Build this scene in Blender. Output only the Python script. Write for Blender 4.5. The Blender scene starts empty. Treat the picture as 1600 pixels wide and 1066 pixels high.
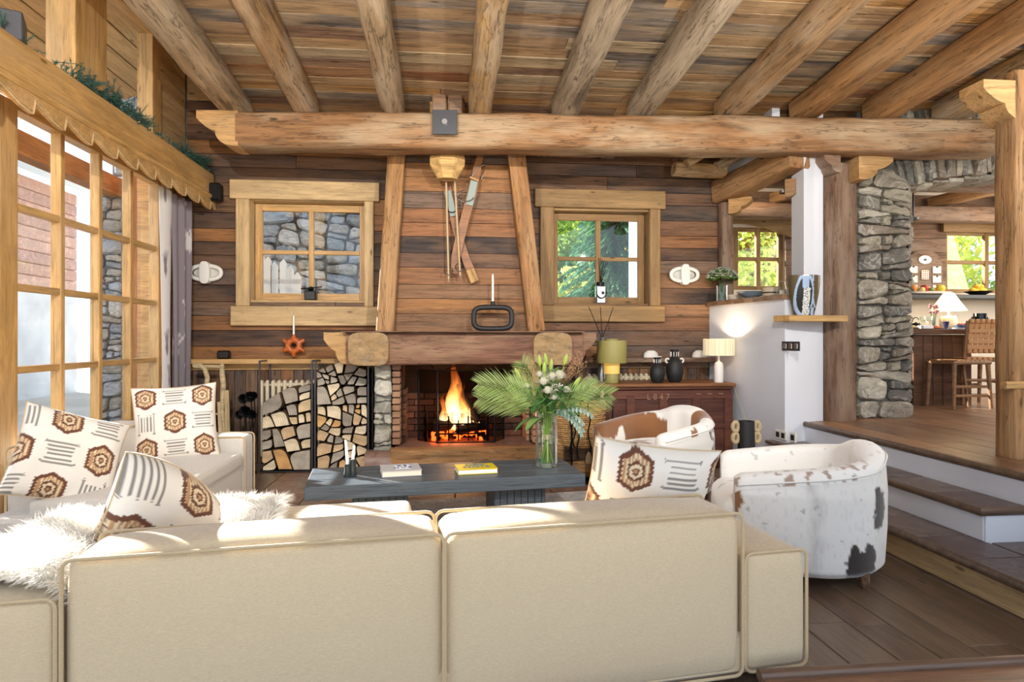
import bpy, math, random
from math import sin, cos, pi, radians, atan2, sqrt, hypot
from mathutils import Vector, Matrix, noise
R = random.Random(7)
V = Vector
C = bpy.context.scene.collection
sc = bpy.context.scene
# ---------------------------------------------------------------- camera, sky, sun, exposure
TH = math.atan(.1); HC = 1.35; FOC = 1000.0
cd = bpy.data.cameras.new('camera'); cam = bpy.data.objects.new('camera', cd); C.objects.link(cam)
cam.location = (0, 0, HC); cam.rotation_euler = (pi/2, 0, -TH)
cd.sensor_width = 36; cd.lens = 36*FOC/1600; cd.shift_y = -6/1600; cd.clip_start = .05; cd.clip_end = 300
sc.camera = cam
w = bpy.data.worlds.new('world'); sc.world = w; w.use_nodes = True
bg = w.node_tree.nodes['Background']; bg.inputs[0].default_value = (.74, .85, 1.0, 1); bg.inputs[1].default_value = 1.1
sd = bpy.data.lights.new('sun', 'SUN'); sd.energy = 16; sd.angle = radians(.7); sd.color = (1, .95, .87)
sun = bpy.data.objects.new('sun', sd); C.objects.link(sun)
sun_dir = V((.79, -.62, -math.tan(radians(27)))).normalized()      # the way the light travels
sun.rotation_euler = sun_dir.to_track_quat('-Z', 'Y').to_euler()
def area(name, loc, tgt, sx, sy, e, col):
    l = bpy.data.lights.new(name, 'AREA'); l.shape = 'RECTANGLE'; l.size = sx; l.size_y = sy; l.energy = e; l.color = col
    o = bpy.data.objects.new(name, l); C.objects.link(o); o.location = loc
    o.rotation_euler = (V(tgt)-V(loc)).to_track_quat('-Z', 'Y').to_euler(); return o
def spot(name, loc, tgt, e, ang, col=(1, .95, .87), r=.02):
    l = bpy.data.lights.new(name, 'SPOT'); l.energy = e; l.spot_size = radians(ang); l.spot_blend = .9; l.color = col; l.shadow_soft_size = r
    o = bpy.data.objects.new(name, l); C.objects.link(o); o.location = loc; o.rotation_euler = (V(tgt)-V(loc)).to_track_quat('-Z', 'Y').to_euler(); return o
# unseen fill lamps added overhead, evening out the hearth wall and ceiling
for x_, e_ in ((-1.0, 260), (.9, 260), (2.8, 150)): spot('fill_spot', (x_, 1.2, 3.0), (x_*1.1, 7.0, 1.9), e_, 95)
for x_ in (-.6, 1.9, 4.2): spot('fill_uplight', (x_, 2.6, 2.3), (x_+.2, 4.6, 3.9), 60, 120)
area('kitchen_area_light', (7.9, 6.9, 2.6), (5, 7.2, 1.6), 1.6, 1.6, 45, (1, .93, .82))  # unseen area light inside the kitchen, facing away from a windowless wall
sc.view_settings.view_transform = 'Standard'; sc.view_settings.look = 'None'
sc.view_settings.gamma = 1; sc.view_settings.use_curve_mapping = False
sc.view_settings.exposure = 0.8
cy = sc.cycles
cy.max_bounces = 9; cy.diffuse_bounces = 6; cy.glossy_bounces = 3; cy.transmission_bounces = 6; cy.transparent_max_bounces = 12
cy.sample_clamp_indirect = 6; cy.use_denoising = True; cy.caustics_reflective = False; cy.caustics_refractive = False
# ---------------------------------------------------------------- rays of the photograph's lens, used to find real places
def ray(px, py):
    u = (px-800)/FOC; v = (527-py)/FOC
    return V((sin(TH)+u*cos(TH), cos(TH)-u*sin(TH), v))
def PY(px, py, Y): d = ray(px, py); return V((0, 0, HC)) + d*(Y/d.y)
def PX(px, py, X): d = ray(px, py); return V((0, 0, HC)) + d*(X/d.x)
def PZ(px, py, z): d = ray(px, py); return V((0, 0, HC)) + d*((z-HC)/d.z)
# ---------------------------------------------------------------- materials
def lin(h):
    if isinstance(h, (tuple, list)): return tuple(h)[:3]+(1,)
    h = h.lstrip('#'); r = [int(h[i:i+2], 16)/255 for i in (0, 2, 4)]
    return tuple(c/12.92 if c <= .04045 else ((c+.055)/1.055)**2.4 for c in r)+(1,)
def nm(name):
    m = bpy.data.materials.new(name); m.use_nodes = True; nt = m.node_tree
    return m, nt, nt.nodes['Principled BSDF']
def N(nt, t, **k):
    n = nt.nodes.new(t)
    for a, b in k.items():
        if a.startswith('i_'):
            key = a[2:]; n.inputs[int(key) if key.isdigit() else key.replace('_', ' ')].default_value = b
        else: setattr(n, a, b)
    return n
def ramp(nt, stops, interp='LINEAR'):
    n = nt.nodes.new('ShaderNodeValToRGB'); cr = n.color_ramp; cr.interpolation = interp
    while len(cr.elements) < len(stops): cr.elements.new(.5)
    for e, (p, c) in zip(cr.elements, stops): e.position = p; e.color = (c, c, c, 1) if isinstance(c, (int, float)) else lin(c)
    return n
def coords(nt, scale=(1, 1, 1), rnd=True):
    tc = N(nt, 'ShaderNodeTexCoord'); mp = N(nt, 'ShaderNodeMapping'); mp.inputs['Scale'].default_value = scale
    L = nt.links.new; L(tc.outputs['Object'], mp.inputs['Vector'])
    if rnd:
        oi = N(nt, 'ShaderNodeObjectInfo'); mu = N(nt, 'ShaderNodeMath', operation='MULTIPLY'); mu.inputs[1].default_value = 53.7
        L(oi.outputs['Random'], mu.inputs[0]); L(mu.outputs[0], mp.inputs['Location'])
    return mp
def wood(name, cols, dark=.45, rough=.7, grain=14., lengthwise=1.1, bump=.25, spec=.3, patch=.5, patchcol=None, knots=True, crack=.15):
    """sawn timber, grain along local X; cols are the board colours picked per object"""
    m, nt, b = nm(name); L = nt.links.new
    mp = coords(nt, (lengthwise, grain, grain))
    n1 = N(nt, 'ShaderNodeTexNoise', i_Scale=1.6, i_Detail=8., i_Roughness=.68, i_Distortion=.6); L(mp.outputs[0], n1.inputs['Vector'])
    mp2 = coords(nt, (lengthwise*1.2, grain*4, grain*4))
    n2 = N(nt, 'ShaderNodeTexNoise', i_Scale=2.2, i_Detail=5., i_Roughness=.7); L(mp2.outputs[0], n2.inputs['Vector'])
    mp3 = coords(nt, (1.0, 3.4, 3.4))
    n3 = N(nt, 'ShaderNodeTexNoise', i_Scale=1.1, i_Detail=3., i_Roughness=.6); L(mp3.outputs[0], n3.inputs['Vector'])
    oi = N(nt, 'ShaderNodeObjectInfo')
    k = len(cols); pr = ramp(nt, [(i/k, c) for i, c in enumerate(cols)], 'CONSTANT'); L(oi.outputs['Random'], pr.inputs[0])
    g = ramp(nt, [(.34, dark), (.5, .95), (.66, 1.3)]); 
    L(n1.outputs['Fac'], g.inputs[0])
    mul = N(nt, 'ShaderNodeMix', data_type='RGBA', blend_type='MULTIPLY'); mul.inputs['Factor'].default_value = 1
    L(pr.outputs[0], mul.inputs['A']); L(g.outputs[0], mul.inputs['B'])
    g2 = ramp(nt, [(.33, .5), (.47, 1.0)]); L(n2.outputs['Fac'], g2.inputs[0])
    mul2 = N(nt, 'ShaderNodeMix', data_type='RGBA', blend_type='MULTIPLY'); mul2.inputs['Factor'].default_value = .75
    L(mul.outputs['Result'], mul2.inputs['A']); L(g2.outputs[0], mul2.inputs['B'])
    out = mul2.outputs['Result']
    if patchcol:
        pf = ramp(nt, [(.42, 0.), (.62, 1.)]); L(n3.outputs['Fac'], pf.inputs[0])
        pm = N(nt, 'ShaderNodeMath', operation='MULTIPLY'); pm.inputs[1].default_value = patch; L(pf.outputs[0], pm.inputs[0])
        pc = N(nt, 'ShaderNodeMix', data_type='RGBA', blend_type='MULTIPLY'); pc.inputs['Factor'].default_value = 1
        pc.inputs['A'].default_value = lin(patchcol); L(g2.outputs[0], pc.inputs['B'])
        mx = N(nt, 'ShaderNodeMix', data_type='RGBA'); L(pm.outputs[0], mx.inputs['Factor']); L(out, mx.inputs['A']); L(pc.outputs['Result'], mx.inputs['B'])
        out = mx.outputs['Result']
    mk4 = coords(nt, (.55, 5.5, 5.5)); n4 = N(nt, 'ShaderNodeTexNoise', i_Scale=1.7, i_Detail=4., i_Roughness=.55); L(mk4.outputs[0], n4.inputs['Vector'])
    c4 = ramp(nt, [(.488, 1.), (.5, .3), (.512, 1.)]); L(n4.outputs['Fac'], c4.inputs[0])
    m4 = N(nt, 'ShaderNodeMix', data_type='RGBA', blend_type='MULTIPLY'); m4.inputs['Factor'].default_value = crack
    L(out, m4.inputs['A']); L(c4.outputs[0], m4.inputs['B']); out = m4.outputs['Result']
    if knots:
        mk = coords(nt, (2.2, 7, 7)); vo = N(nt, 'ShaderNodeTexVoronoi', i_Scale=1.0); L(mk.outputs[0], vo.inputs['Vector'])
        kr = ramp(nt, [(.05, .22), (.1, 1.)]); L(vo.outputs['Distance'], kr.inputs[0])
        km = N(nt, 'ShaderNodeMix', data_type='RGBA', blend_type='MULTIPLY'); km.inputs['Factor'].default_value = .8
        L(out, km.inputs['A']); L(kr.outputs[0], km.inputs['B']); out = km.outputs['Result']
    L(out, b.inputs['Base Color'])
    b.inputs['Roughness'].default_value = rough; b.inputs['Specular IOR Level'].default_value = spec
    ad = N(nt, 'ShaderNodeMath', operation='ADD'); L(n1.outputs['Fac'], ad.inputs[0]); L(n2.outputs['Fac'], ad.inputs[1])
    bp = N(nt, 'ShaderNodeBump', i_Strength=bump, i_Distance=.012); L(ad.outputs[0], bp.inputs['Height']); L(bp.outputs[0], b.inputs['Normal'])
    return m
def plain(name, col, rough=.6, metal=0., spec=.5, nscale=0., namt=.15, bump=0., bscale=60., emit=None, es=0., sheen=0.):
    m, nt, b = nm(name); L = nt.links.new
    b.inputs['Base Color'].default_value = lin(col); b.inputs['Roughness'].default_value = rough
    b.inputs['Metallic'].default_value = metal; b.inputs['Specular IOR Level'].default_value = spec
    if sheen: b.inputs['Sheen Weight'].default_value = sheen
    if nscale:
        mp = coords(nt); n = N(nt, 'ShaderNodeTexNoise', i_Scale=nscale, i_Detail=5.); L(mp.outputs[0], n.inputs['Vector'])
        g = ramp(nt, [(.3, 1-namt*1.6), (.7, 1+namt*.6)]); L(n.outputs['Fac'], g.inputs[0])
        mu = N(nt, 'ShaderNodeMix', data_type='RGBA', blend_type='MULTIPLY'); mu.inputs['Factor'].default_value = 1
        mu.inputs['A'].default_value = lin(col); L(g.outputs[0], mu.inputs['B']); L(mu.outputs['Result'], b.inputs['Base Color'])
    if bump:
        mp = coords(nt); n = N(nt, 'ShaderNodeTexNoise', i_Scale=bscale, i_Detail=6., i_Roughness=.65); L(mp.outputs[0], n.inputs['Vector'])
        bp = N(nt, 'ShaderNodeBump', i_Strength=bump, i_Distance=.01); L(n.outputs['Fac'], bp.inputs['Height']); L(bp.outputs[0], b.inputs['Normal'])
    if emit:
        b.inputs['Emission Color'].default_value = lin(emit); b.inputs['Emission Strength'].default_value = es
    return m
def stone(name, cols, rough=.9, bump=.9, vein=.5):
    m, nt, b = nm(name); L = nt.links.new
    oi = N(nt, 'ShaderNodeObjectInfo'); k = len(cols)
    pr = ramp(nt, [(i/k, c) for i, c in enumerate(cols)], 'CONSTANT'); L(oi.outputs['Random'], pr.inputs[0])
    mp = coords(nt, (1, 1, 2.6)); n1 = N(nt, 'ShaderNodeTexNoise', i_Scale=5., i_Detail=9., i_Roughness=.72, i_Distortion=1.2); L(mp.outputs[0], n1.inputs['Vector'])
    g = ramp(nt, [(.3, .38), (.48, .9), (.6, 1.05), (.72, 1.5)]); L(n1.outputs['Fac'], g.inputs[0])
    mu = N(nt, 'ShaderNodeMix', data_type='RGBA', blend_type='MULTIPLY'); mu.inputs['Factor'].default_value = 1
    L(pr.outputs[0], mu.inputs['A']); L(g.outputs[0], mu.inputs['B'])
    mq = coords(nt, (1, 1, 1)); vo = N(nt, 'ShaderNodeTexNoise', i_Scale=2.2, i_Detail=3., i_Distortion=2.5); L(mq.outputs[0], vo.inputs['Vector'])
    vr = ramp(nt, [(.47, 0.), (.5, vein), (.53, 0.)]); L(vo.outputs['Fac'], vr.inputs[0])
    mx = N(nt, 'ShaderNodeMix', data_type='RGBA'); L(vr.outputs[0], mx.inputs['Factor']); L(mu.outputs['Result'], mx.inputs['A']); mx.inputs['B'].default_value = lin('#d8d4cc')
    L(mx.outputs['Result'], b.inputs['Base Color']); b.inputs['Roughness'].default_value = rough
    bp = N(nt, 'ShaderNodeBump', i_Strength=bump, i_Distance=.03); L(n1.outputs['Fac'], bp.inputs['Height']); L(bp.outputs[0], b.inputs['Normal'])
    return m
def fabric(name, col, scale=420., bump=.35, sheen=.4, var=.07, rough=.95):
    m, nt, b = nm(name); L = nt.links.new
    mp = coords(nt, (1, 1, 1), False)
    n = N(nt, 'ShaderNodeTexNoise', i_Scale=scale, i_Detail=2.); L(mp.outputs[0], n.inputs['Vector'])
    ms = coords(nt, (1, 1, 9), False); n2 = N(nt, 'ShaderNodeTexNoise', i_Scale=scale*.16, i_Detail=2.); L(ms.outputs[0], n2.inputs['Vector'])
    ad = N(nt, 'ShaderNodeMath', operation='ADD'); L(n.outputs['Fac'], ad.inputs[0]); L(n2.outputs['Fac'], ad.inputs[1])
    g = ramp(nt, [(.35, 1-var*2), (.65, 1+var)]); ha = N(nt, 'ShaderNodeMath', operation='MULTIPLY'); ha.inputs[1].default_value = .5
    L(ad.outputs[0], ha.inputs[0]); L(ha.outputs[0], g.inputs[0])
    mu = N(nt, 'ShaderNodeMix', data_type='RGBA', blend_type='MULTIPLY'); mu.inputs['Factor'].default_value = 1
    mu.inputs['A'].default_value = lin(col); L(g.outputs[0], mu.inputs['B']); L(mu.outputs['Result'], b.inputs['Base Color'])
    b.inputs['Roughness'].default_value = rough; b.inputs['Sheen Weight'].default_value = sheen; b.inputs['Specular IOR Level'].default_value = .15
    bp = N(nt, 'ShaderNodeBump', i_Strength=bump, i_Distance=.003); L(ad.outputs[0], bp.inputs['Height']); L(bp.outputs[0], b.inputs['Normal'])
    return m
def vcol(name, rough=.9, sheen=.3, bscale=300., bump=.2, bst=(1, 1, 1)):
    m, nt, b = nm(name); L = nt.links.new
    a = N(nt, 'ShaderNodeVertexColor'); a.layer_name = 'print'; L(a.outputs['Color'], b.inputs['Base Color'])
    b.inputs['Roughness'].default_value = rough; b.inputs['Sheen Weight'].default_value = sheen; b.inputs['Specular IOR Level'].default_value = .2
    mp = coords(nt, bst, False); n = N(nt, 'ShaderNodeTexNoise', i_Scale=bscale, i_Detail=4.); L(mp.outputs[0], n.inputs['Vector'])
    bp = N(nt, 'ShaderNodeBump', i_Strength=bump, i_Distance=.004); L(n.outputs['Fac'], bp.inputs['Height']); L(bp.outputs[0], b.inputs['Normal'])
    return m
def thin_glass(name, col=(1, 1, 1), gl=.07, rough=.02, facing=False):
    m, nt, b = nm(name); L = nt.links.new; nt.nodes.remove(b); o = nt.nodes['Material Output']
    t = N(nt, 'ShaderNodeBsdfTransparent'); t.inputs[0].default_value = lin(col); g = N(nt, 'ShaderNodeBsdfGlossy'); g.inputs['Roughness'].default_value = rough
    g.inputs[0].default_value = (1, 1, 1, 1)
    mx = N(nt, 'ShaderNodeMixShader'); mx.inputs[0].default_value = gl
    if facing:
        lw = N(nt, 'ShaderNodeLayerWeight'); lw.inputs['Blend'].default_value = gl; L(lw.outputs['Facing'], mx.inputs[0])
    L(t.outputs[0], mx.inputs[1]); L(g.outputs[0], mx.inputs[2]); L(mx.outputs[0], o.inputs[0]); return m
def leafmat(name, cols, trans=.35, rough=.5):
    m, nt, b = nm(name); L = nt.links.new; o = nt.nodes['Material Output']
    gi = N(nt, 'ShaderNodeNewGeometry'); k = len(cols)
    pr = ramp(nt, [(i/max(k-1, 1), c) for i, c in enumerate(cols)]); L(gi.outputs['Random Per Island'], pr.inputs[0]); L(pr.outputs[0], b.inputs['Base Color'])
    b.inputs['Roughness'].default_value = rough; b.inputs['Specular IOR Level'].default_value = .3
    tr = N(nt, 'ShaderNodeBsdfTranslucent'); L(pr.outputs[0], tr.inputs[0]); mx = N(nt, 'ShaderNodeMixShader'); mx.inputs[0].default_value = trans
    L(b.outputs[0], mx.inputs[1]); L(tr.outputs[0], mx.inputs[2]); L(mx.outputs[0], o.inputs[0]); return m
MT = {}
MT['wall'] = wood('old wall boards', ['#4f3c33', '#7d5840', '#644a3c', '#544b48', '#946440', '#625048', '#413531', '#6f503a', '#876448', '#50463f', '#786252', '#9c6c40', '#473a34'], dark=.32, rough=.55, patch=.5, patchcol='#8f6a4c', bump=.4, crack=.5)
MT['ceil'] = wood('old ceiling boards', ['#94765a', '#b5854f', '#7f756c', '#a07650', '#c1975c', '#806350', '#a89478', '#726862', '#a88662', '#8a5c3e'], dark=.3, patch=.5, patchcol='#c2a47c', bump=.45, crack=0.6)
MT['beam'] = wood('hewn main beam', ['#946c48'], dark=.42, patch=.8, patchcol='#b29a7c', bump=.7, grain=11, crack=0.8)
MT['beam_dark'] = wood('dark old timber', ['#80604a', '#755844', '#86664e'], dark=.42, patch=.6, patchcol='#a08c7a', bump=.6, grain=11, crack=0.8)
MT['joist'] = wood('hewn joists', ['#a58a6a', '#a37f58', '#9a8872', '#ad8654'], dark=.4, patch=.7, patchcol='#beab92', bump=.9, grain=9, crack=0.95)
MT['post'] = wood('orange hewn post', ['#a67a4e', '#a07248'], dark=.45, patch=.6, patchcol='#b8946c', bump=.6, grain=12, crack=0.8)
MT['pine'] = wood('light aged pine', ['#c6a87c', '#bfa074'], dark=.75, rough=.6, patch=.4, patchcol='#d2b88c', bump=.15, grain=8, crack=.25)
MT['pine_brown'] = wood('brown aged pine', ['#98784f', '#927048'], dark=.75, rough=.6, patch=.3, patchcol='#a5855c', bump=.12, grain=8)
MT['honey'] = wood('honey varnished pine', ['#c49a5e', '#be945a', '#caa066'], dark=.7, rough=.42, patch=.4, patchcol='#d4b080', bump=.12, grain=8, spec=.45)
MT['corbel'] = wood('golden carved timber', ['#b98f5c'], dark=.6, patch=.4, patchcol='#cba878', bump=.4, grain=9, crack=0.5)
MT['mantel'] = wood('red brown mantel timber', ['#805a48'], dark=.45, patch=.7, patchcol='#a48468', bump=.5, grain=10, crack=0.7)
MT['floor'] = wood('brown oak boards', ['#715c4e', '#695446', '#786250', '#635244', '#7a6654'], dark=.65, rough=.34, patch=.5, patchcol='#86705a', bump=.15, spec=.5, grain=8)
MT['floor2'] = wood('worn upper boards', ['#856044', '#93694a', '#785640', '#8c6850'], dark=.6, rough=.35, patch=.5, patchcol='#9c7a5c', bump=.2, spec=.5, grain=8)
MT['slab'] = stone('grey rose floor slabs', ['#93796a', '#9c877a', '#87695a'], bump=.2, vein=.1, rough=.4)
MT['nosing'] = wood('dark step edging', ['#6c5444', '#645040'], dark=.6, rough=.3, bump=.1, spec=.5)
MT['steptile'] = stone('dark stair tile', ['#6f605a', '#675550', '#7a6a62'], bump=.25, vein=.1, rough=.35)
MT['plaster'] = plain('white plaster', '#dcdfe7', rough=.9, nscale=2., namt=.03, bump=.15, bscale=14)
MT['cream_wall'] = plain('warm cream plaster', '#e6dccb', rough=.9, nscale=2., namt=.03)
MT['rubble'] = stone('grey rubble stones', ['#a39c8d', '#8e897f', '#b3ab98', '#7f7d76', '#a89f8e', '#c2bbaa', '#96897a'])
MT['palestone'] = stone('pale hearth stones', ['#b5b09e', '#c4bfae', '#a09d90', '#cfc9ba'])
MT['outstone'] = stone('outdoor bluish stones', ['#b4babf', '#c8c5bc', '#a2abb3', '#d8d6d0', '#b4b0a6', '#bcc6d0'])
MT['mortar'] = plain('grey mortar', '#77726a', rough=1, nscale=12, namt=.3, bump=.8, bscale=25)
MT['mortar_out'] = plain('outdoor mortar', '#8b8c8c', rough=1, nscale=12, namt=.3, bump=.8, bscale=25)
MT['brick'] = stone('fire bricks', ['#a98468', '#a07a5e', '#b39274', '#967056'], bump=.3, vein=0)
MT['soot'] = plain('sooty firebox lining', '#33261f', rough=1, nscale=3, namt=.4, bump=.4, bscale=12)
MT['iron'] = plain('black iron', '#17171a', rough=.45, metal=.6)
MT['gunmetal'] = plain('dark grey steel', '#4a4a4e', rough=.4, metal=.7)
MT['blackplastic'] = plain('black plastic', '#101113', rough=.4)
MT['chrome'] = plain('steel', '#c9c9c9', rough=.25, metal=1)
MT['glass'] = thin_glass('window glass', (.97, .985, 1), .035)
MT['vaseglass'] = thin_glass('clear vase glass', (.93, .97, .95), .32, .02, True)
MT['linen'] = fabric('oatmeal linen', '#dcc8a6')
MT['linen_top'] = fabric('light linen', '#d9d3ca')
MT['piping'] = fabric('linen piping', '#cdb792', bump=.2)
MT['print'] = vcol('printed cotton', bscale=500, bump=.15)
MT['hide'] = vcol('cow hide', rough=.75, sheen=.6, bscale=70, bump=.5, bst=(3, 3, .6))
MT['fur'] = plain('white sheepskin', '#f4f1ea', rough=.8, sheen=.5)
MT['candle'] = plain('white candle wax', '#f3efe4', rough=.5)
MT['ceramic'] = plain('matt white ceramic', '#e8e6e0', rough=.55)
MT['blackclay'] = plain('black clay', '#1d1c1d', rough=.55, bump=.3, bscale=90)
MT['rope'] = plain('natural rope', '#c7b08a', rough=1, bump=.8, bscale=120)
MT['orange'] = plain('speckled orange glaze', '#c8672d', rough=.3, nscale=30, namt=.35)
MT['tabletop'] = wood('charcoal stained timber', ['#505860'], dark=.72, rough=.38, patch=.3, patchcol='#5f6970', bump=.35, grain=10, knots=False)
# ---------------------------------------------------------------- mesh tools
def wm(o):
    return o.matrix_basis.copy() if o.parent is None else wm(o.parent) @ o.matrix_basis
def tag(o, label=None, cat=None, group=None, kind=None):
    if label: o['label'] = label
    if cat: o['category'] = cat
    if group: o['group'] = group
    if kind: o['kind'] = kind
    return o
def link(name, data, parent=None, M=None, **t):
    o = bpy.data.objects.new(name, data); C.objects.link(o); M = M or Matrix()
    if parent is not None: o.parent = parent; o.matrix_basis = wm(parent).inverted() @ M
    else: o.matrix_basis = M
    return tag(o, **t)
def empty(name, loc=(0, 0, 0), rz=0, **t):
    return link(name, None, None, Matrix.Translation(V(loc)) @ Matrix.Rotation(rz, 4, 'Z'), **t)
def frame(o, x, z=(0, 0, 1)):
    """matrix with local X along x, local Z as near z as possible"""
    x = V(x).normalized(); z = V(z); y = z.cross(x)
    if y.length < 1e-6: y = V((0, 1, 0)).cross(x)
    y.normalize(); z = x.cross(y)
    m = Matrix((x, y, z)).transposed().to_4x4(); m.translation = V(o); return m
def T(x=0, y=0, z=0): return Matrix.Translation((x, y, z))
def RZ(a): return Matrix.Rotation(a, 4, 'Z')
def RX(a): return Matrix.Rotation(a, 4, 'X')
def RY(a): return Matrix.Rotation(a, 4, 'Y')
class G:
    def __init__(s): s.v = []; s.f = []; s.m = []
    def add(s, vs, fs, mi=0, M=None):
        k = len(s.v); s.v += [tuple(M @ V(a)) for a in vs] if M else [tuple(a) for a in vs]
        s.f += [tuple(i+k for i in q) for q in fs]; s.m += [mi]*len(fs); return s
    def box(s, c, d, b=0., mi=0, M=None):
        x, y, z = (a/2 for a in d); b = min(b, x*.9, y*.9, z*.9)
        vs = []; idx = {}
        for i in (-1, 1):
            for j in (-1, 1):
                for k in (-1, 1):
                    if b <= 0: idx[i, j, k] = [len(vs)]*3; vs.append((c[0]+i*x, c[1]+j*y, c[2]+k*z)); continue
                    idx[i, j, k] = [len(vs), len(vs)+1, len(vs)+2]
                    vs += [(c[0]+i*x, c[1]+j*(y-b), c[2]+k*(z-b)), (c[0]+i*(x-b), c[1]+j*y, c[2]+k*(z-b)), (c[0]+i*(x-b), c[1]+j*(y-b), c[2]+k*z)]
        fs = []
        for i in (-1, 1):
            q = [idx[i, -1, -1][0], idx[i, 1, -1][0], idx[i, 1, 1][0], idx[i, -1, 1][0]]; fs.append(q if i > 0 else q[::-1])
            q = [idx[-1, i, -1][1], idx[1, i, -1][1], idx[1, i, 1][1], idx[-1, i, 1][1]]; fs.append(q[::-1] if i > 0 else q)
            q = [idx[-1, -1, i][2], idx[1, -1, i][2], idx[1, 1, i][2], idx[-1, 1, i][2]]; fs.append(q if i > 0 else q[::-1])
        if b > 0:
            for i in (-1, 1):
                for j in (-1, 1):
                    a, e = idx[-1, i, j], idx[1, i, j]; q = [a[1], e[1], e[2], a[2]]; fs.append(q if i*j < 0 else q[::-1])
                    a, e = idx[i, -1, j], idx[i, 1, j]; q = [a[0], e[0], e[2], a[2]]; fs.append(q[::-1] if i*j < 0 else q)
                    a, e = idx[i, j, -1], idx[i, j, 1]; q = [a[0], e[0], e[1], a[1]]; fs.append(q if i*j < 0 else q[::-1])
                    for k in (-1, 1):
                        q = idx[i, j, k]; fs.append(q if i*j*k > 0 else q[::-1])
        return s.add(vs, fs, mi, M)
    def cyl(s, p0, p1, r0, r1=None, n=12, mi=0): return s.tube([p0, p1], [r0, r0 if r1 is None else r1], n, mi)
    def tube(s, pts, r, n=8, mi=0, closed=False, sq=1.):
        pts = [V(p) for p in pts]; m = len(pts); r = r if isinstance(r, (list, tuple)) else [r]*m
        vs = []; prev = None
        for i, p in enumerate(pts):
            if closed: d = pts[(i+1) % m]-pts[i-1]
            else: d = pts[min(i+1, m-1)]-pts[max(i-1, 0)]
            d.normalize()
            if prev is None: a = d.cross(V((0, 0, 1)) if abs(d.z) < .9 else V((1, 0, 0))).normalized()
            else: a = (prev - d*prev.dot(d)); a = a.normalized() if a.length > 1e-6 else prev
            prev = a; b = d.cross(a)
            for k in range(n): t = 2*pi*k/n; vs.append(p+a*cos(t)*r[i]+b*sin(t)*r[i]*sq)
        fs = [(i*n+k, i*n+(k+1) % n, ((i+1) % m)*n+(k+1) % n, ((i+1) % m)*n+k) for i in range(m if closed else m-1) for k in range(n)]
        if not closed: fs += [tuple(range(n))[::-1], tuple(range((m-1)*n, m*n))]
        return s.add(vs, fs, mi)
    def lathe(s, prof, n=28, c=(0, 0, 0), mi=0, M=None, sx=1., sy=1.):
        vs = []; fs = []
        for r, z in prof:
            for k in range(n): t = 2*pi*k/n; vs.append((c[0]+r*cos(t)*sx, c[1]+r*sin(t)*sy, c[2]+z))
        for i in range(len(prof)-1):
            for k in range(n): fs.append((i*n+k, i*n+(k+1) % n, (i+1)*n+(k+1) % n, (i+1)*n+k))
        if prof[0][0] > 1e-5: fs.append(tuple(range(n))[::-1])
        if prof[-1][0] > 1e-5: fs.append(tuple(range((len(prof)-1)*n, len(prof)*n)))
        return s.add(vs, fs, mi, M)
    def prism(s, poly, a, b, mi=0, M=None, mi2=None, bev=0):
        """poly in local XZ, extruded along Y from a (front) to b"""
        n = len(poly); vs = [(x, a, z) for x, z in poly]+[(x, b, z) for x, z in poly]
        if bev:
            cx = sum(p[0] for p in poly)/n; cz = sum(p[1] for p in poly)/n
            f = [(cx+(x-cx)*(1-bev), cz+(z-cz)*(1-bev)) for x, z in poly]; d = (b-a)*.03
            vs = [(x, a, z) for x, z in f]+[(x, b, z) for x, z in poly]+[(x, a+min(d, .012), z) for x, z in poly]
            fs = [tuple(range(n)), tuple(range(n, 2*n))[::-1]]
            s.add(vs, fs, mi if mi2 is None else mi2, M); k = len(s.v)-3*n
            for i in range(n):
                j = (i+1) % n
                s.f += [(k+j, k+i, k+2*n+i, k+2*n+j), (k+2*n+j, k+2*n+i, k+n+i, k+n+j)]; s.m += [mi, mi]
            return s
        k = len(s.v); s.add(vs, [tuple(range(n)), tuple(range(n, 2*n))[::-1]], mi if mi2 is None else mi2, M)
        for i in range(n): j = (i+1) % n; s.f.append((k+j, k+i, k+n+i, k+n+j)); s.m.append(mi)
        return s
    def mesh(s, name, mats, smooth=True, ang=38, cols=None):
        me = bpy.data.meshes.new(name); me.from_pydata(s.v, [], s.f)
        for m in (mats if isinstance(mats, (list, tuple)) else [mats]): me.materials.append(m)
        if any(s.m): me.polygons.foreach_set('material_index', s.m)
        if smooth:
            me.polygons.foreach_set('use_smooth', [True]*len(s.f)); me.set_sharp_from_angle(angle=radians(ang))
        if cols is not None:
            at = me.color_attributes.new('print', 'FLOAT_COLOR', 'POINT'); fl = []
            for c in cols: fl += [c[0], c[1], c[2], 1]
            at.data.foreach_set('color', fl)
        me.update(); return me
    def obj(s, name, mats, parent=None, M=None, smooth=True, ang=38, cols=None, **t):
        return link(name, s.mesh(name, mats, smooth, ang, cols), parent, M, **t)
def board(name, p0, p1, w, t, mat, parent=None, up=(0, 0, 1), b=.004, **tg):
    """straight board p0->p1 (centre line); w across (local Y), t along local Z (near up)"""
    p0 = V(p0); p1 = V(p1); L = (p1-p0).length
    return G().box((0, 0, 0), (L, w, t), b).obj(name, mat, parent, frame((p0+p1)/2, p1-p0, up), smooth=False, **tg)
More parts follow.
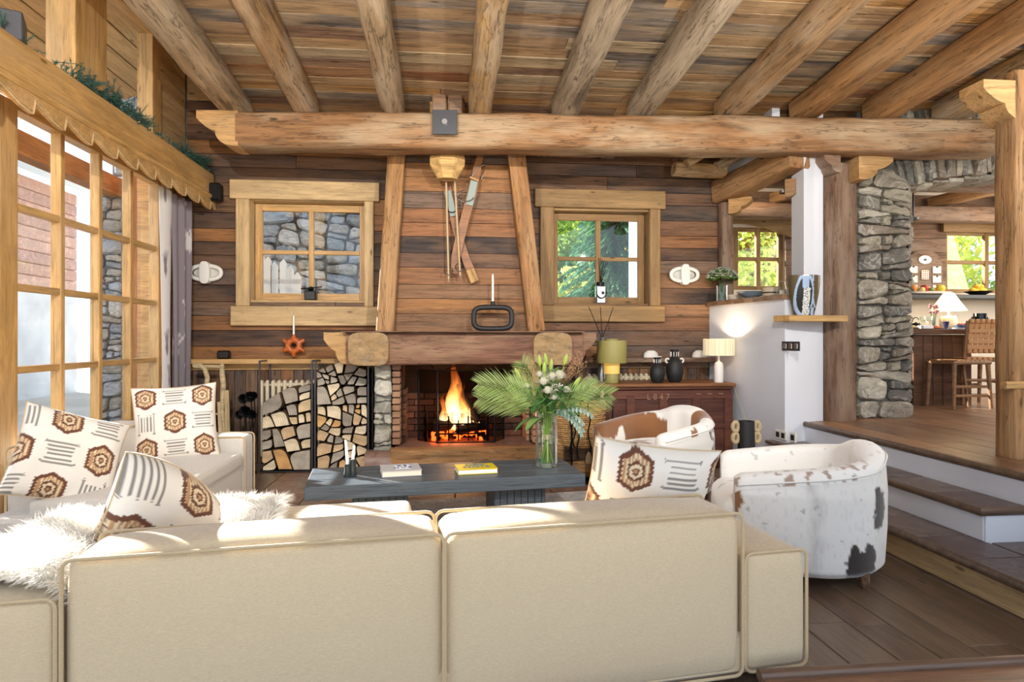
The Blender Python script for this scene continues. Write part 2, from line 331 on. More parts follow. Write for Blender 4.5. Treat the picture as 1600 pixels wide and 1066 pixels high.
def rough_beam(name, p0, p1, w, h, mat, parent=None, ch=.28, amp=.012, seed=0, segs=None, up=(0, 0, 1), rot=0, taper=1., **tg):
    p0 = V(p0); p1 = V(p1); L = (p1-p0).length; n = segs or max(6, int(L/.16)); c = ch
    prof = [(-1, -1+c), (-1+c, -1), (-.33, -1.02), (.33, -1.02), (1-c, -1), (1, -1+c), (1.02, 0), (1, 1-c), (1-c, 1), (0, 1.02), (-1+c, 1), (-1, 1-c), (-1.02, 0)]
    g = G(); vs = []; k = len(prof)
    for i in range(n+1):
        x = -L/2+L*i/n; tp = 1+(taper-1)*i/n
        for j, (y, z) in enumerate(prof):
            q = V((x*1.6+seed*7, y*.9+seed, z*.9)); e = noise.noise(q)*amp+noise.noise(q*4.1)*amp*.45
            yy = y*w/2*tp; zz = z*h/2*tp; r = hypot(y, z)
            vs.append((x, yy+y/r*e, zz+z/r*e))
    fs = [(i*k+j, (i+1)*k+j, (i+1)*k+(j+1) % k, i*k+(j+1) % k) for i in range(n) for j in range(k)]
    fs = [f[::-1] for f in fs]+[tuple(range(k)), tuple(range(n*k, n*k+k))[::-1]]
    fs = [f[::-1] for f in fs]
    g.add(vs, fs); return g.obj(name, mat, parent, frame((p0+p1)/2, p1-p0, up) @ RX(rot), ang=50, **tg)
def softbox(d, puff=(.02, .02, .02), r=.04, n=10):
    """cushion block with rounded edges and bulging faces, centred"""
    g = G(); idx = {}; vs = []; fs = []
    def vert(a, b, c):
        key = (round(a, 5), round(b, 5), round(c, 5))
        if key in idx: return idx[key]
        p = V((a, b, c)); h = [x/2 for x in d]
        q = [p[i]*h[i] for i in range(3)]
        inn = [max(-h[i]+r, min(h[i]-r, q[i])) for i in range(3)]
        dv = V([q[i]-inn[i] for i in range(3)])
        if dv.length > 1e-9: dv = dv.normalized()*min(r, max(abs(x) for x in dv))
        q = [inn[i]+dv[i] for i in range(3)]
        for i in range(3):
            j, k = (i+1) % 3, (i+2) % 3
            q[i] += p[i]*puff[i]*(1-abs(p[j])**2.5)*(1-abs(p[k])**2.5)
        idx[key] = len(vs); vs.append(q); return idx[key]
    gr = [-1+2*i/n for i in range(n+1)]
    e = 1-1.0*r/max(d)*2
    gr = sorted(set([round(x*e, 5) for x in gr]+[-1, 1, -1+r/max(d), 1-r/max(d)]))
    m = len(gr)-1
    for s_ in (-1, 1):
        for ax in range(3):
            for i in range(m):
                for j in range(m):
                    q = []
                    for a, b in ((i, j), (i+1, j), (i+1, j+1), (i, j+1)):
                        c = [0, 0, 0]; c[ax] = s_; c[(ax+1) % 3] = gr[a]; c[(ax+2) % 3] = gr[b]; q.append(vert(*c))
                    fs.append(q if s_ > 0 else q[::-1])
    return g.add(vs, fs)
def clip(poly, n, c):
    """keep the side where n.p <= c"""
    out = []; m = len(poly)
    for i in range(m):
        a, b = poly[i], poly[(i+1) % m]; da = a[0]*n[0]+a[1]*n[1]-c; db = b[0]*n[0]+b[1]*n[1]-c
        if da <= 0: out.append(a)
        if da*db < 0: t = da/(da-db); out.append((a[0]+(b[0]-a[0])*t, a[1]+(b[1]-a[1])*t))
    return out
def voronoi(pts, outline, asp=1.):
    """cells of the points inside the outline; asp > 1 makes them wide"""
    P = [(x/asp, z) for x, z in pts]; O = [(x/asp, z) for x, z in outline]; cells = []
    for i, p in enumerate(P):
        poly = O[:]
        for j, q in sorted(enumerate(P), key=lambda t: (t[1][0]-p[0])**2+(t[1][1]-p[1])**2)[1:16]:
            nx, nz = q[0]-p[0], q[1]-p[1]; poly = clip(poly, (nx, nz), nx*(p[0]+q[0])/2+nz*(p[1]+q[1])/2)
            if len(poly) < 3: break
        if len(poly) >= 3: cells.append(([(x*asp, z) for x, z in poly], i))
    return cells
def jitter_pts(x0, x1, z0, z1, dx, dz, j=.3, rr=R):
    out = []; r = 0; z = z0+dz/2
    while z < z1:
        x = x0+dx*(.25 if r % 2 else .75)*rr.uniform(.8, 1.2)
        while x < x1: out.append((x+rr.uniform(-j, j)*dx, min(z1-.01, max(z0+.01, z+rr.uniform(-j, j)*dz)))); x += dx*rr.uniform(.75, 1.25)
        z += dz; r += 1
    return out
def shrink(poly, g):
    n = len(poly); cx = sum(p[0] for p in poly)/n; cz = sum(p[1] for p in poly)/n
    out = []
    for x, z in poly:
        r = hypot(x-cx, z-cz); k = max(.2, 1-g/max(r, 1e-6)*1.25); out.append((cx+(x-cx)*k, cz+(z-cz)*k))
    return out
def chaikin(poly, a=.22):
    out = []
    for i in range(len(poly)):
        p, q = poly[i], poly[(i+1) % len(poly)]
        if hypot(p[0]-q[0], p[1]-q[1]) < .012: out.append(((p[0]+q[0])/2, (p[1]+q[1])/2)); continue
        out += [(p[0]+(q[0]-p[0])*a, p[1]+(q[1]-p[1])*a), (q[0]+(p[0]-q[0])*a, q[1]+(p[1]-q[1])*a)]
    return out
def stone_piece(poly, M, depth, mat, parent, name='stone', rr=R):
    n = len(poly); cx = sum(p[0] for p in poly)/n; cz = sum(p[1] for p in poly)/n
    pr = depth*rr.uniform(.7, 1.15); g = G(); ins = rr.uniform(.72, .85)
    tx, tz = rr.uniform(-.12, .12), rr.uniform(-.12, .12)
    vs = [(x-cx, 0, z-cz) for x, z in poly]+[(x-cx, -pr*.62, z-cz) for x, z in poly]
    vs += [((x-cx)*ins+rr.uniform(-.008, .008), -pr+(x-cx)*tx+(z-cz)*tz+rr.uniform(-.006, .006), (z-cz)*ins+rr.uniform(-.008, .008)) for x, z in poly]+[(0, -pr*1.08, 0)]
    fs = []
    for i in range(n):
        j = (i+1) % n
        fs += [(i, j, n+j, n+i), (n+i, n+j, 2*n+j, 2*n+i), (2*n+i, 2*n+j, 3*n)]
    g.add(vs, fs); return g.obj(name, mat, parent, M @ T(cx, 0, cz), smooth=True, ang=28)
def shatter(poly, tw, th, tilt, rr, out, asp=1.0):
    xs = [p[0] for p in poly]; zs = [p[1] for p in poly]; w_ = max(xs)-min(xs); h_ = max(zs)-min(zs)
    if w_ < tw*rr.uniform(.7, 1.9) and h_ < th*rr.uniform(.7, 1.9) or len(poly) < 3: out.append(poly); return
    cx, cz = (max(xs)+min(xs))/2, (max(zs)+min(zs))/2; a = rr.uniform(-tilt, tilt)
    if w_/tw > h_/th: n = (cos(a), sin(a)); c = n[0]*(cx+w_*rr.uniform(-.2, .2))+n[1]*cz
    else: n = (sin(a), cos(a)); c = n[0]*cx+n[1]*(cz+h_*rr.uniform(-.2, .2))
    p, q = clip(poly, n, c), clip(poly, (-n[0], -n[1]), -c)
    if tilt > .5:                                              # split logs: keep the split that leaves the chunkiest pieces
        best = -1
        for _ in range(9):
            a = rr.uniform(0, pi); n = (cos(a), sin(a)); c = n[0]*(cx+w_*rr.uniform(-.12, .12))+n[1]*(cz+h_*rr.uniform(-.12, .12)); u, v = clip(poly, n, c), clip(poly, (-n[0], -n[1]), -c); sc_ = 9
            for t in (u, v):
                if len(t) < 3: sc_ = -2; break
                ar = abs(sum(t[i-1][0]*t[i][1]-t[i][0]*t[i-1][1] for i in range(len(t))))/2; pe = sum(hypot(t[i-1][0]-t[i][0], t[i-1][1]-t[i][1]) for i in range(len(t))); sc_ = min(sc_, ar/pe/pe)
            if sc_ > best: best = sc_; p, q = u, v
    if len(p) < 3 or len(q) < 3: out.append(poly); return
    shatter(p, tw, th, tilt, rr, out); shatter(q, tw, th, tilt, rr, out)
def rubble_face(M, outline, dx, dz, mat, parent, depth=.05, asp=1.7, gap=.012, seed=1, j=.32):
    rr = random.Random(seed); xs = [p[0] for p in outline]; zs = [p[1] for p in outline]
    cells = []; shatter(outline, dx, dz, .24, rr, cells)
    for poly in cells:
        q = [(x+rr.uniform(-.008, .008), z+rr.uniform(-.008, .008)) for x, z in chaikin(chaikin(shrink(poly, gap), .16), .2)]
        if len(q) >= 3: stone_piece(q, M, depth, mat, parent, rr=rr)
def ogee(L, h, n=10):
    """profile of a carved bracket end in XZ: flat top, curved underside; x from 0 (root) to L (tip)"""
    p = [(0, 0), (0, -h)]
    for i in range(n+1): t = i/n; p.append((L*(.12+.43*sin(t*pi/2)*1), -h+h*.42*(1-cos(t*pi/2))))
    for i in range(1, n+1): t = i/n; p.append((L*(.55+.45*t), -h*.58+h*.36*t**1.6))
    p += [(L, 0)]
    return p
# ================================================================ THE SETTING
def plank_rows(parent, mat, fM, x0, x1, z0, z1, h, holes=(), lmin=1.4, lmax=3.2, t=.022, seed=3, name='plank', jit=.004, gap=.004):
    """rows of boards; fM(x, z) -> world point, boards run along x, rows stack in z; holes = (x0,x1,z0,z1)"""
    rr = random.Random(seed); z = z0
    ex = (fM(1, 0)-fM(0, 0)).normalized(); ez = (fM(0, 1)-fM(0, 0)).normalized(); nrm = ex.cross(ez)
    while z < z1-.02:
        hh = min(h*rr.uniform(.86, 1.16), z1-z)
        if z1-z-hh < h*.35: hh = z1-z
        segs = [(x0, x1)]; zc0, zc1 = z, z+hh
        for hx0, hx1, hz0, hz1 in holes:
            if zc0+zc1 > 2*hz0 and zc0+zc1 < 2*hz1:
                ns = []
                for a, b in segs:
                    if hx1 <= a or hx0 >= b: ns.append((a, b)); continue
                    if hx0 > a: ns.append((a, hx0))
                    if hx1 < b: ns.append((hx1, b))
                segs = ns
        for a, b in segs:
            x = a
            while x < b-.01:
                L = rr.uniform(lmin, lmax); e = min(b, x+L)
                if b-e < .5: e = b
                o = rr.uniform(-jit, jit)
                p0 = fM(x+.001, z+hh/2)+nrm*o; p1 = fM(e-.001, z+hh/2)+nrm*o
                G().box((0, 0, 0), (e-x-.003, hh-gap, t), .003).obj(name, mat, parent, frame((p0+p1)/2, ex, nrm), smooth=False)
                x = e
        z += hh
def panel(name, pts, th, mat, parent=None, n=None, **t):
    """polygon slab (points counter clockwise seen from the front), thickness behind"""
    pts = [V(p) for p in pts]; nn = (pts[1]-pts[0]).cross(pts[2]-pts[0]).normalized(); k = len(pts); g = G()
    c = sum(pts, V())/k
    vs = [p-c for p in pts]+[p-c-nn*th for p in pts]
    g.add(vs, [tuple(range(k)), tuple(range(k, 2*k))[::-1]]+[(k+i, k+(i+1) % k, (i+1) % k, i) for i in range(k)])
    return g.obj(name, mat, parent, T(*c), smooth=False, **t)
# ---- lower floor (boards run away from the camera)
fl = panel('floor', [(-2.75, -2, -.02), (3.0, -2, -.02), (3.0, 7, -.02), (-2.75, 7, -.02)], .1, MT['mortar'], kind='structure')
fm = lambda x, z: V((z, x, -.011))
plank_rows(fl, MT['floor'], lambda x, z: V((z, x, -.011)), 1.5, 5.3, -2.75, 2.84, .21, seed=11, lmin=1.0, lmax=2.4, jit=.0006)
plank_rows(fl, MT['floor'], lambda x, z: V((z, x, -.011)), 5.3, 6.99, -2.75, -1.62, .23, seed=12, lmin=1.0, lmax=2.4, jit=.0006)
rr = random.Random(5); x = -1.62                                     # broad worn slabs before the hearth
while x < 2.84:
    wv = .42 if x < 2.4 else 2.84-x; y = 5.3
    while y < 6.98:
        l = min(rr.uniform(.24, .5), 6.99-y)
        G().box((0, 0, 0), (wv-.008, l-.008, .022), .004).obj('slab', MT['slab'], fl, T(x+wv/2, y+l/2, -.011), smooth=False); y += l
    x += wv
# ---- foreground ledge of the raised level
led = G().box((0, 0, 0), (3.0, 2.9, .13), .01).obj('trim_1', MT['floor2'], None, frame((2.64, .785, .046), (1, -.0, 0)), smooth=False, kind='structure')
G().tube([(1.13, 2.235, .113), (4.14, 2.235, .113)], .024, 10).obj('nosing', MT['nosing'], led)
# ---- upper floor
uf = panel('floor.001', [(3.33, -.5, .53), (9.5, -.5, .53), (9.5, 8.4, .53), (2.9, 8.4, .53), (2.9, 7.15, .53), (3.33, 5.75, .53)], .5, MT['plaster'], kind='structure')
plank_rows(uf, MT['floor2'], lambda x, z: V((z, x, .541)), 1.6, 5.72, 3.38, 8.2, .26, seed=21, lmin=1.6, lmax=3.2, jit=.0006)
plank_rows(uf, MT['floor2'], lambda x, z: V((z, x, .541)), 5.72, 8.38, 3.36, 8.2, .26, seed=22, lmin=1.6, lmax=3.2, jit=.0006)
G().tube([(3.335, -.5, .535), (3.335, 5.74, .535)], .026, 10).obj('nosing', MT['nosing'], uf)
# ---- the two steps (lower one wraps round towards the viewer)
st = empty('staircase', (2.8, 4.4, 0), label='white stair of two tiled steps with dark rounded edges up to the dining level', cat='stairs', kind='thing')
G().box((0, 0, 0), (.31, 2.28, .3575), .004).obj('riser', MT['plaster'], st, T(3.19, 4.48, .18-.0), smooth=False)
g = G(); g.prism([(3.03, 3.36), (6, 3.36), (6, 3.69), (3.03, 3.69)], .19, .345, M=Matrix.Identity(4) @ Matrix(((1, 0, 0, 0), (0, 0, 1, 0), (0, 1, 0, 0), (0, 0, 0, 1))))
g.obj('riser', MT['plaster'], st, smooth=False)
rr = random.Random(9); y = 3.34
while y < 5.5:                                                       # tiles of the upper step
    l = rr.uniform(.38, .46)
    G().box((0, 0, 0), (.33, l-.012, .03), .004).obj('tile', MT['steptile'], st, T(3.155, y+l/2, .36), smooth=False); y += l
x = 3.33
while x < 5.9:
    G().box((0, 0, 0), (.42, .3, .03), .004).obj('tile', MT['steptile'], st, T(x+.21, 3.5, .36), smooth=False); x += .432
G().tube([(3.0, 5.6, .36), (3.0, 3.34, .36), (6.0, 3.34, .36)], .024, 10).obj('nosing', MT['nosing'], st)
G().box((0, 0, 0), (.34, 6.1, .165), .0).obj('step_core', MT['plaster'], st, T(2.95, 2.55, .083), smooth=False)
G().box((0, 0, 0), (3.6, 4.2, .165), .0).obj('step_core', MT['plaster'], st, T(4.7, 1.2, .083), smooth=False)
y = -.5
while y < 5.4:
    l = rr.uniform(.38, .42)
    G().box((0, 0, 0), (.34, l-.012, .03), .004).obj('tile', MT['steptile'], st, T(2.875, y+l/2, .172), smooth=False); y += l
for i in range(7):
    for j in range(4):
        G().box((0, 0, 0), (.418, .79, .03), .004).obj('tile', MT['steptile'], st, T(3.27+i*.43, 2.94-j*.8, .172), smooth=False)
G().tube([(2.70, 5.6, .172), (2.70, -.5, .172)], .026, 10).obj('nosing', MT['nosing'], st)
for y0, y1, m_ in ((3.85, 5.6, 'post'), (-.5, 3.85, 'pine')):
    board('skirting_board', (2.755, y0+.002, .075), (2.755, y1-.002, .075), .03, .15, MT[m_], st)
# ---- back wall
W1 = (-2.1, -.86, 1.72, 2.82); W2 = (1.13, 2.27, 1.70, 2.78)
bw = empty('wall_back', (0, 7.0, 0), kind='structure')
for a in ((-3.05, -2.1, -.1, 5.2), (-2.1, -.86, -.1, 1.72), (-2.1, -.86, 2.82, 5.2), (-.86, 1.13, -.1, 5.2), (1.13, 2.27, -.1, 1.70), (1.13, 2.27, 2.78, 5.2), (2.27, 3.1, -.1, 5.2)):
    G().box(((a[0]+a[1])/2, 7.14, (a[2]+a[3])/2), (a[1]-a[0], .2, a[3]-a[2])).obj('masonry', MT['mortar'], bw, smooth=False)
plank_rows(bw, MT['wall'], lambda x, z: V((x, 7.01, z)), -2.72, 3.08, 1.12, 3.82, .155, holes=(W1, W2, (-.55, .85, 1.1, 3.8)), seed=31, lmin=.9, lmax=2.6)
plank_rows(bw, MT['pine'], lambda x, z: V((x, 7.01, z)), -2.72, -1.0, 3.83, 5.1, .3, seed=32, lmin=3, lmax=4)
for a, b in ((-2.72, -.75), (1.05, 2.93)):                           # upright boards of the dado
    plank_rows(bw, MT['wall'], lambda x, z: V((z, 7.01, x)), .02, 1.06, a, b, .115, seed=33, lmin=3, lmax=4)
for a, b, m_ in ((-2.7, -.72, 'honey'), (1.0, 2.93, 'beam_dark')):
    board('ledge', (a, 6.9, 1.10), (b, 6.9, 1.10), .2, .05, MT[m_], bw); board('ledge_front', (a, 6.985, 1.04), (b, 6.985, 1.04), .03, .07, MT[m_], bw)
def casement(name, W, ox, oz, mat, sash):
    """deep timber surround with a four-pane sash; ox/oz = outer board rectangle"""
    w_ = empty(name, ((W[0]+W[1])/2, 7.0, W[2]), kind='structure')
    x0, x1, z0, z1 = W; a0, a1 = ox; b0, b1, b2, b3 = oz                # b0..b1 bottom board, b2..b3 lintel
    board('lintel', (a0, 6.965, (b2+b3)/2), (a1, 6.965, (b2+b3)/2), .07, b3-b2, MT[mat], w_, b=.008)
    board('sill', (a0+.01, 6.965, (b0+b1)/2), (a1-.01, 6.965, (b0+b1)/2), .075, b1-b0, MT[mat], w_, b=.008)
    for p, q in ((a0+.06, x0+.03), (x1-.03, a1-.06)):
        board('jamb', ((p+q)/2, 6.968, b1), ((p+q)/2, 6.968, b2), .06, q-p, MT[mat], w_, up=(1, 0, 0), b=.008)
    for xx in (x0+.012, x1-.012): board('reveal', (xx, 7.12, z0), (xx, 7.12, z1), .24, .024, MT[mat], w_, up=(1, 0, 0), b=.002)
    for zz in (z0+.012, z1-.012): board('reveal', (x0+.02, 7.12, zz), (x1-.02, 7.12, zz), .24, .024, MT[mat], w_, b=.002)
    Y = 7.17; s = .075
    f0, f1, g0, g1 = x0+.03, x1-.03, z0+.03, z1-.03
    for xx in (f0+s/2, f1-s/2): board('sash_stile', (xx, Y, g0), (xx, Y, g1), .05, s, MT[sash], w_, up=(1, 0, 0))
    for zz in (g0+s/2, g1-s/2): board('sash_rail', (f0+s, Y, zz), (f1-s, Y, zz), .05, s, MT[sash], w_)
    cx, cz = (f0+f1)/2, (g0+g1)/2+.0
    board('mullion', (cx, Y-.008, g0+s), (cx, Y-.008, g1-s), .05, .055, MT[sash], w_, up=(1, 0, 0))
    for p, q in ((f0+s, cx-.028), (cx+.028, f1-s)):
        board('glazing_bar', (p, Y-.004, cz), (q, Y-.004, cz), .045, .045, MT[sash], w_)
        for u, v in ((g0+s, cz-.022), (cz+.022, g1-s)): G().box((0, 0, 0), (q-p, .005, v-u)).obj('pane', MT['glass'], w_, T((p+q)/2, Y, (u+v)/2), smooth=False)
    return w_
casement('window_1', W1, (-2.27, -.73), (1.47, 1.675, 2.80, 3.0), 'pine', 'honey')
casement('window_2', W2, (.945, 2.42), (1.52, 1.7, 2.78, 2.98), 'pine_brown', 'pine_brown')
# ---- left wall: glazed timber front in bays
lw = empty('wall_left', (-2.8, 3.5, 0), kind='structure')
XW = -2.72
G().box((-2.86, 6.78, 2.5), (.2, .66, 5.2)).obj('masonry', MT['honey'], lw, smooth=False)
for y0, y1 in ((6.29, 6.99),): board('pine_board', (-2.745, y0, 4.0), (-2.745, y1, 4.0), .03, 1.6, MT['pine'], lw)
w3 = empty('window_3', (XW, 3.3, 0), kind='structure')
ym = [.34+.49*i for i in range(0, 13)]
def col(y, w, z0, z1, nme, x=XW, d=.09, m_='honey', par=w3): return board(nme, (x, y, z0), (x, y, z1), w, d, MT[m_], par, up=(1, 0, 0))
bays = [(6.255, 4.285), (4.05, 2.09), (1.9, -.1)]
zr = [.10, .63, 1.141, 1.666, 2.172, 2.77]
for a, b in bays:
    n = 4; st_ = (a-b)/n
    col(a-.0+.03, .07, .0, 2.82, 'stile'); col(b-.03, .07, 0, 2.82, 'stile')
    for i in range(1, n): col(b+st_*i, .05, .06, 2.8, 'mullion', d=.07)
    board('head', (XW, b, 2.81), (XW, a, 2.81), .09, .08, MT['honey'], w3); board('bottom_rail', (XW, b, .05), (XW, a, .05), .09, .1, MT['honey'], w3)
    for j in range(1, 5):
        for i in range(n): board('glazing_bar', (XW, b+st_*i+.026, zr[j]), (XW, b+st_*(i+1)-.026, zr[j]), .06, .045, MT['honey'], w3)
    for i in range(n):
        for j in range(5):
            G().box((0, 0, 0), (.006, st_-.05, zr[j+1]-zr[j]-.045)).obj('pane', MT['glass'], w3, T(XW-.01, b+st_*(i+.5), (zr[j]+zr[j+1])/2), smooth=False)
for y, w_ in ((4.168, .16), (1.995, .13), (-.25, .2)): col(y, w_, 0, 2.8, 'post', d=.14)
col(6.35, .13, 0, 2.8, 'post', d=.12)
# upper lights over the beam
w4 = empty('window_4', (XW, 4, 3), kind='structure')
for y, w_, d_ in ((5.02, .42, .2), (6.17, .16, .12), (2.6, .3, .2), (.2, .3, .2)): col(y, w_, 3.06, 4.62, 'post', d=d_, par=w4)
board('head', (XW, -.3, 4.35), (XW, 6.29, 4.35), .14, .5, MT['honey'], w4); board('foot', (XW, -.3, 3.09), (XW, 6.29, 3.09), .1, .06, MT['honey'], w4)
for a, b in ((5.24, 6.09), (2.76, 4.8), (.36, 2.44)): G().box((0, 0, 0), (.006, b-a, 1.0)).obj('pane', MT['glass'], w4, T(XW, (a+b)/2, 3.61), smooth=False)
# long head beam with moulding and scalloped valance
hb = empty('trim_2', (-2.55, 3.5, 2.75), kind='structure')
board('head_beam', (-2.56, -.3, 2.935), (-2.56, 6.985, 2.935), .25, .24, MT['honey'], hb, b=.012)
board('moulding', (-2.425, -.3, 2.80), (-2.425, 6.98, 2.80), .035, .045, MT['honey'], hb, b=.012)
g = G(); pts2 = []; y = -.3; per = .31
while y <= 6.985:
    ph = ((y+.3) % per)/per; pts2.append((y, 2.735-.075*(.5-.5*cos(pi*ph**.7))+.0)); y += per/14
k = len(pts2); vs = []
for x_ in (-2.425, -2.45):
    for yy, zz in pts2: vs.append((x_, yy, zz)); vs.append((x_, yy, 2.80))
fs = []
for i in range(k-1):
    a = 2*i; o = 2*k; fs += [(a, a+1, a+3, a+2), (o+a, o+a+2, o+a+3, o+a+1), (a, a+2, o+a+2, o+a)]
g.add(vs, fs); va = g.obj('valance', MT['honey'], hb, smooth=False)
G().tube([(-2.423, yy, zz+.001) for yy, zz in pts2], .006, 5).obj('edge_bead', MT['pine'], va)
G().tube([(-2.423, yy, zz+.018) for yy, zz in pts2], .004, 5).obj('edge_bead', MT['pine'], va)
# ---- ceiling
zc = lambda y: 3.60+.065*(5.7-y)
ce = empty('ceiling', (1.5, 3, 3.7), kind='structure')
fC = lambda x, z: V((x, z, zc(z)+.012))
def fC2(x, z): return V((x, 7.05-z*.998, zc(7.05-z*.998)+.012))
plank_rows(ce, MT['ceil'], fC2, -2.0, 7.6, 0, 3.9, .155, seed=41, lmin=1.6, lmax=4.0)
plank_rows(ce, MT['ceil'], fC2, -2.0, 7.6, 3.9, 7.5, .6, seed=42, lmin=3, lmax=5)
panel('roof_deck', [(-2.0, -.5, zc(-.5)+.06), (-2.0, 7.1, zc(7.1)+.06), (7.6, 7.1, zc(7.1)+.06), (7.6, -.5, zc(-.5)+.06)], .05, MT['mortar'], ce)
plank_rows(ce, MT['honey'], lambda x, z: V((z, x, 4.62)), -.4, 7.0, -2.95, -1.98, .24, seed=43, lmin=2, lmax=4)
plank_rows(ce, MT['honey'], lambda x, z: V((-1.99, x, z)), -.4, 7.0, 3.6, 4.62, .26, seed=44, lmin=2, lmax=4)
# ---- right-hand half wall, pier and plaster above
rw = empty('wall_right', (3.05, 6.3, 0), kind='structure')
A, B_, C_, D_ = (2.95, 7.0), (3.09, 5.62), (3.32, 5.70), (3.56, 5.78)
def vprism(poly, z0, z1, mat, name, parent, b=0, **t):
    g = G(); n = len(poly); cx = sum(p[0] for p in poly)/n; cy_ = sum(p[1] for p in poly)/n
    g.add([(x-cx, y-cy_, z0) for x, y in poly]+[(x-cx, y-cy_, z1) for x, y in poly], [tuple(range(n))[::-1], tuple(range(n, 2*n))]+[(i, (i+1) % n, n+(i+1) % n, n+i) for i in range(n)])
    return g.obj(name, mat, parent, T(cx, cy_, 0), smooth=False, **t)
vprism([A, B_, C_, D_, (3.56, 5.98), (3.3, 6.0), (3.2, 7.0)], 0, 1.70, MT['plaster'], 'half_wall', rw)
vprism([C_, D_, (3.56, 5.98), (3.34, 5.95)], 1.70, 3.6, MT['plaster'], 'pier', rw)
vprism([(2.90, 7.0), (3.05, 5.60), (3.33, 5.66), (3.33, 6.02), (3.28, 7.0)], 1.70, 1.745, MT['beam_dark'], 'counter_top', rw)
vprism([(3.14, 6.98), (3.14, 5.95), (3.22, 5.95), (3.22, 6.98)], 3.15, 3.75, MT['plaster'], 'upper_wall', rw)
board('shelf', (3.0, 5.52, 1.52), (3.62, 5.62, 1.52), .22, .055, MT['honey'], rw)
# power sockets and switch plates
for px, py, n_, nm_ in ((1229, 541, 3, 'switch_plate'), (1216, 680, 2, 'socket_plate'), (1232, 684, 1, 'socket_plate')):
    p = PX(px, py, 3.055); p = V((2.95+(7-p.y)*.1014-.004, p.y, p.z)); yv = V((B_[0]-A[0], B_[1]-A[1], 0)).normalized()
    o = G().box((0, 0, 0), (.085*n_, .012, .085), .003).obj(nm_, MT['gunmetal'] if n_ == 3 else MT['ceramic'], rw, frame(p, yv, (0, 0, 1)), smooth=False)
    for i in range(n_): G().box((0, 0, 0), (.05, .008, .05), .003).obj('insert', MT['gunmetal'] if n_ < 3 else MT['chrome'], o, frame(p+yv*(.08*(i-(n_-1)/2))-V((.006, 0, 0)), yv, (0, 0, 1)), smooth=False)
# stone pier and voussoir arch
sp = empty('wall_stone', (4.3, 6.0, .54), kind='structure')
PB = 5.96; xl = PY(1336, 500, PB).x; xr = PY(1421, 500, PB).x
G().box((0, 0, 0), (xr-xl-.05, .36, 3.2)).obj('mortar_core', MT['mortar'], sp, T((xl+xr)/2, PB+.19, .54+1.5), smooth=False)
rubble_face(T(0, PB, 0), [(xl, .54), (xr+.02, .54), (xr-.02, 2.9), (xl, 3.2)], .33, .16, MT['rubble'], sp, depth=.07, seed=4, gap=.010, asp=1.9, j=.36)
rubble_face(T(xr, PB, 0) @ RZ(pi/2), [(0, .54), (.4, .54), (.4, 2.9), (0, 2.9)], .3, .2, MT['rubble'], sp, depth=.06, seed=5, gap=.012)
x = xr-.1; rr = random.Random(8); i = 0; arc = lambda x: 2.86+.19*sin(min(1, max(0, (x-4.5)/1.7))*pi/2)
xs = []
while x < 7.0: wv = rr.uniform(.045, .085); xs.append((x, wv)); x += wv
for x, wv in xs:
    t_ = (x-4.55)/2.3; lean = -.30+.5*t_; zb = arc(x)+rr.uniform(-.02, .02); hgt = .95
    pl = [(0, 0), (wv-.008, rr.uniform(-.01, .01)), (wv-.008+lean*.35+.02, hgt*.5), (wv-.008+lean*.8, hgt), (lean*.8, hgt), (lean*.35-.01, hgt*.5)]
    stone_piece([(a+x, b+zb) for a, b in pl], T(0, PB+rr.uniform(-.03, .03), 0), .09, MT['rubble'], sp, rr=rr)
G().box((0, 0, 0), (2.6, .3, .9)).obj('mortar_core', MT['mortar'], sp, T(5.75, PB+.19, 3.52), smooth=False)
for i in range(14):
    x = xr-.05+i*.17; stone_piece([(0, 0), (.16, .0), (.16, .34), (0, .34)], Matrix.Translation((x, PB+.38, arc(x+.08)+.0)) @ RX(pi/2), .05, MT['rubble'], sp, rr=rr)
# far kitchen shell
kw = empty('wall_kitchen', (5.5, 8.4, .54), kind='structure')
KY = 8.4
KA = (3.25, 4.62, 2.00, 2.86); p0 = PY(1478, 455, KY); KB = (p0.x, p0.x+2.0, 1.98, 2.86)
for a in ((2.56, KA[0], .4, 3.9), (KA[0], KA[1], .4, KA[2]), (KA[0], KA[1], KA[3], 3.9), (KA[1], KB[0], .4, 3.9), (KB[0], KB[1], .4, KB[2]), (KB[0], KB[1], KB[3], 3.9), (KB[1], 9.5, .4, 3.9)):
    G().box(((a[0]+a[1])/2, KY+.12, (a[2]+a[3])/2), (a[1]-a[0], .2, a[3]-a[2])).obj('plaster_panel', MT['cream_wall'], kw, smooth=False)
plank_rows(kw, MT['beam_dark'], lambda x, z: V((x, KY, z)), 2.56, 9.0, 1.95, 3.35, .2, holes=(KA, KB), seed=51, lmin=2, lmax=4)
G().box((2.50, 7.88, 2.1), (.1, 1.28, 4.4)).obj('side_wall', plain('whitewashed rough wall', '#a4aab4', rough=.95, nscale=7, namt=.12, bump=1., bscale=9), kw, smooth=False)
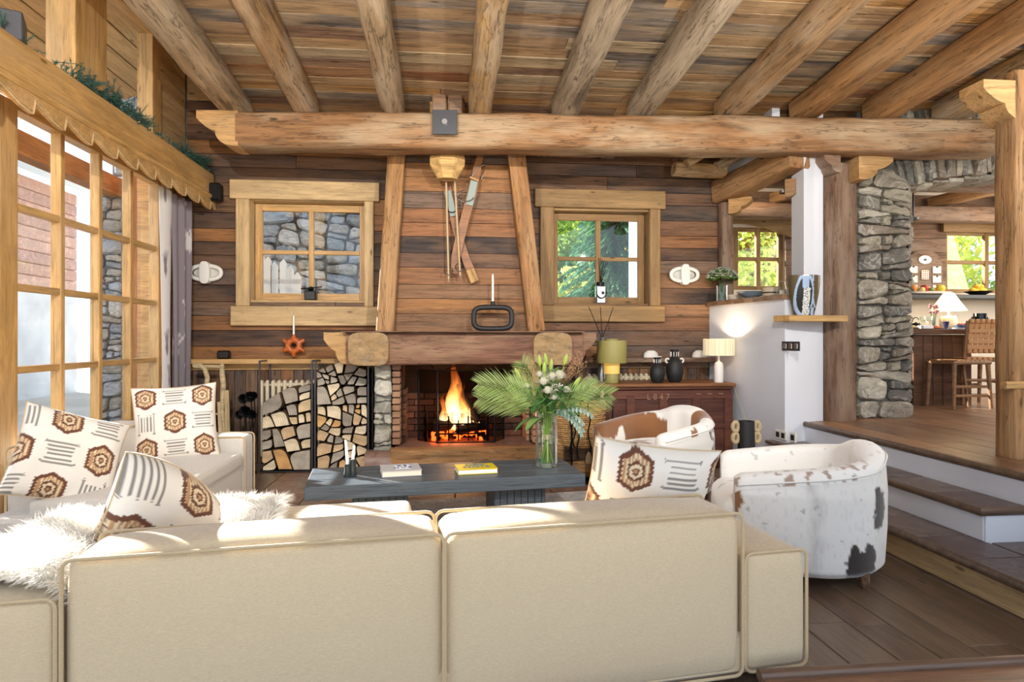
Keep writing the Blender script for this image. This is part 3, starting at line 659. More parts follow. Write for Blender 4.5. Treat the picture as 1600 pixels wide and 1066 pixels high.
def kitchen_window(name, W, nx, nz, arch=False):
    w_ = empty(name, ((W[0]+W[1])/2, KY, W[2]), kind='structure'); x0, x1, z0, z1 = W; Y = KY+.08
    for i in range(nx+1): x = x0+.03+(x1-x0-.06)*i/nx; board('mullion', (x, Y, z0), (x, Y, z1), .06, .075 if i % 2 == 0 else .06, MT['pine_brown'], w_, up=(1, 0, 0))
    for j in range(nz+1):
        z = z0+.03+(z1-z0-.06)*j/nz
        for i in range(nx): board('glazing_bar', (x0+.06+(x1-x0-.06)*i/nx, Y, z), (x0+(x1-x0-.06)*(i+1)/nx, Y, z), .05, .05, MT['pine_brown'], w_)
    for i in range(nx):
        for j in range(nz): G().box((0, 0, 0), ((x1-x0)/nx-.07, .005, (z1-z0)/nz-.05)).obj('pane', MT['glass'], w_, T(x0+(x1-x0)*(i+.5)/nx, Y+.01, z0+(z1-z0)*(j+.5)/nz), smooth=False)
    if arch:
        n = 14; po = [(x0-.1, z1+.28)]+[(x0-.1+(x1-x0+.2)*i/n, z1-.16+.2*sin(pi*i/n)) for i in range(n+1)]+[(x1+.1, z1+.28)]
        G().prism(po, KY-.06, KY+.0).obj('arched_lintel', MT['pine_brown'], w_, smooth=False)
    else: board('lintel', (x0-.1, KY-.05, z1+.03), (x1, KY-.05, z1+.03), .06, .12, MT['pine_brown'], w_)
kitchen_window('window_5', KA, 4, 2, True); kitchen_window('window_6', KB, 3, 2)
board('ledge', (KB[0]-1.4, KY-.2, 1.90), (8.9, KY-.2, 1.90), .42, .05, MT['blackplastic'], kw)
G().box((0, 0, 0), (7, 2.5, .05)).obj('ceiling.001', MT['beam_dark'], None, T(6, 7.3, 3.48), smooth=False, kind='structure')
kc = bpy.data.objects['ceiling.001']
plank_rows(kc, MT['beam_dark'], lambda x, z: V((x, 8.4-z, 3.44)), 2.6, 9.4, 0, 2.3, .22, seed=61, lmin=2, lmax=4)
rwall = G().box((0, 0, 0), (.1, 8.5, 3.8)).obj('wall_east', MT['cream_wall'], None, T(8.95, 4.3, 2.3), smooth=False, kind='structure')
# ================================================================ BEAMS, POSTS, JOISTS
def ang(px, Y): return PY(px, 500, Y).x
bx0 = V((-2.13, 6.0, 3.195)); bx1 = V((5.05, 5.50, 3.195))
mb = empty('timber_beam', (1.4, 5.7, 3.05), label='long horizontal hewn ceiling beam across the room with carved end', cat='beam', kind='thing')
dirb = (bx1-bx0).normalized()
rough_beam('beam_body', bx0+dirb*.28, bx1, .30, .31, MT['beam'], mb, ch=.22, amp=.016, seed=1, segs=50)
G().prism([(-x, z) for x, z in ogee(.36, .31)], -.14, .14).obj('carved_end', MT['corbel'], mb, frame(bx0+dirb*.3+V((0, 0, .15)), dirb), smooth=True, ang=40)
pp = PY(695, 190, 5.76); pl_ = G().box((0, 0, 0), (.215, .012, .215), .003).obj('metal_plate', MT['gunmetal'], mb, frame(V((pp.x, 5.628, 3.23)), dirb), smooth=False)
G().cyl((0, -.02, 0), (0, 0, 0), .025, n=10).obj('bolt', MT['chrome'], pl_, frame(V((pp.x, 5.62, 3.23)), dirb))
JX = [-1.92, -1.285, -.495, .29, 1.07, 1.77, 2.60, 3.31, 4.02, 4.70]
JW = [.25, .2, .19, .2, .22, .21, .22, .22, .25, .27]
jl = ['first ceiling joist from the window side, grey-brown, above the carved beam end', 'second ceiling joist from the window side, grey hewn log above the small-paned window',
      'third ceiling joist from the window side, straight squared timber left of the metal plate', 'fourth ceiling joist from the window side, just right of the metal plate',
      'fifth ceiling joist from the window side, pale round-hewn log', 'sixth ceiling joist from the window side, golden left face and grey right face',
      'seventh ceiling joist from the window side, with yellow patch at its beam end', 'eighth ceiling joist from the window side, orange-brown log',
      'ninth ceiling joist from the window side, reddish log towards the dining area', 'rightmost ceiling joist, thick grey log above the stone arch']
jm = ['joist', 'joist', 'joist', 'joist', 'joist', 'joist', 'joist', 'post', 'post', 'joist']
for i, x in enumerate(JX):
    yb = bx0.y+(x-bx0.x)*(bx1.y-bx0.y)/(bx1.x-bx0.x); zb = lambda y: 3.35+.065*(5.7-y)+.125
    rough_beam('ceiling_joist', (x, yb+.12, zb(yb+.12)), (x, -.4, zb(-.4)), JW[i], .24, MT[jm[i]], None, ch=.35, amp=.014, seed=i*3+2, segs=44, label=jl[i], cat='joist', group='ceiling joists', kind='thing')
for i, x in enumerate((-1.28, -.49, 1.07, 1.77, 2.6)):
    board('joist_tail', (x-.02, 6.3, 3.44), (x-.02, 6.98, 3.40), .16, .14, MT['beam_dark'], ce)
# chimney breast
cbx = lambda px, z, Y=6.42: PY(px, 500, Y).x
MTz = 1.40
ch = empty('chimney_breast', (.1, 6.7, 1.4), kind='structure')
xb0, xb1, xt0, xt1 = ang(604, 6.45), ang(838, 6.45), ang(623, 6.45), ang(804, 6.45)
rr = random.Random(77); z = 1.40
while z < 3.5:
    hh = rr.uniform(.135, .2); f = lambda zz: (zz-1.4)/1.85; a = [xb0+(xt0-xb0)*f(z), xb1+(xt1-xb1)*f(z), xb1+(xt1-xb1)*f(z+hh), xb0+(xt0-xb0)*f(z+hh)]
    g = G(); cx = sum(a)/4; o = rr.uniform(-.004, .004)
    g.prism([(a[0]-cx, .002), (a[1]-cx, .002), (a[2]-cx, hh-.002), (a[3]-cx, hh-.002)], o, .03, bev=.006)
    g.obj('plank', MT['wall'], ch, T(cx, 6.48, z), smooth=False); z += hh
for s, xa, xb in ((-1, xb0, xt0), (1, xb1, xt1)):
    pts = [(xa, 6.5, 1.4), (xa, 7.0, 1.4), (xb, 7.0, 3.45), (xb, 6.5, 3.45)]
    panel('side_panel', pts if s < 0 else pts[::-1], .02, MT['wall'], ch)
rough_beam('timber_post', (ang(602, 6.40), 6.40, 1.41), (ang(622, 6.40), 6.40, 3.36), .17, .16, MT['post'], None, ch=.15, amp=.008, seed=21, up=(0, 1, 0), label='slanted orange timber post on left side of the chimney breast', cat='post', kind='thing')
rough_beam('timber_post', (ang(838, 6.40), 6.40, 1.41), (ang(803, 6.40), 6.40, 3.36), .17, .16, MT['post'], None, ch=.15, amp=.008, seed=24, up=(0, 1, 0), label='slanted orange timber post on right side of the chimney breast', cat='post', kind='thing')
# hanging octagonal king post
kp = empty('king_post', (ang(699, 6.1), 6.16, 2.85), label='short octagonal hanging timber with carved tip above the skis', cat='post', kind='thing')
kx = ang(699, 6.16)
g = G(); octo = [(cos(pi/8+k*pi/4), sin(pi/8+k*pi/4)) for k in range(8)]
def octl(g, prof, hx, hy):
    n = 8; vs = []; fs = []
    for r, z in prof: vs += [(x*hx*r*1.08, y*hy*r*1.08, z) for x, y in octo]
    for i in range(len(prof)-1): fs += [(i*n+k, i*n+(k+1) % n, (i+1)*n+(k+1) % n, (i+1)*n+k) for k in range(n)]
    fs += [tuple(range(n))[::-1], tuple(range((len(prof)-1)*n, len(prof)*n))]; g.add(vs, fs)
octl(g, [(.55, 0), (1.0, .13), (1.0, .2), (.86, .225), (1.0, .25), (1.0, .9)], .165, .14)
g.obj('post_body', wood('golden post', ['#c9a268'], dark=.6, grain=7, bump=.3), kp, frame(V((kx, 6.16, 2.86)), (1, 0, 0)), smooth=False)
for dx in (-.075, .075):
    G().box((0, 0, 0), (.13, .14, .3), .01).obj('upper_block', MT['beam_dark'], kp, T(kx+dx, 6.0, 3.45), smooth=False)
# big square post, brackets, pier timber
px0, px1 = ang(1284, 5.80), ang(1334, 5.80)
bp_ = empty('timber_post', ((px0+px1)/2, 5.85, .55), label='thick square dark timber post between white pier and stone pillar', cat='post', kind='thing')
rough_beam('post_body', ((px0+px1)/2, 5.86, .545), ((px0+px1)/2, 5.86, 3.0), .27, .3, MT['beam_dark'], bp_, ch=.08, amp=.012, seed=31, up=(1, 0, 0), rot=.35)
G().prism(ogee(.34, .22), -.12, .12).obj('bracket', MT['corbel'], bp_, T((px0+px1)/2+.08, 5.72, 3.04), ang=40)
G().prism([(-x, z) for x, z in ogee(.16, .16)], -.12, .12).obj('bracket', MT['beam_dark'], bp_, T((px0+px1)/2-.1, 5.72, 3.04), ang=40)
rp = PZ(1592, 718, .55)
rg = empty('timber_post', (rp.x+.05, rp.y, .55), label='tall pale hewn post at the right edge on the stair landing', cat='post', kind='thing')
rough_beam('post_body', (rp.x+.06, rp.y+.08, .545), (rp.x+.06, rp.y+.08, 3.10), .17, .17, MT['post'], rg, ch=.12, amp=.008, seed=41, up=(1, 0, 0))
rough_beam('peg', (rp.x-.09, rp.y+.02, 1.03), (rp.x+.35, rp.y-.02, 1.04), .06, .05, MT['corbel'], rg, ch=.4, amp=.01, seed=3, segs=6)
G().prism([(-x, z) for x, z in ogee(.34, .26)], -.1, .1).obj('bracket', MT['corbel'], rg, T(rp.x+.09, rp.y+.1, 3.03), ang=40)
# beam over the half wall with corbels and small post
ob = empty('timber_beam', (3.05, 6.3, 2.95), label='brown beam over the half wall opening with carved corbels', cat='beam', kind='thing')
rough_beam('beam_body', (3.07, 6.98, 2.99), (3.28, 5.7, 3.06), .22, .25, MT['post'], ob, ch=.15, seed=51)
for y, x in ((6.86, 3.10), (5.98, 3.27)):
    G().prism(ogee(.24, .17), -.09, .09).obj('corbel', MT['corbel'] if y > 6.5 else MT['beam'], ob, T(x+.02, y, 2.88) @ RZ(-pi/6), ang=40)
rough_beam('post_body', (3.10, 6.9, 1.745), (3.10, 6.9, 2.85), .13, .13, MT['beam_dark'], ob, ch=.2, seed=53, up=(1, 0, 0))
# small carved truss ends beside it
tr = empty('truss_end', (2.6, 6.6, 2.95), label='small carved truss timbers under the main beam beside white plaster', cat='beam', kind='thing')
p = PY(1058, 258, 6.5); q = PY(1135, 262, 6.5)
rough_beam('tie', (p.x-.02, 6.55, p.z-.02), (q.x, 6.55, q.z-.02), .15, .12, MT['joist'], tr, ch=.4, seed=61, amp=.02)
rough_beam('strut', (p.x+.08, 6.45, p.z+.0), (p.x+.42, 6.45, p.z+.22), .13, .1, MT['joist'], tr, ch=.3, seed=62)
rough_beam('strut', (q.x-.12, 6.5, q.z-.0), (q.x+.28, 6.5, q.z+.22), .13, .1, MT['joist'], tr, ch=.3, seed=63)
# kitchen timbers
for i, (y, z_) in enumerate(((7.1, 3.2), (8.1, 3.02))):
    rough_beam('timber_beam', (3.35, y, z_), (8.8, y, z_), .2, .2, MT['beam_dark'], None, ch=.2, seed=70+i, label=('nearer' if i == 0 else 'farther')+' dark timber beam crossing the kitchen ceiling behind the arch', cat='beam', kind='thing', group='kitchen beams')
for i in range(3):
    x = 4.9+i*1.15
    rough_beam('timber_beam', (x-.5, 8.3, 3.22), (x+.3, 6.5, 3.34), .16, .15, MT['post'], None, ch=.2, seed=80+i, label='brown rafter under the kitchen ceiling, %s from the stone pillar' % ('first', 'second', 'third')[i], cat='beam', kind='thing', group='kitchen rafters')
# ================================================================ FIREPLACE
fp = empty('fireplace', (.1, 6.6, 0), label='open stone and brick fireplace with heavy timber mantel in the middle of the wall', cat='fireplace')
FY = 6.28
fx = lambda px, Y=FY: ang(px, Y)
X0, X1 = fx(583), fx(868); O0, O1 = fx(625), fx(833)
zf = lambda py, Y=FY, px=700: PY(px, py, Y).z
zt, zbm = zf(569), zf(692)
# mantel
rough_beam('mantel_beam', (fx(545), 6.28, 1.245), (fx(905), 6.28, 1.245), .34, .31, MT['mantel'], fp, ch=.12, amp=.014, seed=91, segs=24)
for s, xx in ((-1, fx(548, 6.2)), (1, fx(892, 6.2))):
    G().prism([(s*x, z) for x, z in ogee(.24, .30)], -.13, .13).obj('carved_end', MT['corbel'] if s < 0 else MT['mantel'], fp, T(xx, 6.27, 1.395), ang=40)
end_m = stone('cut log end', ['#ab8c64'], bump=.9, vein=.12)
for i, px in enumerate((577, 862)):
    xx = fx(px, 6.1); n = 12; po = [(.185*math.copysign(abs(cos(t))**.45, cos(t)), .155*math.copysign(abs(sin(t))**.45, sin(t))) for t in [2*pi*k/16+.2 for k in range(16)]]
    G().prism(po, 0, .45, mi2=1).obj('log_end', [MT['corbel'], end_m], fp, T(xx, 6.02, 1.24), smooth=True, ang=40)
vprism([(fx(540), 6.02), (fx(905), 6.02), (fx(905), 6.98), (fx(540), 6.98)], 1.397, 1.405, MT['mantel'], 'mantel_top', fp)
# stone piers
for a, b, sd_ in ((X0, fx(612), 3), (fx(846), X1, 6)):
    G().box(((a+b)/2, 6.66, .62), (b-a-.02, .66, .96)).obj('pier_core', MT['mortar'], fp, smooth=False)
    rubble_face(T(0, 6.34, 0), [(a, .2), (b, .2), (b, 1.1), (a, 1.1)], .17, .13, MT['palestone'], fp, depth=.06, seed=sd_, gap=.008, asp=1.3)
    rough_beam('stone_foot', (a-.06, 6.24, .13), (b+.03, 6.24, .13), .3, .25, MT['slab'], fp, ch=.35, amp=.02, seed=sd_, segs=6)
for a, b in ((fx(612), O0), (O1, fx(846))):
    z = .30
    while z < 1.09: G().box((0, 0, 0), (b-a-.004, .22, .055), .005).obj('brick', MT['brick'], fp, T((a+b)/2, 6.42, z+.03), smooth=False); z += .066
    G().box(((a+b)/2, 6.72, .68), (b-a-.03, .5, .9)).obj('jamb_core', MT['mortar'], fp, smooth=False)
rough_beam('hearth_beam', (fx(612), 6.2, .20), (fx(846), 6.2, .20), .22, .16, MT['post'], fp, ch=.12, amp=.008, seed=95)
G().box(((O0+O1)/2, 6.65, .25), (O1-O0+.1, .68, .06)).obj('hearth', MT['slab'], fp, smooth=False)
G().box(((O0+O1)/2, 6.5, .11), (O1-O0+.1, .5, .2)).obj('hearth_base', MT['mortar'], fp, smooth=False)
# firebox lining of bricks
rr = random.Random(3)
def brickwall(p, ex, L, z0, z1, par, mat, bw_=.21, bh=.068):
    n = 0; z = z0; ex = V(ex)
    while z < z1:
        x = -bw_/2*(n % 2)
        while x < L:
            a, b = max(0, x), min(L, x+bw_)
            if b-a > .03: G().box((0, 0, 0), (b-a-.008, .05, bh-.008), .004).obj('brick', mat, par, frame(V(p)+ex*((a+b)/2)+V((0, 0, z+bh/2)), ex), smooth=False)
            x += bw_
        z += bh; n += 1
MT['sootbrick'] = stone('sooty fire bricks', ['#55382a', '#452e24', '#654232', '#3a2a22'], bump=.3, vein=0)
brickwall((O0, 6.93, .28), (1, 0, 0), O1-O0, 0, .45, fp, MT['sootbrick'])
G().box(((O0+O1)/2, 6.97, .68), (O1-O0+.1, .03, .95)).obj('firebox_back', MT['soot'], fp, smooth=False)
for s, x in ((1, O0+.012), (-1, O1-.012)):
    brickwall((x, 6.53, .28), (0, 1, 0), .4, 0, .5, fp, MT['brick'] if s < 0 else MT['sootbrick'])
    G().box((x-.02*s, 6.72, .68), (.03, .5, .95)).obj('firebox_side', MT['soot'], fp, smooth=False)
G().box(((O0+O1)/2, 6.72, 1.13), (O1-O0+.1, .5, .06)).obj('firebox_top', MT['soot'], fp, smooth=False)
# fire screen
fsn = empty('fire_screen', (0, 6.36, .28), label='black folding mesh fire screen in front of the flames', cat='fire screen')
sx = [fx(654, 6.6), fx(683, 6.42), fx(773, 6.42), fx(787, 6.6)]; sy = [6.6, 6.40, 6.40, 6.6]
mesh_m = thin_glass('fire screen mesh', (.62, .62, .62), .0, .4)
for i in range(3):
    a = V((sx[i], sy[i], 0)); b = V((sx[i+1], sy[i+1], 0)); z0, z1 = .30, 1.02
    G().tube([a+V((0, 0, z0)), b+V((0, 0, z0)), b+V((0, 0, z1)), a+V((0, 0, z1))], .011, 6, closed=True).obj('panel_frame', MT['iron'], fsn)
    panel('mesh_panel', [a+V((0, 0, z0)), b+V((0, 0, z0)), b+V((0, 0, z1)), a+V((0, 0, z1))], .002, mesh_m, fsn)
for a, b in ((0, 1), (1, 2)):
    c0, c1 = V((sx[a], sy[a], 1.03)), V((sx[b], sy[b], 1.03)); n = 12
    G().tube([c0.lerp(c1, .15+.7*k/n)+V((0, 0, .055*sin(pi*k/n))) for k in range(n+1)], .006, 6).obj('handle', MT['iron'], fsn)
# grate, logs, embers, flames
gr = empty('fire_grate', (0, 6.72, .28), label='iron fire grate with upright bars under burning logs', cat='grate')
fcx = fx(716, 6.7)
for k in range(5): G().cyl((fcx-.2+.1*k, 6.58, .29), (fcx-.2+.1*k, 6.58, .5+.04*(k % 2)), .008, n=6).obj('bar', MT['iron'], gr)
for z in (.36, .46): G().cyl((fcx-.24, 6.58, z), (fcx+.26, 6.58, z), .009, n=6).obj('rail', MT['iron'], gr)
for dx in (-.33, .3): G().tube([(fcx+dx, 6.62, .28), (fcx+dx, 6.62, .6)], [.018, .01], 8).obj('andiron', MT['iron'], gr)
char = plain('charred bark', '#2a211d', rough=1, bump=.8, bscale=20)
for i, (a, b, r_) in enumerate((((fcx-.26, 6.7, .42), (fcx+.1, 6.76, .44), .06), ((fcx-.02, 6.66, .40), (fcx+.3, 6.78, .42), .055), ((fcx-.2, 6.8, .5), (fcx+.22, 6.72, .52), .05), ((fcx-.0, 6.8, .85), (fcx+.2, 6.66, .47), .035))):
    G().tube([V(a).lerp(V(b), k/6)+V((0, 0, .008*noise.noise(V((i, k, 0))))) for k in range(7)], r_, 9).obj('fire_log', char, None, label=['charred log burning at left in the grate', 'charred log burning at right in the grate', 'dark log lying across the back of the fire', 'thin charred branch leaning up through the flames'][i], cat='log', group='logs in the fire')
def emitter(name, c, s):
    m, nt, b = nm(name); L = nt.links.new; nt.nodes.remove(b); o = nt.nodes['Material Output']
    e = N(nt, 'ShaderNodeEmission'); e.inputs[0].default_value = lin(c); e.inputs[1].default_value = s; L(e.outputs[0], o.inputs[0]); return m
g = G(); rr = random.Random(4)
for k in range(140):
    x = fcx+rr.uniform(-.26, .28); y = rr.uniform(6.62, 6.85); z = .30+rr.uniform(0, .09)*(1-abs(x-fcx)*2)
    g.box((x, y, z), (rr.uniform(.015, .05),)*3, .006, mi=0 if rr.random() < .45 else 1, M=None)
g.obj('ember_bed', [emitter('glowing embers', '#ff5a1c', 5.), char], None, kind='stuff', label='bed of glowing red embers under the grate', cat='embers')
def flame_mat(name):
    m, nt, b = nm(name); L = nt.links.new; nt.nodes.remove(b); o = nt.nodes['Material Output']
    tc = N(nt, 'ShaderNodeTexCoord'); sx_ = N(nt, 'ShaderNodeSeparateXYZ'); L(tc.outputs['Object'], sx_.inputs[0])
    e = N(nt, 'ShaderNodeEmission'); cr = ramp(nt, [(0., '#ff9a50'), (.2, '#ffd9a0'), (.5, '#ff9c48'), (.8, '#e8641c'), (1., '#8a3010')]); L(sx_.outputs['Z'], cr.inputs[0]); L(cr.outputs[0], e.inputs[0])
    es = ramp(nt, [(0., 1.), (.35, .6), (.8, .16), (1., .03)]); L(sx_.outputs['Z'], es.inputs[0]); mu = N(nt, 'ShaderNodeMath', operation='MULTIPLY'); mu.inputs[1].default_value = 9.0; L(es.outputs[0], mu.inputs[0]); L(mu.outputs[0], e.inputs[1])
    t = N(nt, 'ShaderNodeBsdfTransparent'); mx = N(nt, 'ShaderNodeMixShader')
    lw_ = N(nt, 'ShaderNodeLayerWeight'); lw_.inputs['Blend'].default_value = .5
    mp = N(nt, 'ShaderNodeMapping'); mp.inputs['Scale'].default_value = (14, 14, 1.6); L(tc.outputs['Object'], mp.inputs[0]); no = N(nt, 'ShaderNodeTexNoise', i_Scale=1.4, i_Detail=3.); L(mp.outputs[0], no.inputs['Vector'])
    nr = ramp(nt, [(.35, .2), (.65, 1.)]); L(no.outputs['Fac'], nr.inputs[0])
    inv = N(nt, 'ShaderNodeMath', operation='SUBTRACT'); inv.inputs[0].default_value = 1; L(lw_.outputs['Facing'], inv.inputs[1])
    al = N(nt, 'ShaderNodeMath', operation='MULTIPLY'); L(inv.outputs[0], al.inputs[0]); L(nr.outputs[0], al.inputs[1])
    zf_ = ramp(nt, [(0., 1.), (.5, .85), (1., 0.)]); L(sx_.outputs['Z'], zf_.inputs[0]); a2 = N(nt, 'ShaderNodeMath', operation='MULTIPLY'); L(al.outputs[0], a2.inputs[0]); L(zf_.outputs[0], a2.inputs[1])
    L(a2.outputs[0], mx.inputs[0]); L(t.outputs[0], mx.inputs[1]); L(e.outputs[0], mx.inputs[2]); L(mx.outputs[0], o.inputs[0]); return m
fmt = flame_mat('flames')
fr = empty('fire', (fcx, 6.72, .4), label='tall orange flames rising in the fireplace', cat='flames')
for i, (dx, dy, h_, r_, ln) in enumerate(((-.05, 0, .76, .075, .02), (-.12, .03, .4, .05, -.04), (.03, .05, .5, .05, .02), (.12, .0, .5, .055, -.12), (.03, -.04, .3, .05, .0), (.2, .02, .24, .035, -.05))):
    n = 14; g = G(); g.tube([(ln*(k/n)+.018*sin(k*.9+i), .01*sin(k*1.3+i), k/n*1.0) for k in range(n+1)], [r_*(sin(pi*min(1, .22+k/n*.78))**1.1)*(1 if k < n else .02)+.002 for k in range(n+1)], 14)
    o = g.obj('flame', fmt, fr, T(fcx+dx, 6.72+dy, .38) @ Matrix.Diagonal((1, 1, h_, 1)))
fl_l = bpy.data.lights.new('fire_glow', 'POINT'); fl_l.energy = 9; fl_l.color = (1, .5, .2); fl_l.shadow_soft_size = .12
o = bpy.data.objects.new('fire_glow', fl_l); C.objects.link(o); o.location = (fcx, 6.62, .62)
# ================================================================ SOFAS
def piped(name, parent, M, d, puff, r=.035, mat='linen', pipes=True, n=8):
    o = softbox(d, puff, r, n).obj(name, MT[mat], parent, M, ang=60)
    if pipes:
        hx, hy, hz = (a/2+.002 for a in d); rc = .03
        for y in (-hy, hy):
            g = G(); pts = []
            for cx, cz, a0 in ((hx-rc, hz-rc, 0), (-hx+rc, hz-rc, 90), (-hx+rc, -hz+rc, 180), (hx-rc, -hz+rc, 270)):
                for k in range(4): a = radians(a0+30*k); pts.append((cx+rc*cos(a), y*.985, cz+rc*sin(a)))
            g.tube(pts, .0065, 6, closed=True); g.obj('piping', MT['piping'], o, M)
    return o
S0 = V((1.398, 2.373, 0)); SA = radians(7.5)
MS = T(*S0) @ RZ(SA)                                   # local: x negative towards the left, y away
sofa = link('sofa', None, None, MS, label='large oatmeal linen sofa seen from behind in the foreground', cat='sofa')
piped('armrest', sofa, MS @ T(-.135, .5, .295), (.265, 1.0, .45), (.008, .0, .012))
piped('armrest', sofa, MS @ T(-2.80, .5, .315), (.42, 1.0, .50), (.008, .0, .015))
piped('back_cushion', sofa, MS @ T(-.85, .15, .37), (1.135, .29, .615), (.01, .03, .03), r=.05)
piped('back_cushion', sofa, MS @ T(-1.998, .15, .37), (1.145, .29, .615), (.01, .03, .035), r=.05)
piped('seat_cushion', sofa, MS @ T(-.84, .64, .31), (1.12, .72, .22), (.0, .0, .03), pipes=False)
piped('seat_cushion', sofa, MS @ T(-1.99, .92, .31), (1.13, 1.26, .22), (.0, .0, .03), pipes=False)
G().box((0, 0, 0), (2.55, 1.0, .16), .02).obj('base', MT['linen'], sofa, MS @ T(-1.3, .52, .13), smooth=False)
for x in (-.1, -2.9):
    for y in (.08, .92): G().box((0, 0, 0), (.06, .06, .05), .004).obj('leg', MT['iron'], sofa, MS @ T(x, y, .025), smooth=False)
# sofa along the windows
LX0, LX1, LY0, LY1 = -2.52, -1.58, 3.72, 5.42
s2 = empty('sofa', ((LX0+LX1)/2, (LY0+LY1)/2, 0), label='pale linen sofa along the tall windows with box armrest at far end', cat='sofa')
MR = RZ(pi/2)
cx_, cy_ = (LX0+LX1)/2, (LY0+LY1)/2
piped('armrest', s2, T(cx_, LY1-.12, .32), (LX1-LX0, .24, .5), (.0, .008, .012), mat='linen_top')
G().box((0, 0, 0), (LX1-LX0-.02, LY1-LY0-.26, .30), .02).obj('base', MT['linen_top'], s2, T(cx_, cy_-.13, .21), smooth=False)
piped('seat_cushion', s2, T(cx_+.12, cy_-.13, .40), (.70, LY1-LY0-.27, .12), (.0, .0, .03), mat='linen_top', pipes=False)
bl = (LY1-LY0-.26)/2
for ya, yb_ in ((3.92, 4.27), (4.28, 5.17)):
    piped('back_cushion', s2, T(LX0+.13, (ya+yb_)/2, .46) @ MR, (yb_-ya, .24, .50), (.01, .035, .03), r=.05, mat='linen_top')
for x in (LX0+.06, LX1-.06):
    for y in (LY0+.06, LY1-.06): G().box((0, 0, 0), (.06, .06, .06), .004).obj('leg', MT['iron'], s2, T(x, y, .03), smooth=False)
# ---------------------------------------------------------------- printed cushions
def mixc(a, b, t): return tuple(a[i]+(b[i]-a[i])*t for i in range(3))
CW = lin('#efe9df')[:3]; BR = lin('#6b4331')[:3]; TN = lin('#b98f68')[:3]; CRM = lin('#e2cfae')[:3]; GY = lin('#8f8a85')[:3]
def printcol(u, v, ox=0, oy=0, cells=3.0):
    x = u*cells+ox; y = v*cells+oy; c, r = math.floor(x), math.floor(y); fx_, fy_ = x-c-.5, y-r-.5
    jag = .03*sin(fy_*160)+.02*noise.noise(V((x*9, y*40, 0)))
    if (c+r) % 2:
        ax, ay = abs(fx_)+jag*.5, abs(fy_); d = max(ax/.37, (ay+ax*.55)/.47)
        if d > 1: return CW
        if d > .78: return BR
        if d > .62: return TN if sin(fx_*70) > -.3 else CRM
        if d > .5: return CRM if sin(fx_*90) > 0 else TN
        if d > .36: return BR if cells < 2.9 or d > .42 else TN
        if d > .2: return CRM
        return BR if d > .1 else TN
    if (c % 2) == 0 and (c*7+r) % 4 == 2: fx_, fy_ = fy_, fx_
    if abs(fx_)+jag < .40 and abs(fy_) < .34:
        k = (fy_+.34)/.68*6; q = k-math.floor(k)
        edge = .40 if int(k) in (0, 5) else .30
        if .25 < q < .72 and abs(fx_)+jag < edge: return GY
        if int(k) in (0, 5) and .1 < q < .9 and .36 < abs(fx_) < .41: return GY
    return CW
def cushion(M, s=.5, th=.17, label='', ox=0, oy=0, cells=3.0, group=None, droop=0., slump=0.):
    n = 96; vs = []; fs = []; cols = []; idx = {}
    for side in (1, -1):
        for i in range(n+1):
            for j in range(n+1):
                a, b = -1+2*i/n, -1+2*j/n
                edge = i in (0, n) or j in (0, n)
                if edge and side < 0: idx[side, i, j] = idx[1, i, j]; continue
                k = 1-.07*(1-abs(b)**2)*abs(a)**3; k2 = 1-.07*(1-abs(a)**2)*abs(b)**3
                x = a*s/2*k; z = b*s/2*k2-slump*((a+1)/2)**2*((b+1)/2)**1.5; x -= slump*.25*((a+1)/2)**2*((b+1)/2)**1.5; h = th/2*((1-a**4)*(1-b**4))**.55
                wr = .006*noise.noise(V((a*3+ox*5, b*3, side)))+.012*noise.noise(V((a*1.3, b*1.3+ox*3, side*2)))
                y = side*(h+wr*(1 if not edge else 0)) + droop*a*a
                idx[side, i, j] = len(vs); vs.append((x, y, z)); cols.append(printcol((a+1)/2, (b+1)/2, ox, oy, cells))
        for i in range(n):
            for j in range(n):
                q = (idx[side, i, j], idx[side, i+1, j], idx[side, i+1, j+1], idx[side, i, j+1]); fs.append(q[::-1] if side > 0 else q)
    g = G().add(vs, fs)
    t = link('cushion', None, None, M, label=label, cat='cushion', group=group)
    g.obj('cover', MT['print'], t, M, cols=cols, ang=80)
    pts = []
    for a, b in [(-1+k/12, -1) for k in range(24)]+[(1, -1+k/12) for k in range(24)]+[(1-k/12, 1) for k in range(24)]+[(-1, 1-k/12) for k in range(24)]:
        k = 1-.07*(1-abs(b)**2)*abs(a)**3; k2 = 1-.07*(1-abs(a)**2)*abs(b)**3; sl = slump*((a+1)/2)**2*((b+1)/2)**1.5; pts.append((a*s/2*k-sl*.25, droop*a*a, b*s/2*k2-sl))
    G().tube(pts, .004, 5, closed=True).obj('seam', MT['piping'], t, M)
    return t
def face_to(loc, yaw, lean, roll=0):   # front (-Y) turned by yaw, leaning back by lean
    return T(*loc) @ RZ(radians(yaw)) @ RX(radians(-lean)) @ RY(radians(roll))
cushion(face_to((-2.02, 5.0, .71), 18, 14, -3), .57, .17, 'printed medallion cushion upright against the far arm of the window sofa', ox=0, oy=1)
cushion(face_to((-2.18, 3.93, .66), 48, 26, 22), .55, .17, 'printed medallion cushion leaning at the left edge against the window sofa back', ox=.5, oy=.3, cells=2.6)
cushion(MS @ T(-2.42, .56, .67) @ RZ(radians(40)) @ RX(radians(24)) @ RY(radians(10)), .52, .2, 'slumped printed cushion tilted on the white sheepskin throw', ox=.2, oy=.6, cells=2.2, slump=.24)
cushion(MS @ T(-.47, .47, .63) @ RZ(radians(-10)) @ RX(radians(20)) @ RY(radians(8)), .56, .2, 'printed medallion cushion behind right back cushion of the foreground sofa', ox=.65, oy=.25, cells=2.7)
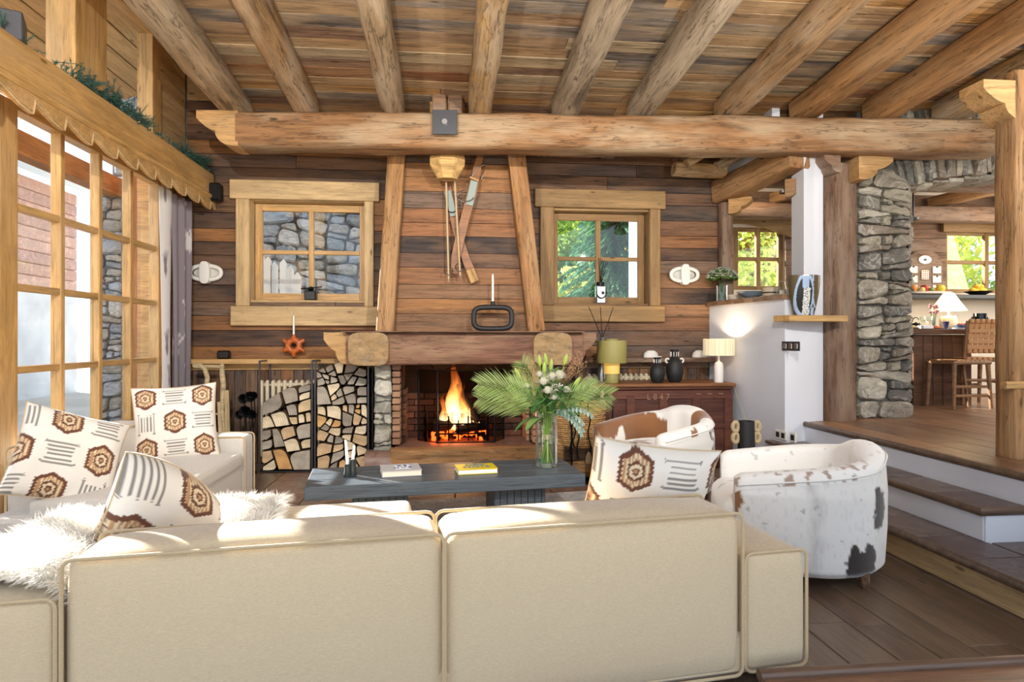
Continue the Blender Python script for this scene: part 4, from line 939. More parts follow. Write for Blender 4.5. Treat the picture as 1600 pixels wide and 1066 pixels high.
# ---------------------------------------------------------------- sheepskin throw
def fur_throw():
    base = []; rr = random.Random(2)
    # local sofa coordinates: drapes over the left arm and the seat beside it
    def surf(a, b):
        x = -3.12+a*.98; y = .10+b*1.42+.05*noise.noise(V((a*3, 3, 0)))
        arm = 1/(1+math.exp((x+2.56)*26)); out = 1/(1+math.exp((x+3.02)*30))
        e = 1/(1+math.exp((y-1.0)*22))
        z = .455+(.60-.455)*arm*e; z = z*(1-.25*out)+.02*noise.noise(V((x*4, y*4, 1)))
        if y > 1.5: z -= (y-1.5)*.5
        return V((x, y, z))
    n, m = 40, 50; g = G(); vs = [surf(i/n, j/m)+V((0, 0, .01)) for i in range(n+1) for j in range(m+1)]; k = m+1
    g.add(vs, [(i*k+j, (i+1)*k+j, (i+1)*k+j+1, i*k+j+1) for i in range(n) for j in range(m)])
    for q in range(30000):
        a, b = rr.random(), rr.random(); ed = rr.random()
        if ed < .12: a = rr.choice((0, 1))*1.0
        elif ed < .22: b = rr.choice((0, 1))*1.0
        p = surf(a, b); L = rr.uniform(.045, .1)
        lx = noise.noise(V((a*5, b*5, 3)))*1.1+rr.uniform(-.4, .4)+(-.9 if a == 0 else .9 if a == 1 else 0); ly = noise.noise(V((a*5, b*5, 9)))*1.1+rr.uniform(-.4, .4)+(-.8 if b == 0 else .9 if b == 1 else 0)
        d = V((lx, ly, rr.uniform(.4, 1.0))).normalized(); w_ = d.cross(V((rr.uniform(-1, 1), rr.uniform(-1, 1), 0))).normalized()*.0022
        mid = p+d*L*.55; tip = p+d*L+V((d.x, d.y, -.6))*L*.28
        g.add([p-w_*1.3, p+w_*1.3, mid+w_, mid-w_, tip], [(0, 1, 2, 3), (3, 2, 4)])
    return g
fur_throw().obj('sheepskin_throw', MT['fur'], None, MS, smooth=False, kind='stuff', label='fluffy long white sheepskin throw over left end of the foreground sofa', cat='throw')
# ---------------------------------------------------------------- rug and coffee table
tl = PZ(475, 762, .38); tr_ = PZ(915, 741, .38); TA = atan2(tr_.y-tl.y, tr_.x-tl.x); TW = (tr_-tl).length
dpt = .62
MTb = T(tl.x, tl.y, 0) @ RZ(TA)
rug_m = fabric('looped grey rug', '#a9a6a6', scale=60, bump=1., var=.3)
rug = empty('rug', (tl.x, tl.y, 0), label='grey looped wool rug with pale fringe under the charcoal coffee table', cat='rug')
g = G(); rr = random.Random(6)
g.box((0, 0, 0), (2.5, 2.2, .014), .004); g.obj('rug_body', rug_m, rug, MTb @ T(1.02, -.14, .012), smooth=False)
g = G()
for k in range(420):
    y = -1.24+k*2.2/420; g.tube([(-.22, y, .016), (-.28, y+rr.uniform(-.01, .01), .018), (-.33-rr.random()*.04, y+rr.uniform(-.02, .02), .006)], [.003, .0025, .001], 4)
g.obj('fringe', MT['fur'], rug, MTb, kind='stuff')
tb = link('coffee_table', None, None, MTb, label='low charcoal stained timber coffee table on two block legs', cat='coffee table')
bw_ = dpt/3
for k in range(3): G().box((0, 0, 0), (TW, bw_-.002, .09), .005).obj('board', MT['tabletop'], tb, MTb @ T(TW/2, bw_*(k+.5), .335), smooth=False)
for x in (.30, 1.27):
    lg = G().box((0, 0, 0), (.37, .36, .265), .008).obj('leg', MT['tabletop'], tb, frame((MTb @ V((x+.14, .28, .155))), (0, 0, 1), (MTb.to_3x3() @ V((1, 0, 0)))) if False else MTb @ T(x+.185, .28, .157), smooth=False)
    for j in range(7): G().box((0, 0, 0), (.004, .003, .26)).obj('groove', MT['iron'], lg, MTb @ T(x+.04+j*.05, .099, .157), smooth=False)
def textmesh(name, body, size, mat, parent, M, ext=.0008, bold=False, **t):
    cu = bpy.data.curves.new(name, 'FONT'); cu.body = body; cu.size = size; cu.extrude = ext; cu.align_x = 'CENTER'; cu.align_y = 'CENTER'
    if bold: cu.offset = size*.02
    o = bpy.data.objects.new(name, cu); me = bpy.data.meshes.new_from_object(o); bpy.data.objects.remove(o); me.materials.clear(); me.materials.append(mat); return link(name, me, parent, M, **t)
ink = plain('blue grey ink', '#6d7f96', rough=.6)
def book(px, py, w_, d_, h_, rot, cover, edge, label, **k):
    p = PZ(px, py, .38); M = T(p.x, p.y, .3805) @ RZ(TA+radians(rot))
    b = link('book', None, None, M, label=label, cat='book')
    G().box((w_/2, d_/2, h_-.003), (w_, d_, .005), .001).box((w_/2, d_/2, .003), (w_, d_, .005), .001).obj('cover', cover, b, M, smooth=False)
    G().box((w_/2, d_/2, h_/2), (w_-.008, d_-.008, h_-.01)).obj('pages', edge, b, M, smooth=False)
    return b, M
cov1 = plain('grey book cover', '#c4c3c4', rough=.35); pages = plain('cream pages', '#e9e1cf', rough=.8)
b1, Mb = book(597, 747, .275, .25, .042, 3, cov1, pages, 'thick pale grey art book on the coffee table next to the candles')
G().box((.15, .13, .0422), (.11, .13, .001)).obj('cover_picture', plain('white label', '#e9ecf2'), b1, Mb, smooth=False)
for j, ln in enumerate(('Z E', 'N U S')): textmesh('lettering', ln, .05, plain('navy ink', '#3b4a80'), b1, Mb @ T(.15, .165-j*.06, .0435), bold=True)
cov2 = plain('yellow book cover', '#e3c91f', rough=.35)
b2, Mb = book(716, 743, .285, .20, .038, 1, cov2, plain('white pages', '#f2f2ee'), 'bright yellow art book with grey letters on the coffee table')
for j, ln in enumerate(('DE SIGN', 'NO IDEA')):
    textmesh('lettering', ('DESI', 'NO16')[j], .075, ink, b2, Mb @ T(.145, .145-j*.07, .0385), bold=True)
# candleholder with two candles
p = PZ(546, 745, .38); ch_ = empty('candle_holder', (p.x, p.y, .38), label='small dark double candle holder on the sunlit end of the coffee table', cat='candle holder')
cm = plain('dark glazed ceramic', '#2a3436', rough=.2)
for dx, dz in ((-.012, .0), (.022, .03)):
    G().lathe([(.026, 0), (.028, .01), (.022, .05), (.024, .085+dz), (.017, .09+dz), (.012, .08+dz)], 16).obj('socket', cm, ch_, T(p.x+dx, p.y+dx*.4, .38))
for k, (dx, dz, h_) in enumerate(((-.012, .08, .17), (.022, .11, .10))):
    c_ = empty('candle', (p.x+dx, p.y+dx*.4, .38+dz), label=('taller' if k == 0 else 'shorter')+' white candle in the dark holder on the coffee table', cat='candle', group='coffee table candles')
    M = T(p.x+dx, p.y+dx*.4, .38+dz) @ RY(radians(-4 if k == 0 else 6))
    G().lathe([(.0105, 0), (.010, h_*.6), (.008, h_), (.001, h_+.008)], 12).obj('wax', MT['candle'], c_, M)
    G().cyl((0, 0, h_), (0, .002, h_+.018), .0012, n=5).obj('wick', MT['iron'], c_, M)
# ================================================================ TUB CHAIRS
def blob(x, y, z, s, seed): return noise.noise(V((x*s+seed, y*s+seed*2, z*s)))+.35*noise.noise(V((x*s*3.1, y*s*3.1+seed, z*s*3)))+.12*noise.noise(V((x*s*11, y*s*11, z*s*5)))
WH = lin('#eeebe6')[:3]; BK = lin('#2b2422')[:3]; BN = lin('#8a5c38')[:3]; DB = lin('#3a2620')[:3]; SPK = lin('#a7a3a0')[:3]; PG = lin('#d9d5cf')[:3]
def tub_chair(loc, rot, colf, label):
    M = T(*loc) @ RZ(rot)        # local: faces -Y, origin at the centre of the round back
    t = link('tub_chair', None, None, M, label=label, cat='armchair', group='cowhide tub chairs')
    ro, th, arm = .43, .11, .42; half = pi/2*ro; tot = half+arm; NP = 200
    def plan(s):                 # s: signed distance from the back centre -> point, outward normal
        b = abs(s); sg = 1 if s >= 0 else -1
        if b < half: a = b/ro; return V((sin(a)*sg*ro, cos(a)*ro, 0)), V((sin(a)*sg, cos(a), 0))
        q = b-half; return V((sg*(ro-.03*(q/arm)**2), -q, 0)), V((sg, -.02, 0)).normalized()
    def zt(s): b = abs(s)/tot; return .70-.10*b**1.4+math.exp(-(s/.26)**4)*.05
    def resample(p, n):
        L = [0]
        for i in range(1, len(p)): L.append(L[-1]+hypot(p[i][0]-p[i-1][0], p[i][1]-p[i-1][1]))
        out = []; k = 0
        for i in range(n+1):
            d = L[-1]*i/n
            while k < len(L)-2 and L[k+1] < d: k += 1
            f_ = (d-L[k])/max(1e-9, L[k+1]-L[k]); out.append((p[k][0]+(p[k+1][0]-p[k][0])*f_, p[k][1]+(p[k+1][1]-p[k][1])*f_))
        return out
    vs = []; cols = []; rows = []
    for i in range(NP+1):
        s = -tot+2*tot*i/NP; z_ = zt(s); th_ = th+.07*math.exp(-(s/.28)**4); P, nn = plan(s); rr_ = th_/2
        endf = 1-.35*max(0, (abs(s)-tot+.05)/.05)**2
        prof = [(-.03, .07), (0, .10), (.012, .3), (.014, .5), (.004, z_-.09)]+[(-rr_+rr_*cos(q)+.004, z_-rr_*.75+rr_*.75*sin(q)) for q in [pi*k/9 for k in range(10)]]+[(-th_, z_-.14), (-th_+.01, .36)]
        row = []
        pr_ = resample(prof, 100)
        for k, (o_, z) in enumerate(pr_):
            o2 = -th/2+(o_+th/2)*endf; q = P+nn*o2; q.z = z if z < .5 else z-(1-endf)*.06; row.append(len(vs)); vs.append(q); cols.append(colf(s/ro, z, k < 55, q))
        rows.append(row)
    m = len(rows[0]); fs = [(rows[i][k], rows[i+1][k], rows[i+1][k+1], rows[i][k+1]) for i in range(NP) for k in range(m-1)]
    fs += [tuple(rows[0]), tuple(rows[-1])[::-1]]
    G().add(vs, fs).obj('shell', MT['hide'], t, M, cols=cols, ang=60)
    pts = []
    for i in range(81): s = (-tot+2*tot*i/80)*.985; P, nn = plan(s); q = P+nn*.008; pts.append((q.x, q.y, zt(s)-.055))
    G().tube(pts, .005, 6).obj('welt', MT['ceramic'], t, M)
    g = softbox((2*(ro-th)+.01, ro-th+arm+.10, .30), (.0, .02, .035), .07, 22)
    vv = [(v[0], v[1]-.06, v[2]+.29) for v in g.v]; vv = [(x*(1 if y < .0 else sqrt(max(.05, 1-(y/(ro-th+.04))**2))), y, z) for x, y, z in vv]
    g.v = vv; g.obj('seat_cushion', MT['hide'], t, M, cols=[colf(9, v[2], False, V(v)) for v in vv], ang=60)
    for x in (-.3, .3):
        for y in (-.32, .25): G().tube([(x, y, .09), (x*1.03, y*1.03, .0)], [.03, .022], 10).obj('leg', MT['beam_dark'], t, M)
    return t
def col_near(a, z, outer, p):
    x, y, zz = p; c = WH
    if a == 9: return SPK if noise.noise(V((x*20, y*20, 1))) > .5 else WH
    sp_ = noise.noise(V((x*30, y*30, zz*30)))
    if outer:
        c = mixc(WH, PG, .7*max(0, min(1, .5+1.2*noise.noise(V((x*3+3, y*3, zz*2))))))
        if noise.noise(V((x*80, y*80, zz*22))) > .36: c = mixc(c, SPK, .16)
        if sp_ > .62: c = mixc(c, SPK, .8)
        rd = abs(a-1.62+.1*noise.noise(V((zz*6, 1, 2)))); c = mixc(c, SPK, .75*max(0, 1-rd/.12)*(.5+.5*noise.noise(V((x*50, y*50, zz*14)))))
        for ca_, cz_, ra, rz_, col_ in ((1.02, .15, .26, .10, BK), (.72, .42, .13, .12, BK), (2.55, .46, .10, .07, BN)):
            e = ((a-ca_)/ra)**2+((zz-cz_)/rz_)**2+.9*noise.noise(V((x*16, y*16, zz*16)))+.4*noise.noise(V((x*60, y*60, zz*40))); c = mixc(c, col_, max(0, min(1, (1.1-e)*5)))
    else:
        if zz > .45 and noise.noise(V((x*55, y*20, zz*20))) > .22 and a > .6 and noise.noise(V((x*5, y*5, 3))) > -.1: c = mixc(c, BN, .75)
        if sp_ > .5: c = mixc(c, SPK, .5)
    return c
def col_far(a, z, outer, p):
    x, y, zz = p; n = blob(x, y, zz, 3.6, 8.3)
    if a == 9: return BN if blob(x, y, zz, 4., 2.2) > .3 else WH
    if outer:
        k = blob(x, y, zz, 5.2, 3.3)
        f_ = lambda q: max(0, min(1, q*14)); return mixc(mixc(PG, BN, f_(zz-.60)), DB, f_(k-.12)) if a > 0 else mixc(WH, BN, f_(n-.08))
    if abs(a) < .5: return WH
    return mixc(WH, BN, max(0, min(1, (blob(x, y, zz*.6, 3.4, 6.2)-.0)*14)))
tub_chair((2.08, 3.60, 0), radians(-108), col_near, 'white cowhide tub chair with black patches, nearer chair by the steps')
tub_chair((1.80, 5.30, 0), radians(-60), col_far, 'brown and white cowhide tub chair in front of the carved chest')
# ================================================================ LEFT OF THE HEARTH: RACKS, LOGS, RADIATOR, SLEDGE
RYf, RYb = 6.56, 6.93
r0, r1, r2 = ang(404, RYf), ang(490, RYf), ang(577, RYf)
rk_tops = 1.11
def rack(x0, x1, label):
    t = empty('log_rack', ((x0+x1)/2, 6.75, 0), label=label, cat='log rack', group='log racks')
    g = .008
    for x in (x0+.01, x1-.01):
        for y in (RYf, RYb): G().box((0, 0, 0), (.016, .016, rk_tops-.02), .001).obj('upright', MT['gunmetal'], t, T(x, y, .02+(rk_tops-.02)/2), smooth=False)
        for z in (.02, rk_tops): G().box((0, 0, 0), (.016, RYb-RYf, .016), .001).obj('side_rail', MT['gunmetal'], t, T(x, (RYf+RYb)/2, z), smooth=False)
    G().box((0, 0, 0), (x1-x0, .016, .016), .001).obj('cross_rail', MT['gunmetal'], t, T((x0+x1)/2, RYb, rk_tops), smooth=False)
    G().box((0, 0, 0), (x1-x0-.004, RYb-RYf, .008), .001).obj('tray', MT['gunmetal'], t, T((x0+x1)/2, (RYf+RYb)/2, .012), smooth=False)
    for x in (x0+.03, x1-.03): G().cyl((x, 6.75, 0), (x, 6.75, .01), .015, n=8).obj('foot', MT['iron'], t)
    return t
rack(r0, r1-.005, 'thin steel log rack, left one in front of the radiator, half full')
rack(r1+.005, r2, 'thin steel log rack beside the stone hearth pier, full to the top')
def endgrain(name, cols):
    m, nt, b = nm(name); L = nt.links.new
    oi = N(nt, 'ShaderNodeObjectInfo'); k = len(cols); pr = ramp(nt, [(i/k, c) for i, c in enumerate(cols)], 'CONSTANT'); L(oi.outputs['Random'], pr.inputs[0])
    tc = N(nt, 'ShaderNodeTexCoord'); mp = N(nt, 'ShaderNodeMapping'); mp.inputs['Scale'].default_value = (1, .15, 1); mp.inputs['Location'].default_value = (.07, 0, .05); L(tc.outputs['Object'], mp.inputs[0])
    wv = N(nt, 'ShaderNodeTexWave', wave_type='RINGS', rings_direction='Y', i_Scale=14., i_Distortion=2.5, i_Detail=3.); L(mp.outputs[0], wv.inputs['Vector'])
    no = N(nt, 'ShaderNodeTexNoise', i_Scale=9., i_Detail=6.); L(tc.outputs['Object'], no.inputs['Vector'])
    g = ramp(nt, [(.0, .84), (1., 1.08)]); L(wv.outputs['Fac'], g.inputs[0]); g2 = ramp(nt, [(.3, .62), (.6, 1.08)]); L(no.outputs['Fac'], g2.inputs[0])
    m1 = N(nt, 'ShaderNodeMix', data_type='RGBA', blend_type='MULTIPLY'); m1.inputs['Factor'].default_value = 1; L(pr.outputs[0], m1.inputs['A']); L(g.outputs[0], m1.inputs['B'])
    m2 = N(nt, 'ShaderNodeMix', data_type='RGBA', blend_type='MULTIPLY'); m2.inputs['Factor'].default_value = 1; L(m1.outputs['Result'], m2.inputs['A']); L(g2.outputs[0], m2.inputs['B'])
    L(m2.outputs['Result'], b.inputs['Base Color']); b.inputs['Roughness'].default_value = .9
    bp = N(nt, 'ShaderNodeBump', i_Strength=.5, i_Distance=.01); L(no.outputs['Fac'], bp.inputs['Height']); L(bp.outputs[0], b.inputs['Normal']); return m
eg_pale = endgrain('pale split end grain', ['#dfc8a4', '#d8bc92', '#e6d3b2', '#d0b088']); eg_grey = endgrain('weathered end grain', ['#a89c8c', '#998e80', '#b5aa9a'])
eg_orange = endgrain('orange split end grain', ['#d6a468', '#dcb074']); bark = wood('log bark', ['#6d5640', '#7b6450', '#5f4c3b'], dark=.5, bump=.9, grain=10)
ordw = ['first', 'second', 'third', 'fourth', 'fifth', 'sixth', 'seventh', 'eighth', 'ninth', 'tenth']
def stack(x0, x1, topf, dx, dz, seed, side, greyf):
    rr = random.Random(seed)
    outline = [(x0+.02, .018), (x1-.02, .018), (x1-.02, topf(1)), ((x0+x1)/2, topf(.5)), (x0+.02, topf(0))]
    zmax = max(topf(0), topf(.5), topf(1)); pts = []
    for p in jitter_pts(x0+.02, x1-.02, .02, zmax, dx, dz, .3, rr):
        if p[1] < topf((p[0]-x0)/(x1-x0))-.02: pts.append(p)
    cells = []; shatter(outline, dx, dz, .75, rr, cells); cells = [(c_, 0) for c_ in cells]
    items = []
    for poly, i in cells:
        cz = sum(p[1] for p in poly)/len(poly); cx = sum(p[0] for p in poly)/len(poly); items.append((cz, cx, poly))
    items.sort(); nrow = max(1, round((zmax-.02)/dz)); rws = [[] for _ in range(nrow+2)]
    for it in items: rws[min(nrow, int((it[0]-.02)/dz))].append(it)
    for ri, rw_ in enumerate(rws):
        rw_.sort(key=lambda t: t[1])
        for k, (cz, cx, poly) in enumerate(rw_):
            q = shrink(poly, rr.uniform(.005, .013)); n = len(q)
            if n < 3: continue
            big = max(range(n), key=lambda i: hypot(q[i][0]-q[(i+1) % n][0], q[i][1]-q[(i+1) % n][1])); a, b = q[big], q[(big+1) % n]   # bulge the bark edge
            nx, nz = (b[1]-a[1]), -(b[0]-a[0]); l = hypot(nx, nz) or 1; bl_ = .0
            mids = [(a[0]+(b[0]-a[0])*t+nx/l*bl_*sin(pi*t), a[1]+(b[1]-a[1])*t+nz/l*bl_*sin(pi*t)) for t in (.25, .5, .75)]
            q2 = []
            for i in range(n):
                if i == (big+1) % n and n > 3:                     # one corner rounded into an arc
                    pa, pb, pc = q[i-1], q[i], q[(i+1) % n]
                    for t in (.0, .25, .5, .75, 1.):
                        u = (pb[0]+(pa[0]-pb[0])*.5, pb[1]+(pa[1]-pb[1])*.5); v = (pb[0]+(pc[0]-pb[0])*.5, pb[1]+(pc[1]-pb[1])*.5)
                        q2.append(((1-t)**2*u[0]+2*t*(1-t)*pb[0]+t*t*v[0], (1-t)**2*u[1]+2*t*(1-t)*pb[1]+t*t*v[1]))
                else: q2.append(q[i])
            cxx = sum(p[0] for p in q2)/len(q2); czz = sum(p[1] for p in q2)/len(q2)
            q2 = [(x-cxx, z-czz) for x, z in q2]
            area_ = max(p[0] for p in q2)-min(p[0] for p in q2)
            grey = rr.random() < greyf(cz, (cx-x0)/(x1-x0)); orange = (not grey) and rr.random() < .2
            c_ = 'grey weathered' if grey else 'orange' if orange else 'pale'
            shp = {3: 'wedge-shaped', 4: 'wedge-shaped', 5: 'chunky split', 6: 'broad split'}.get(n, 'half-round')
            row = 'bottom row' if ri == 0 else ordw[min(9, ri)]+' row up'
            pos = 'at its left end' if k == 0 else 'at its right end' if k == len(rw_)-1 else ordw[min(9, k)]+' from its left'
            yj = rr.uniform(-.02, .025)
            g = G(); g.prism(q2, 0, .34, mi=0, mi2=1, bev=.04)
            g.obj('firewood_log', [bark, eg_grey if grey else eg_orange if orange else eg_pale], None, T(cxx, RYf+.01+yj, czz), smooth=True, ang=30,
                  label='%s %s log in %s log rack, %s, %s' % (c_.split()[0], shp.split()[0], side, row.replace(' row up', ' row'), pos.replace('at its', 'at').replace('from its', 'from')), cat='firewood', group='firewood in the %s rack' % side)
stack(r0, r1-.005, lambda t: .70+.20*t-.05*sin(t*9), .20, .15, 23, 'left', lambda z, t: .85 if z > .62 and t < .6 else .25)
stack(r1+.005, r2, lambda t: 1.02+.10*sin(pi*t), .17, .13, 19, 'right', lambda z, t: .75 if z > .62 else .22)
# radiators
def radiator(px_a, px_b, Y, z0, z1, mat, label, n=None):
    a, b = ang(px_a, Y), ang(px_b, Y); t = empty('radiator', ((a+b)/2, Y, z0), label=label, cat='radiator'); n = n or int((b-a)/.058); pr = (b-a)/n
    me = None
    for i in range(n):
        x = a+pr*(i+.5)
        if me is None:
            g = G(); g.box((0, 0, (z1-z0)/2), (pr*.62, .09, z1-z0), .014); g.cyl((-pr/2, 0, z1-z0-.05), (pr/2, 0, z1-z0-.05), .022, n=8).cyl((-pr/2, 0, .05), (pr/2, 0, .05), .022, n=8); me = g.mesh('radiator_section', mat)
        link('section', me, t, T(x, Y, z0))
    return t
cream = plain('cream radiator enamel', '#dfd3b8', rough=.45)
radiator(405, 575, 6.962-.02, .1, .90, cream, 'cream column radiator on the wall behind the log racks')
radiator(916, 1045, 6.94, .1, .95, cream, 'cream column radiator behind the carved chest')
# sledge leaning on the ledge
sl = PY(357, 690, 6.7); sg = empty('wooden_sledge', (-2.1, 6.65, 0), label='pale old wooden sledge with curved runners leaning on the wall', cat='sledge')
ash = wood('pale ash', ['#c8b48e', '#bda880'], dark=.7, grain=8, bump=.2)
def sp_(px, py, Y=6.66): return PY(px, py, Y)
for pa, pb, w_ in (((321, 628), (325, 745), .034), ((332, 628), (337, 745), .034), ((343, 628), (348, 745), .034), ((354, 610), (358, 745), .034)):
    a, b = sp_(*pa), sp_(*pb); board('slat', a, b, .045, .016, ash, sg, up=(0, -1, 0))
board('crossbar', sp_(316, 648, 6.675), sp_(358, 646, 6.675), .03, .02, ash, sg); board('crossbar', sp_(322, 728, 6.675), sp_(360, 726, 6.675), .03, .02, ash, sg)
G().tube([sp_(302, 572), sp_(312, 570), sp_(320, 577), sp_(324, 590), sp_(323, 603), sp_(318, 613), sp_(312, 620)], [.022, .024, .024, .024, .024, .022, .02], 8).obj('runner', ash, sg)
G().tube([sp_(347, 568), sp_(347, 585), sp_(349, 600), sp_(348, 615), sp_(347, 640), sp_(352, 700)], [.02, .026, .026, .024, .02, .018], 8).obj('runner', ash, sg)
G().tube([sp_(304, 573), sp_(346, 573)], .018, 8).obj('handle_bar', ash, sg)
# stand of iron roses (fire tool set) at the left of the racks
def iron_flower(p, r, par, n=7):
    g = G(); rr = random.Random(int(p.x*1000))
    for ring, (k_, rad, tilt) in enumerate(((5, .45, .9), (n, .8, .55), (n+2, 1.0, .2))):
        for k in range(k_):
            a = 2*pi*k/k_+ring*.4; d = V((cos(a), -.35, sin(a))); u = V((-sin(a), 0, cos(a))); c = p+d*r*rad*.45; w_ = r*.42
            e = V((0, -r*tilt, 0)); g.add([p-u*w_*.3, p+u*w_*.3, c+u*w_+e*.4, p+d*r*rad+u*w_*.5+e*.6, p+d*r*rad-u*w_*.5+e*.6, c-u*w_+e*.4], [(0, 1, 2, 5), (5, 2, 3, 4), (5, 2, 1, 0), (4, 3, 2, 5)])
    return g.obj('iron_bloom', MT['iron'], par, smooth=False)
it = empty('iron_flower_stand', (ang(384, 6.55), 6.55, 0), label='black wrought iron flower stand between the sledge and the left log rack', cat='fire tools')
for px, py, r_ in ((392, 620, .055), (381, 623, .05), (384, 643, .06), (375, 648, .045), (394, 648, .05), (397, 618, .04)):
    p = PY(px, py, 6.55); iron_flower(p, r_, it); G().tube([p, V((p.x+.01, 6.56, p.z-.25)), V((ang(384, 6.55), 6.56, .12))], .006, 6).obj('stem', MT['iron'], it)
G().lathe([(.1, 0), (.1, .012), (.02, .02), (.012, .14)], 20).obj('foot', MT['iron'], it, T(ang(384, 6.55), 6.56, 0))
# things on the left ledge (top at 1.125)
def on_ledge(px, Y=6.9): return V((ang(px, Y), Y, 1.1255))
p = on_ledge(459, 6.88); ts = empty('candle_holder', p, label='orange glazed star-shaped ceramic candle holder on the left ledge', cat='candle holder')
g = G(); n = 48; s_ = 14
for k in range(1): pass
pts = [];
star = []
for k in range(n):
    a = 2*pi*k/n; lob = max(0, cos(3*(a-pi/2)))**3*.0
    star.append(a)
tor = []
g.tube([(cos(a)*.058, 0, .115+sin(a)*.058) for a in star[::2]], .030, 12, closed=True)
for k in range(6):
    a = pi/6+k*pi/3 if False else pi/3*k+pi/6; c = V((cos(a)*.06, 0, .115+sin(a)*.06)); e = V((cos(a)*.125, 0, .115+sin(a)*.115))
    g.tube([c, c.lerp(e, .6), e], [.032, .024, .016], 10)
g.obj('body', MT['orange'], ts, T(p.x, p.y, p.z+.022))
cd1 = empty('candle', (p.x, p.y, p.z+.23), label='thin white candle standing in the orange star holder', cat='candle')
G().lathe([(.011, 0), (.009, .2), (.002, .225)], 12).obj('wax', MT['candle'], cd1, T(p.x, p.y, p.z+.235)); G().cyl((0, 0, 0), (0, 0, .02), .0012, n=5).obj('wick', MT['iron'], cd1, T(p.x, p.y, p.z+.458))
p = on_ledge(350, 6.88); G().box((0, 0, 0), (.12, .08, .085), .012).obj('speaker_box', MT['blackplastic'], None, T(p.x, p.y, p.z+.043), label='small black box speaker on the left ledge above the sledge', cat='speaker')
p = PY(335, 301, 6.9); spk = empty('wall_speaker', p, label='black wall speaker in the corner under the head beam', cat='speaker')
G().box((0, 0, 0), (.15, .12, .19), .02).obj('cabinet', MT['blackplastic'], spk, T(p.x, 6.9, p.z), smooth=False); G().box((0, 0, 0), (.12, .008, .16), .003).obj('grille', MT['iron'], spk, T(p.x, 6.836, p.z), smooth=False)
G().tube([(p.x-.01, 6.93, p.z+.09), (p.x-.02, 6.96, p.z+.2), (p.x-.14, 6.97, p.z+.32)], .004, 5).obj('cable', MT['blackplastic'], spk)
# floor-standing style speaker lying on the head beam at far left
p = PX(18, 42, -2.55); G().box((0, 0, 0), (.2, .22, .17), .008).obj('speaker_box', plain('grey speaker', '#4a4a50', rough=.5), None, T(-2.58, p.y-.02, 3.145) @ RZ(.45) @ RX(.0), label='dark grey box speaker on top of the pine head beam', cat='speaker')
# garland of fir on the head beam
fir = leafmat('fir needles', ['#2f4f45', '#3d6358', '#52776c', '#234038'], .15)
g = G(); rr = random.Random(12)
for k in range(800):
    y = rr.uniform(3.9, 6.85); dens = .5+.5*sin(y*3.6+2.2)
    if rr.random() > dens: continue
    c = V((-2.50+rr.uniform(-.05, .05), y, 3.07+rr.uniform(0, .05))); d = V((rr.uniform(-.3, 1), rr.uniform(-1, 1), rr.uniform(-.5, .9))).normalized(); L = rr.uniform(.06, .14)
    g.tube([c, c+d*L], [.003, .001], 4)
    for q in range(34):
        t = q/34; e = V((rr.uniform(-1, 1), rr.uniform(-1, 1), rr.uniform(-1, 1))).normalized()*.026+d*.012; b = c+d*L*t; w_ = e.cross(d).normalized()*.0022
        g.add([b-w_, b+w_, b+e], [(0, 1, 2)])
g.obj('fir_garland', fir, None, smooth=False, kind='stuff', label='bluish green fir garland lying along the top of the head beam', cat='garland')
# ---------------------------------------------------------------- wall lights either side
def sconce(px, py, label):
    p = PY(px, py, 6.99); t = empty('wall_light', p, label=label, cat='wall light', group='white ceramic wall lights')
    pts = [(p.x+.155*cos(a), 6.94, p.z+.075*math.copysign(abs(sin(a))**.8, sin(a))) for a in [2*pi*k/32 for k in range(32)]]
    G().tube(pts, .022, 10, closed=True).obj('ring', MT['ceramic'], t)
    vs = G(); vs.prism([(.05*math.copysign(abs(cos(a))**.6, cos(a)), .115*math.copysign(abs(sin(a))**.7, sin(a))) for a in [2*pi*k/28 for k in range(28)]], -.05, .03, bev=.12)
    vs.obj('centre_piece', MT['ceramic'], t, T(p.x, 6.945, p.z), ang=50)
    G().prism([(.13*cos(a), .055*sin(a)) for a in [2*pi*k/24 for k in range(24)]], .0, .02).obj('back_plate', plain('shaded inner ceramic', '#c9c8c2'), t, T(p.x, 6.965, p.z), ang=50)
    return t
sconce(324, 427, 'white ceramic oval wall light on the left of the pale window'); sconce(1067, 430, 'white ceramic oval wall light on the right of the brown window')
# incense burner (small black pot with lid) on left sill
p = PY(485, 475, 7.03); t = empty('incense_burner', (p.x, 7.03, 1.745), label='small black scented-stick pot on the left window sill', cat='ornament')
G().box((0, 0, 0), (.12, .1, .1), .01).obj('box', MT['blackplastic'], t, T(p.x, 7.05, 1.795), smooth=False); G().lathe([(.02, 0), (.04, .02), (.02, .045), (.0, .05)], 14).obj('knob', MT['iron'], t, T(p.x, 7.05, 1.845))
G().tube([(p.x-.10, 7.03, 1.868), (p.x+.12, 7.03, 1.89)], .006, 6).obj('stick', MT['iron'], t)
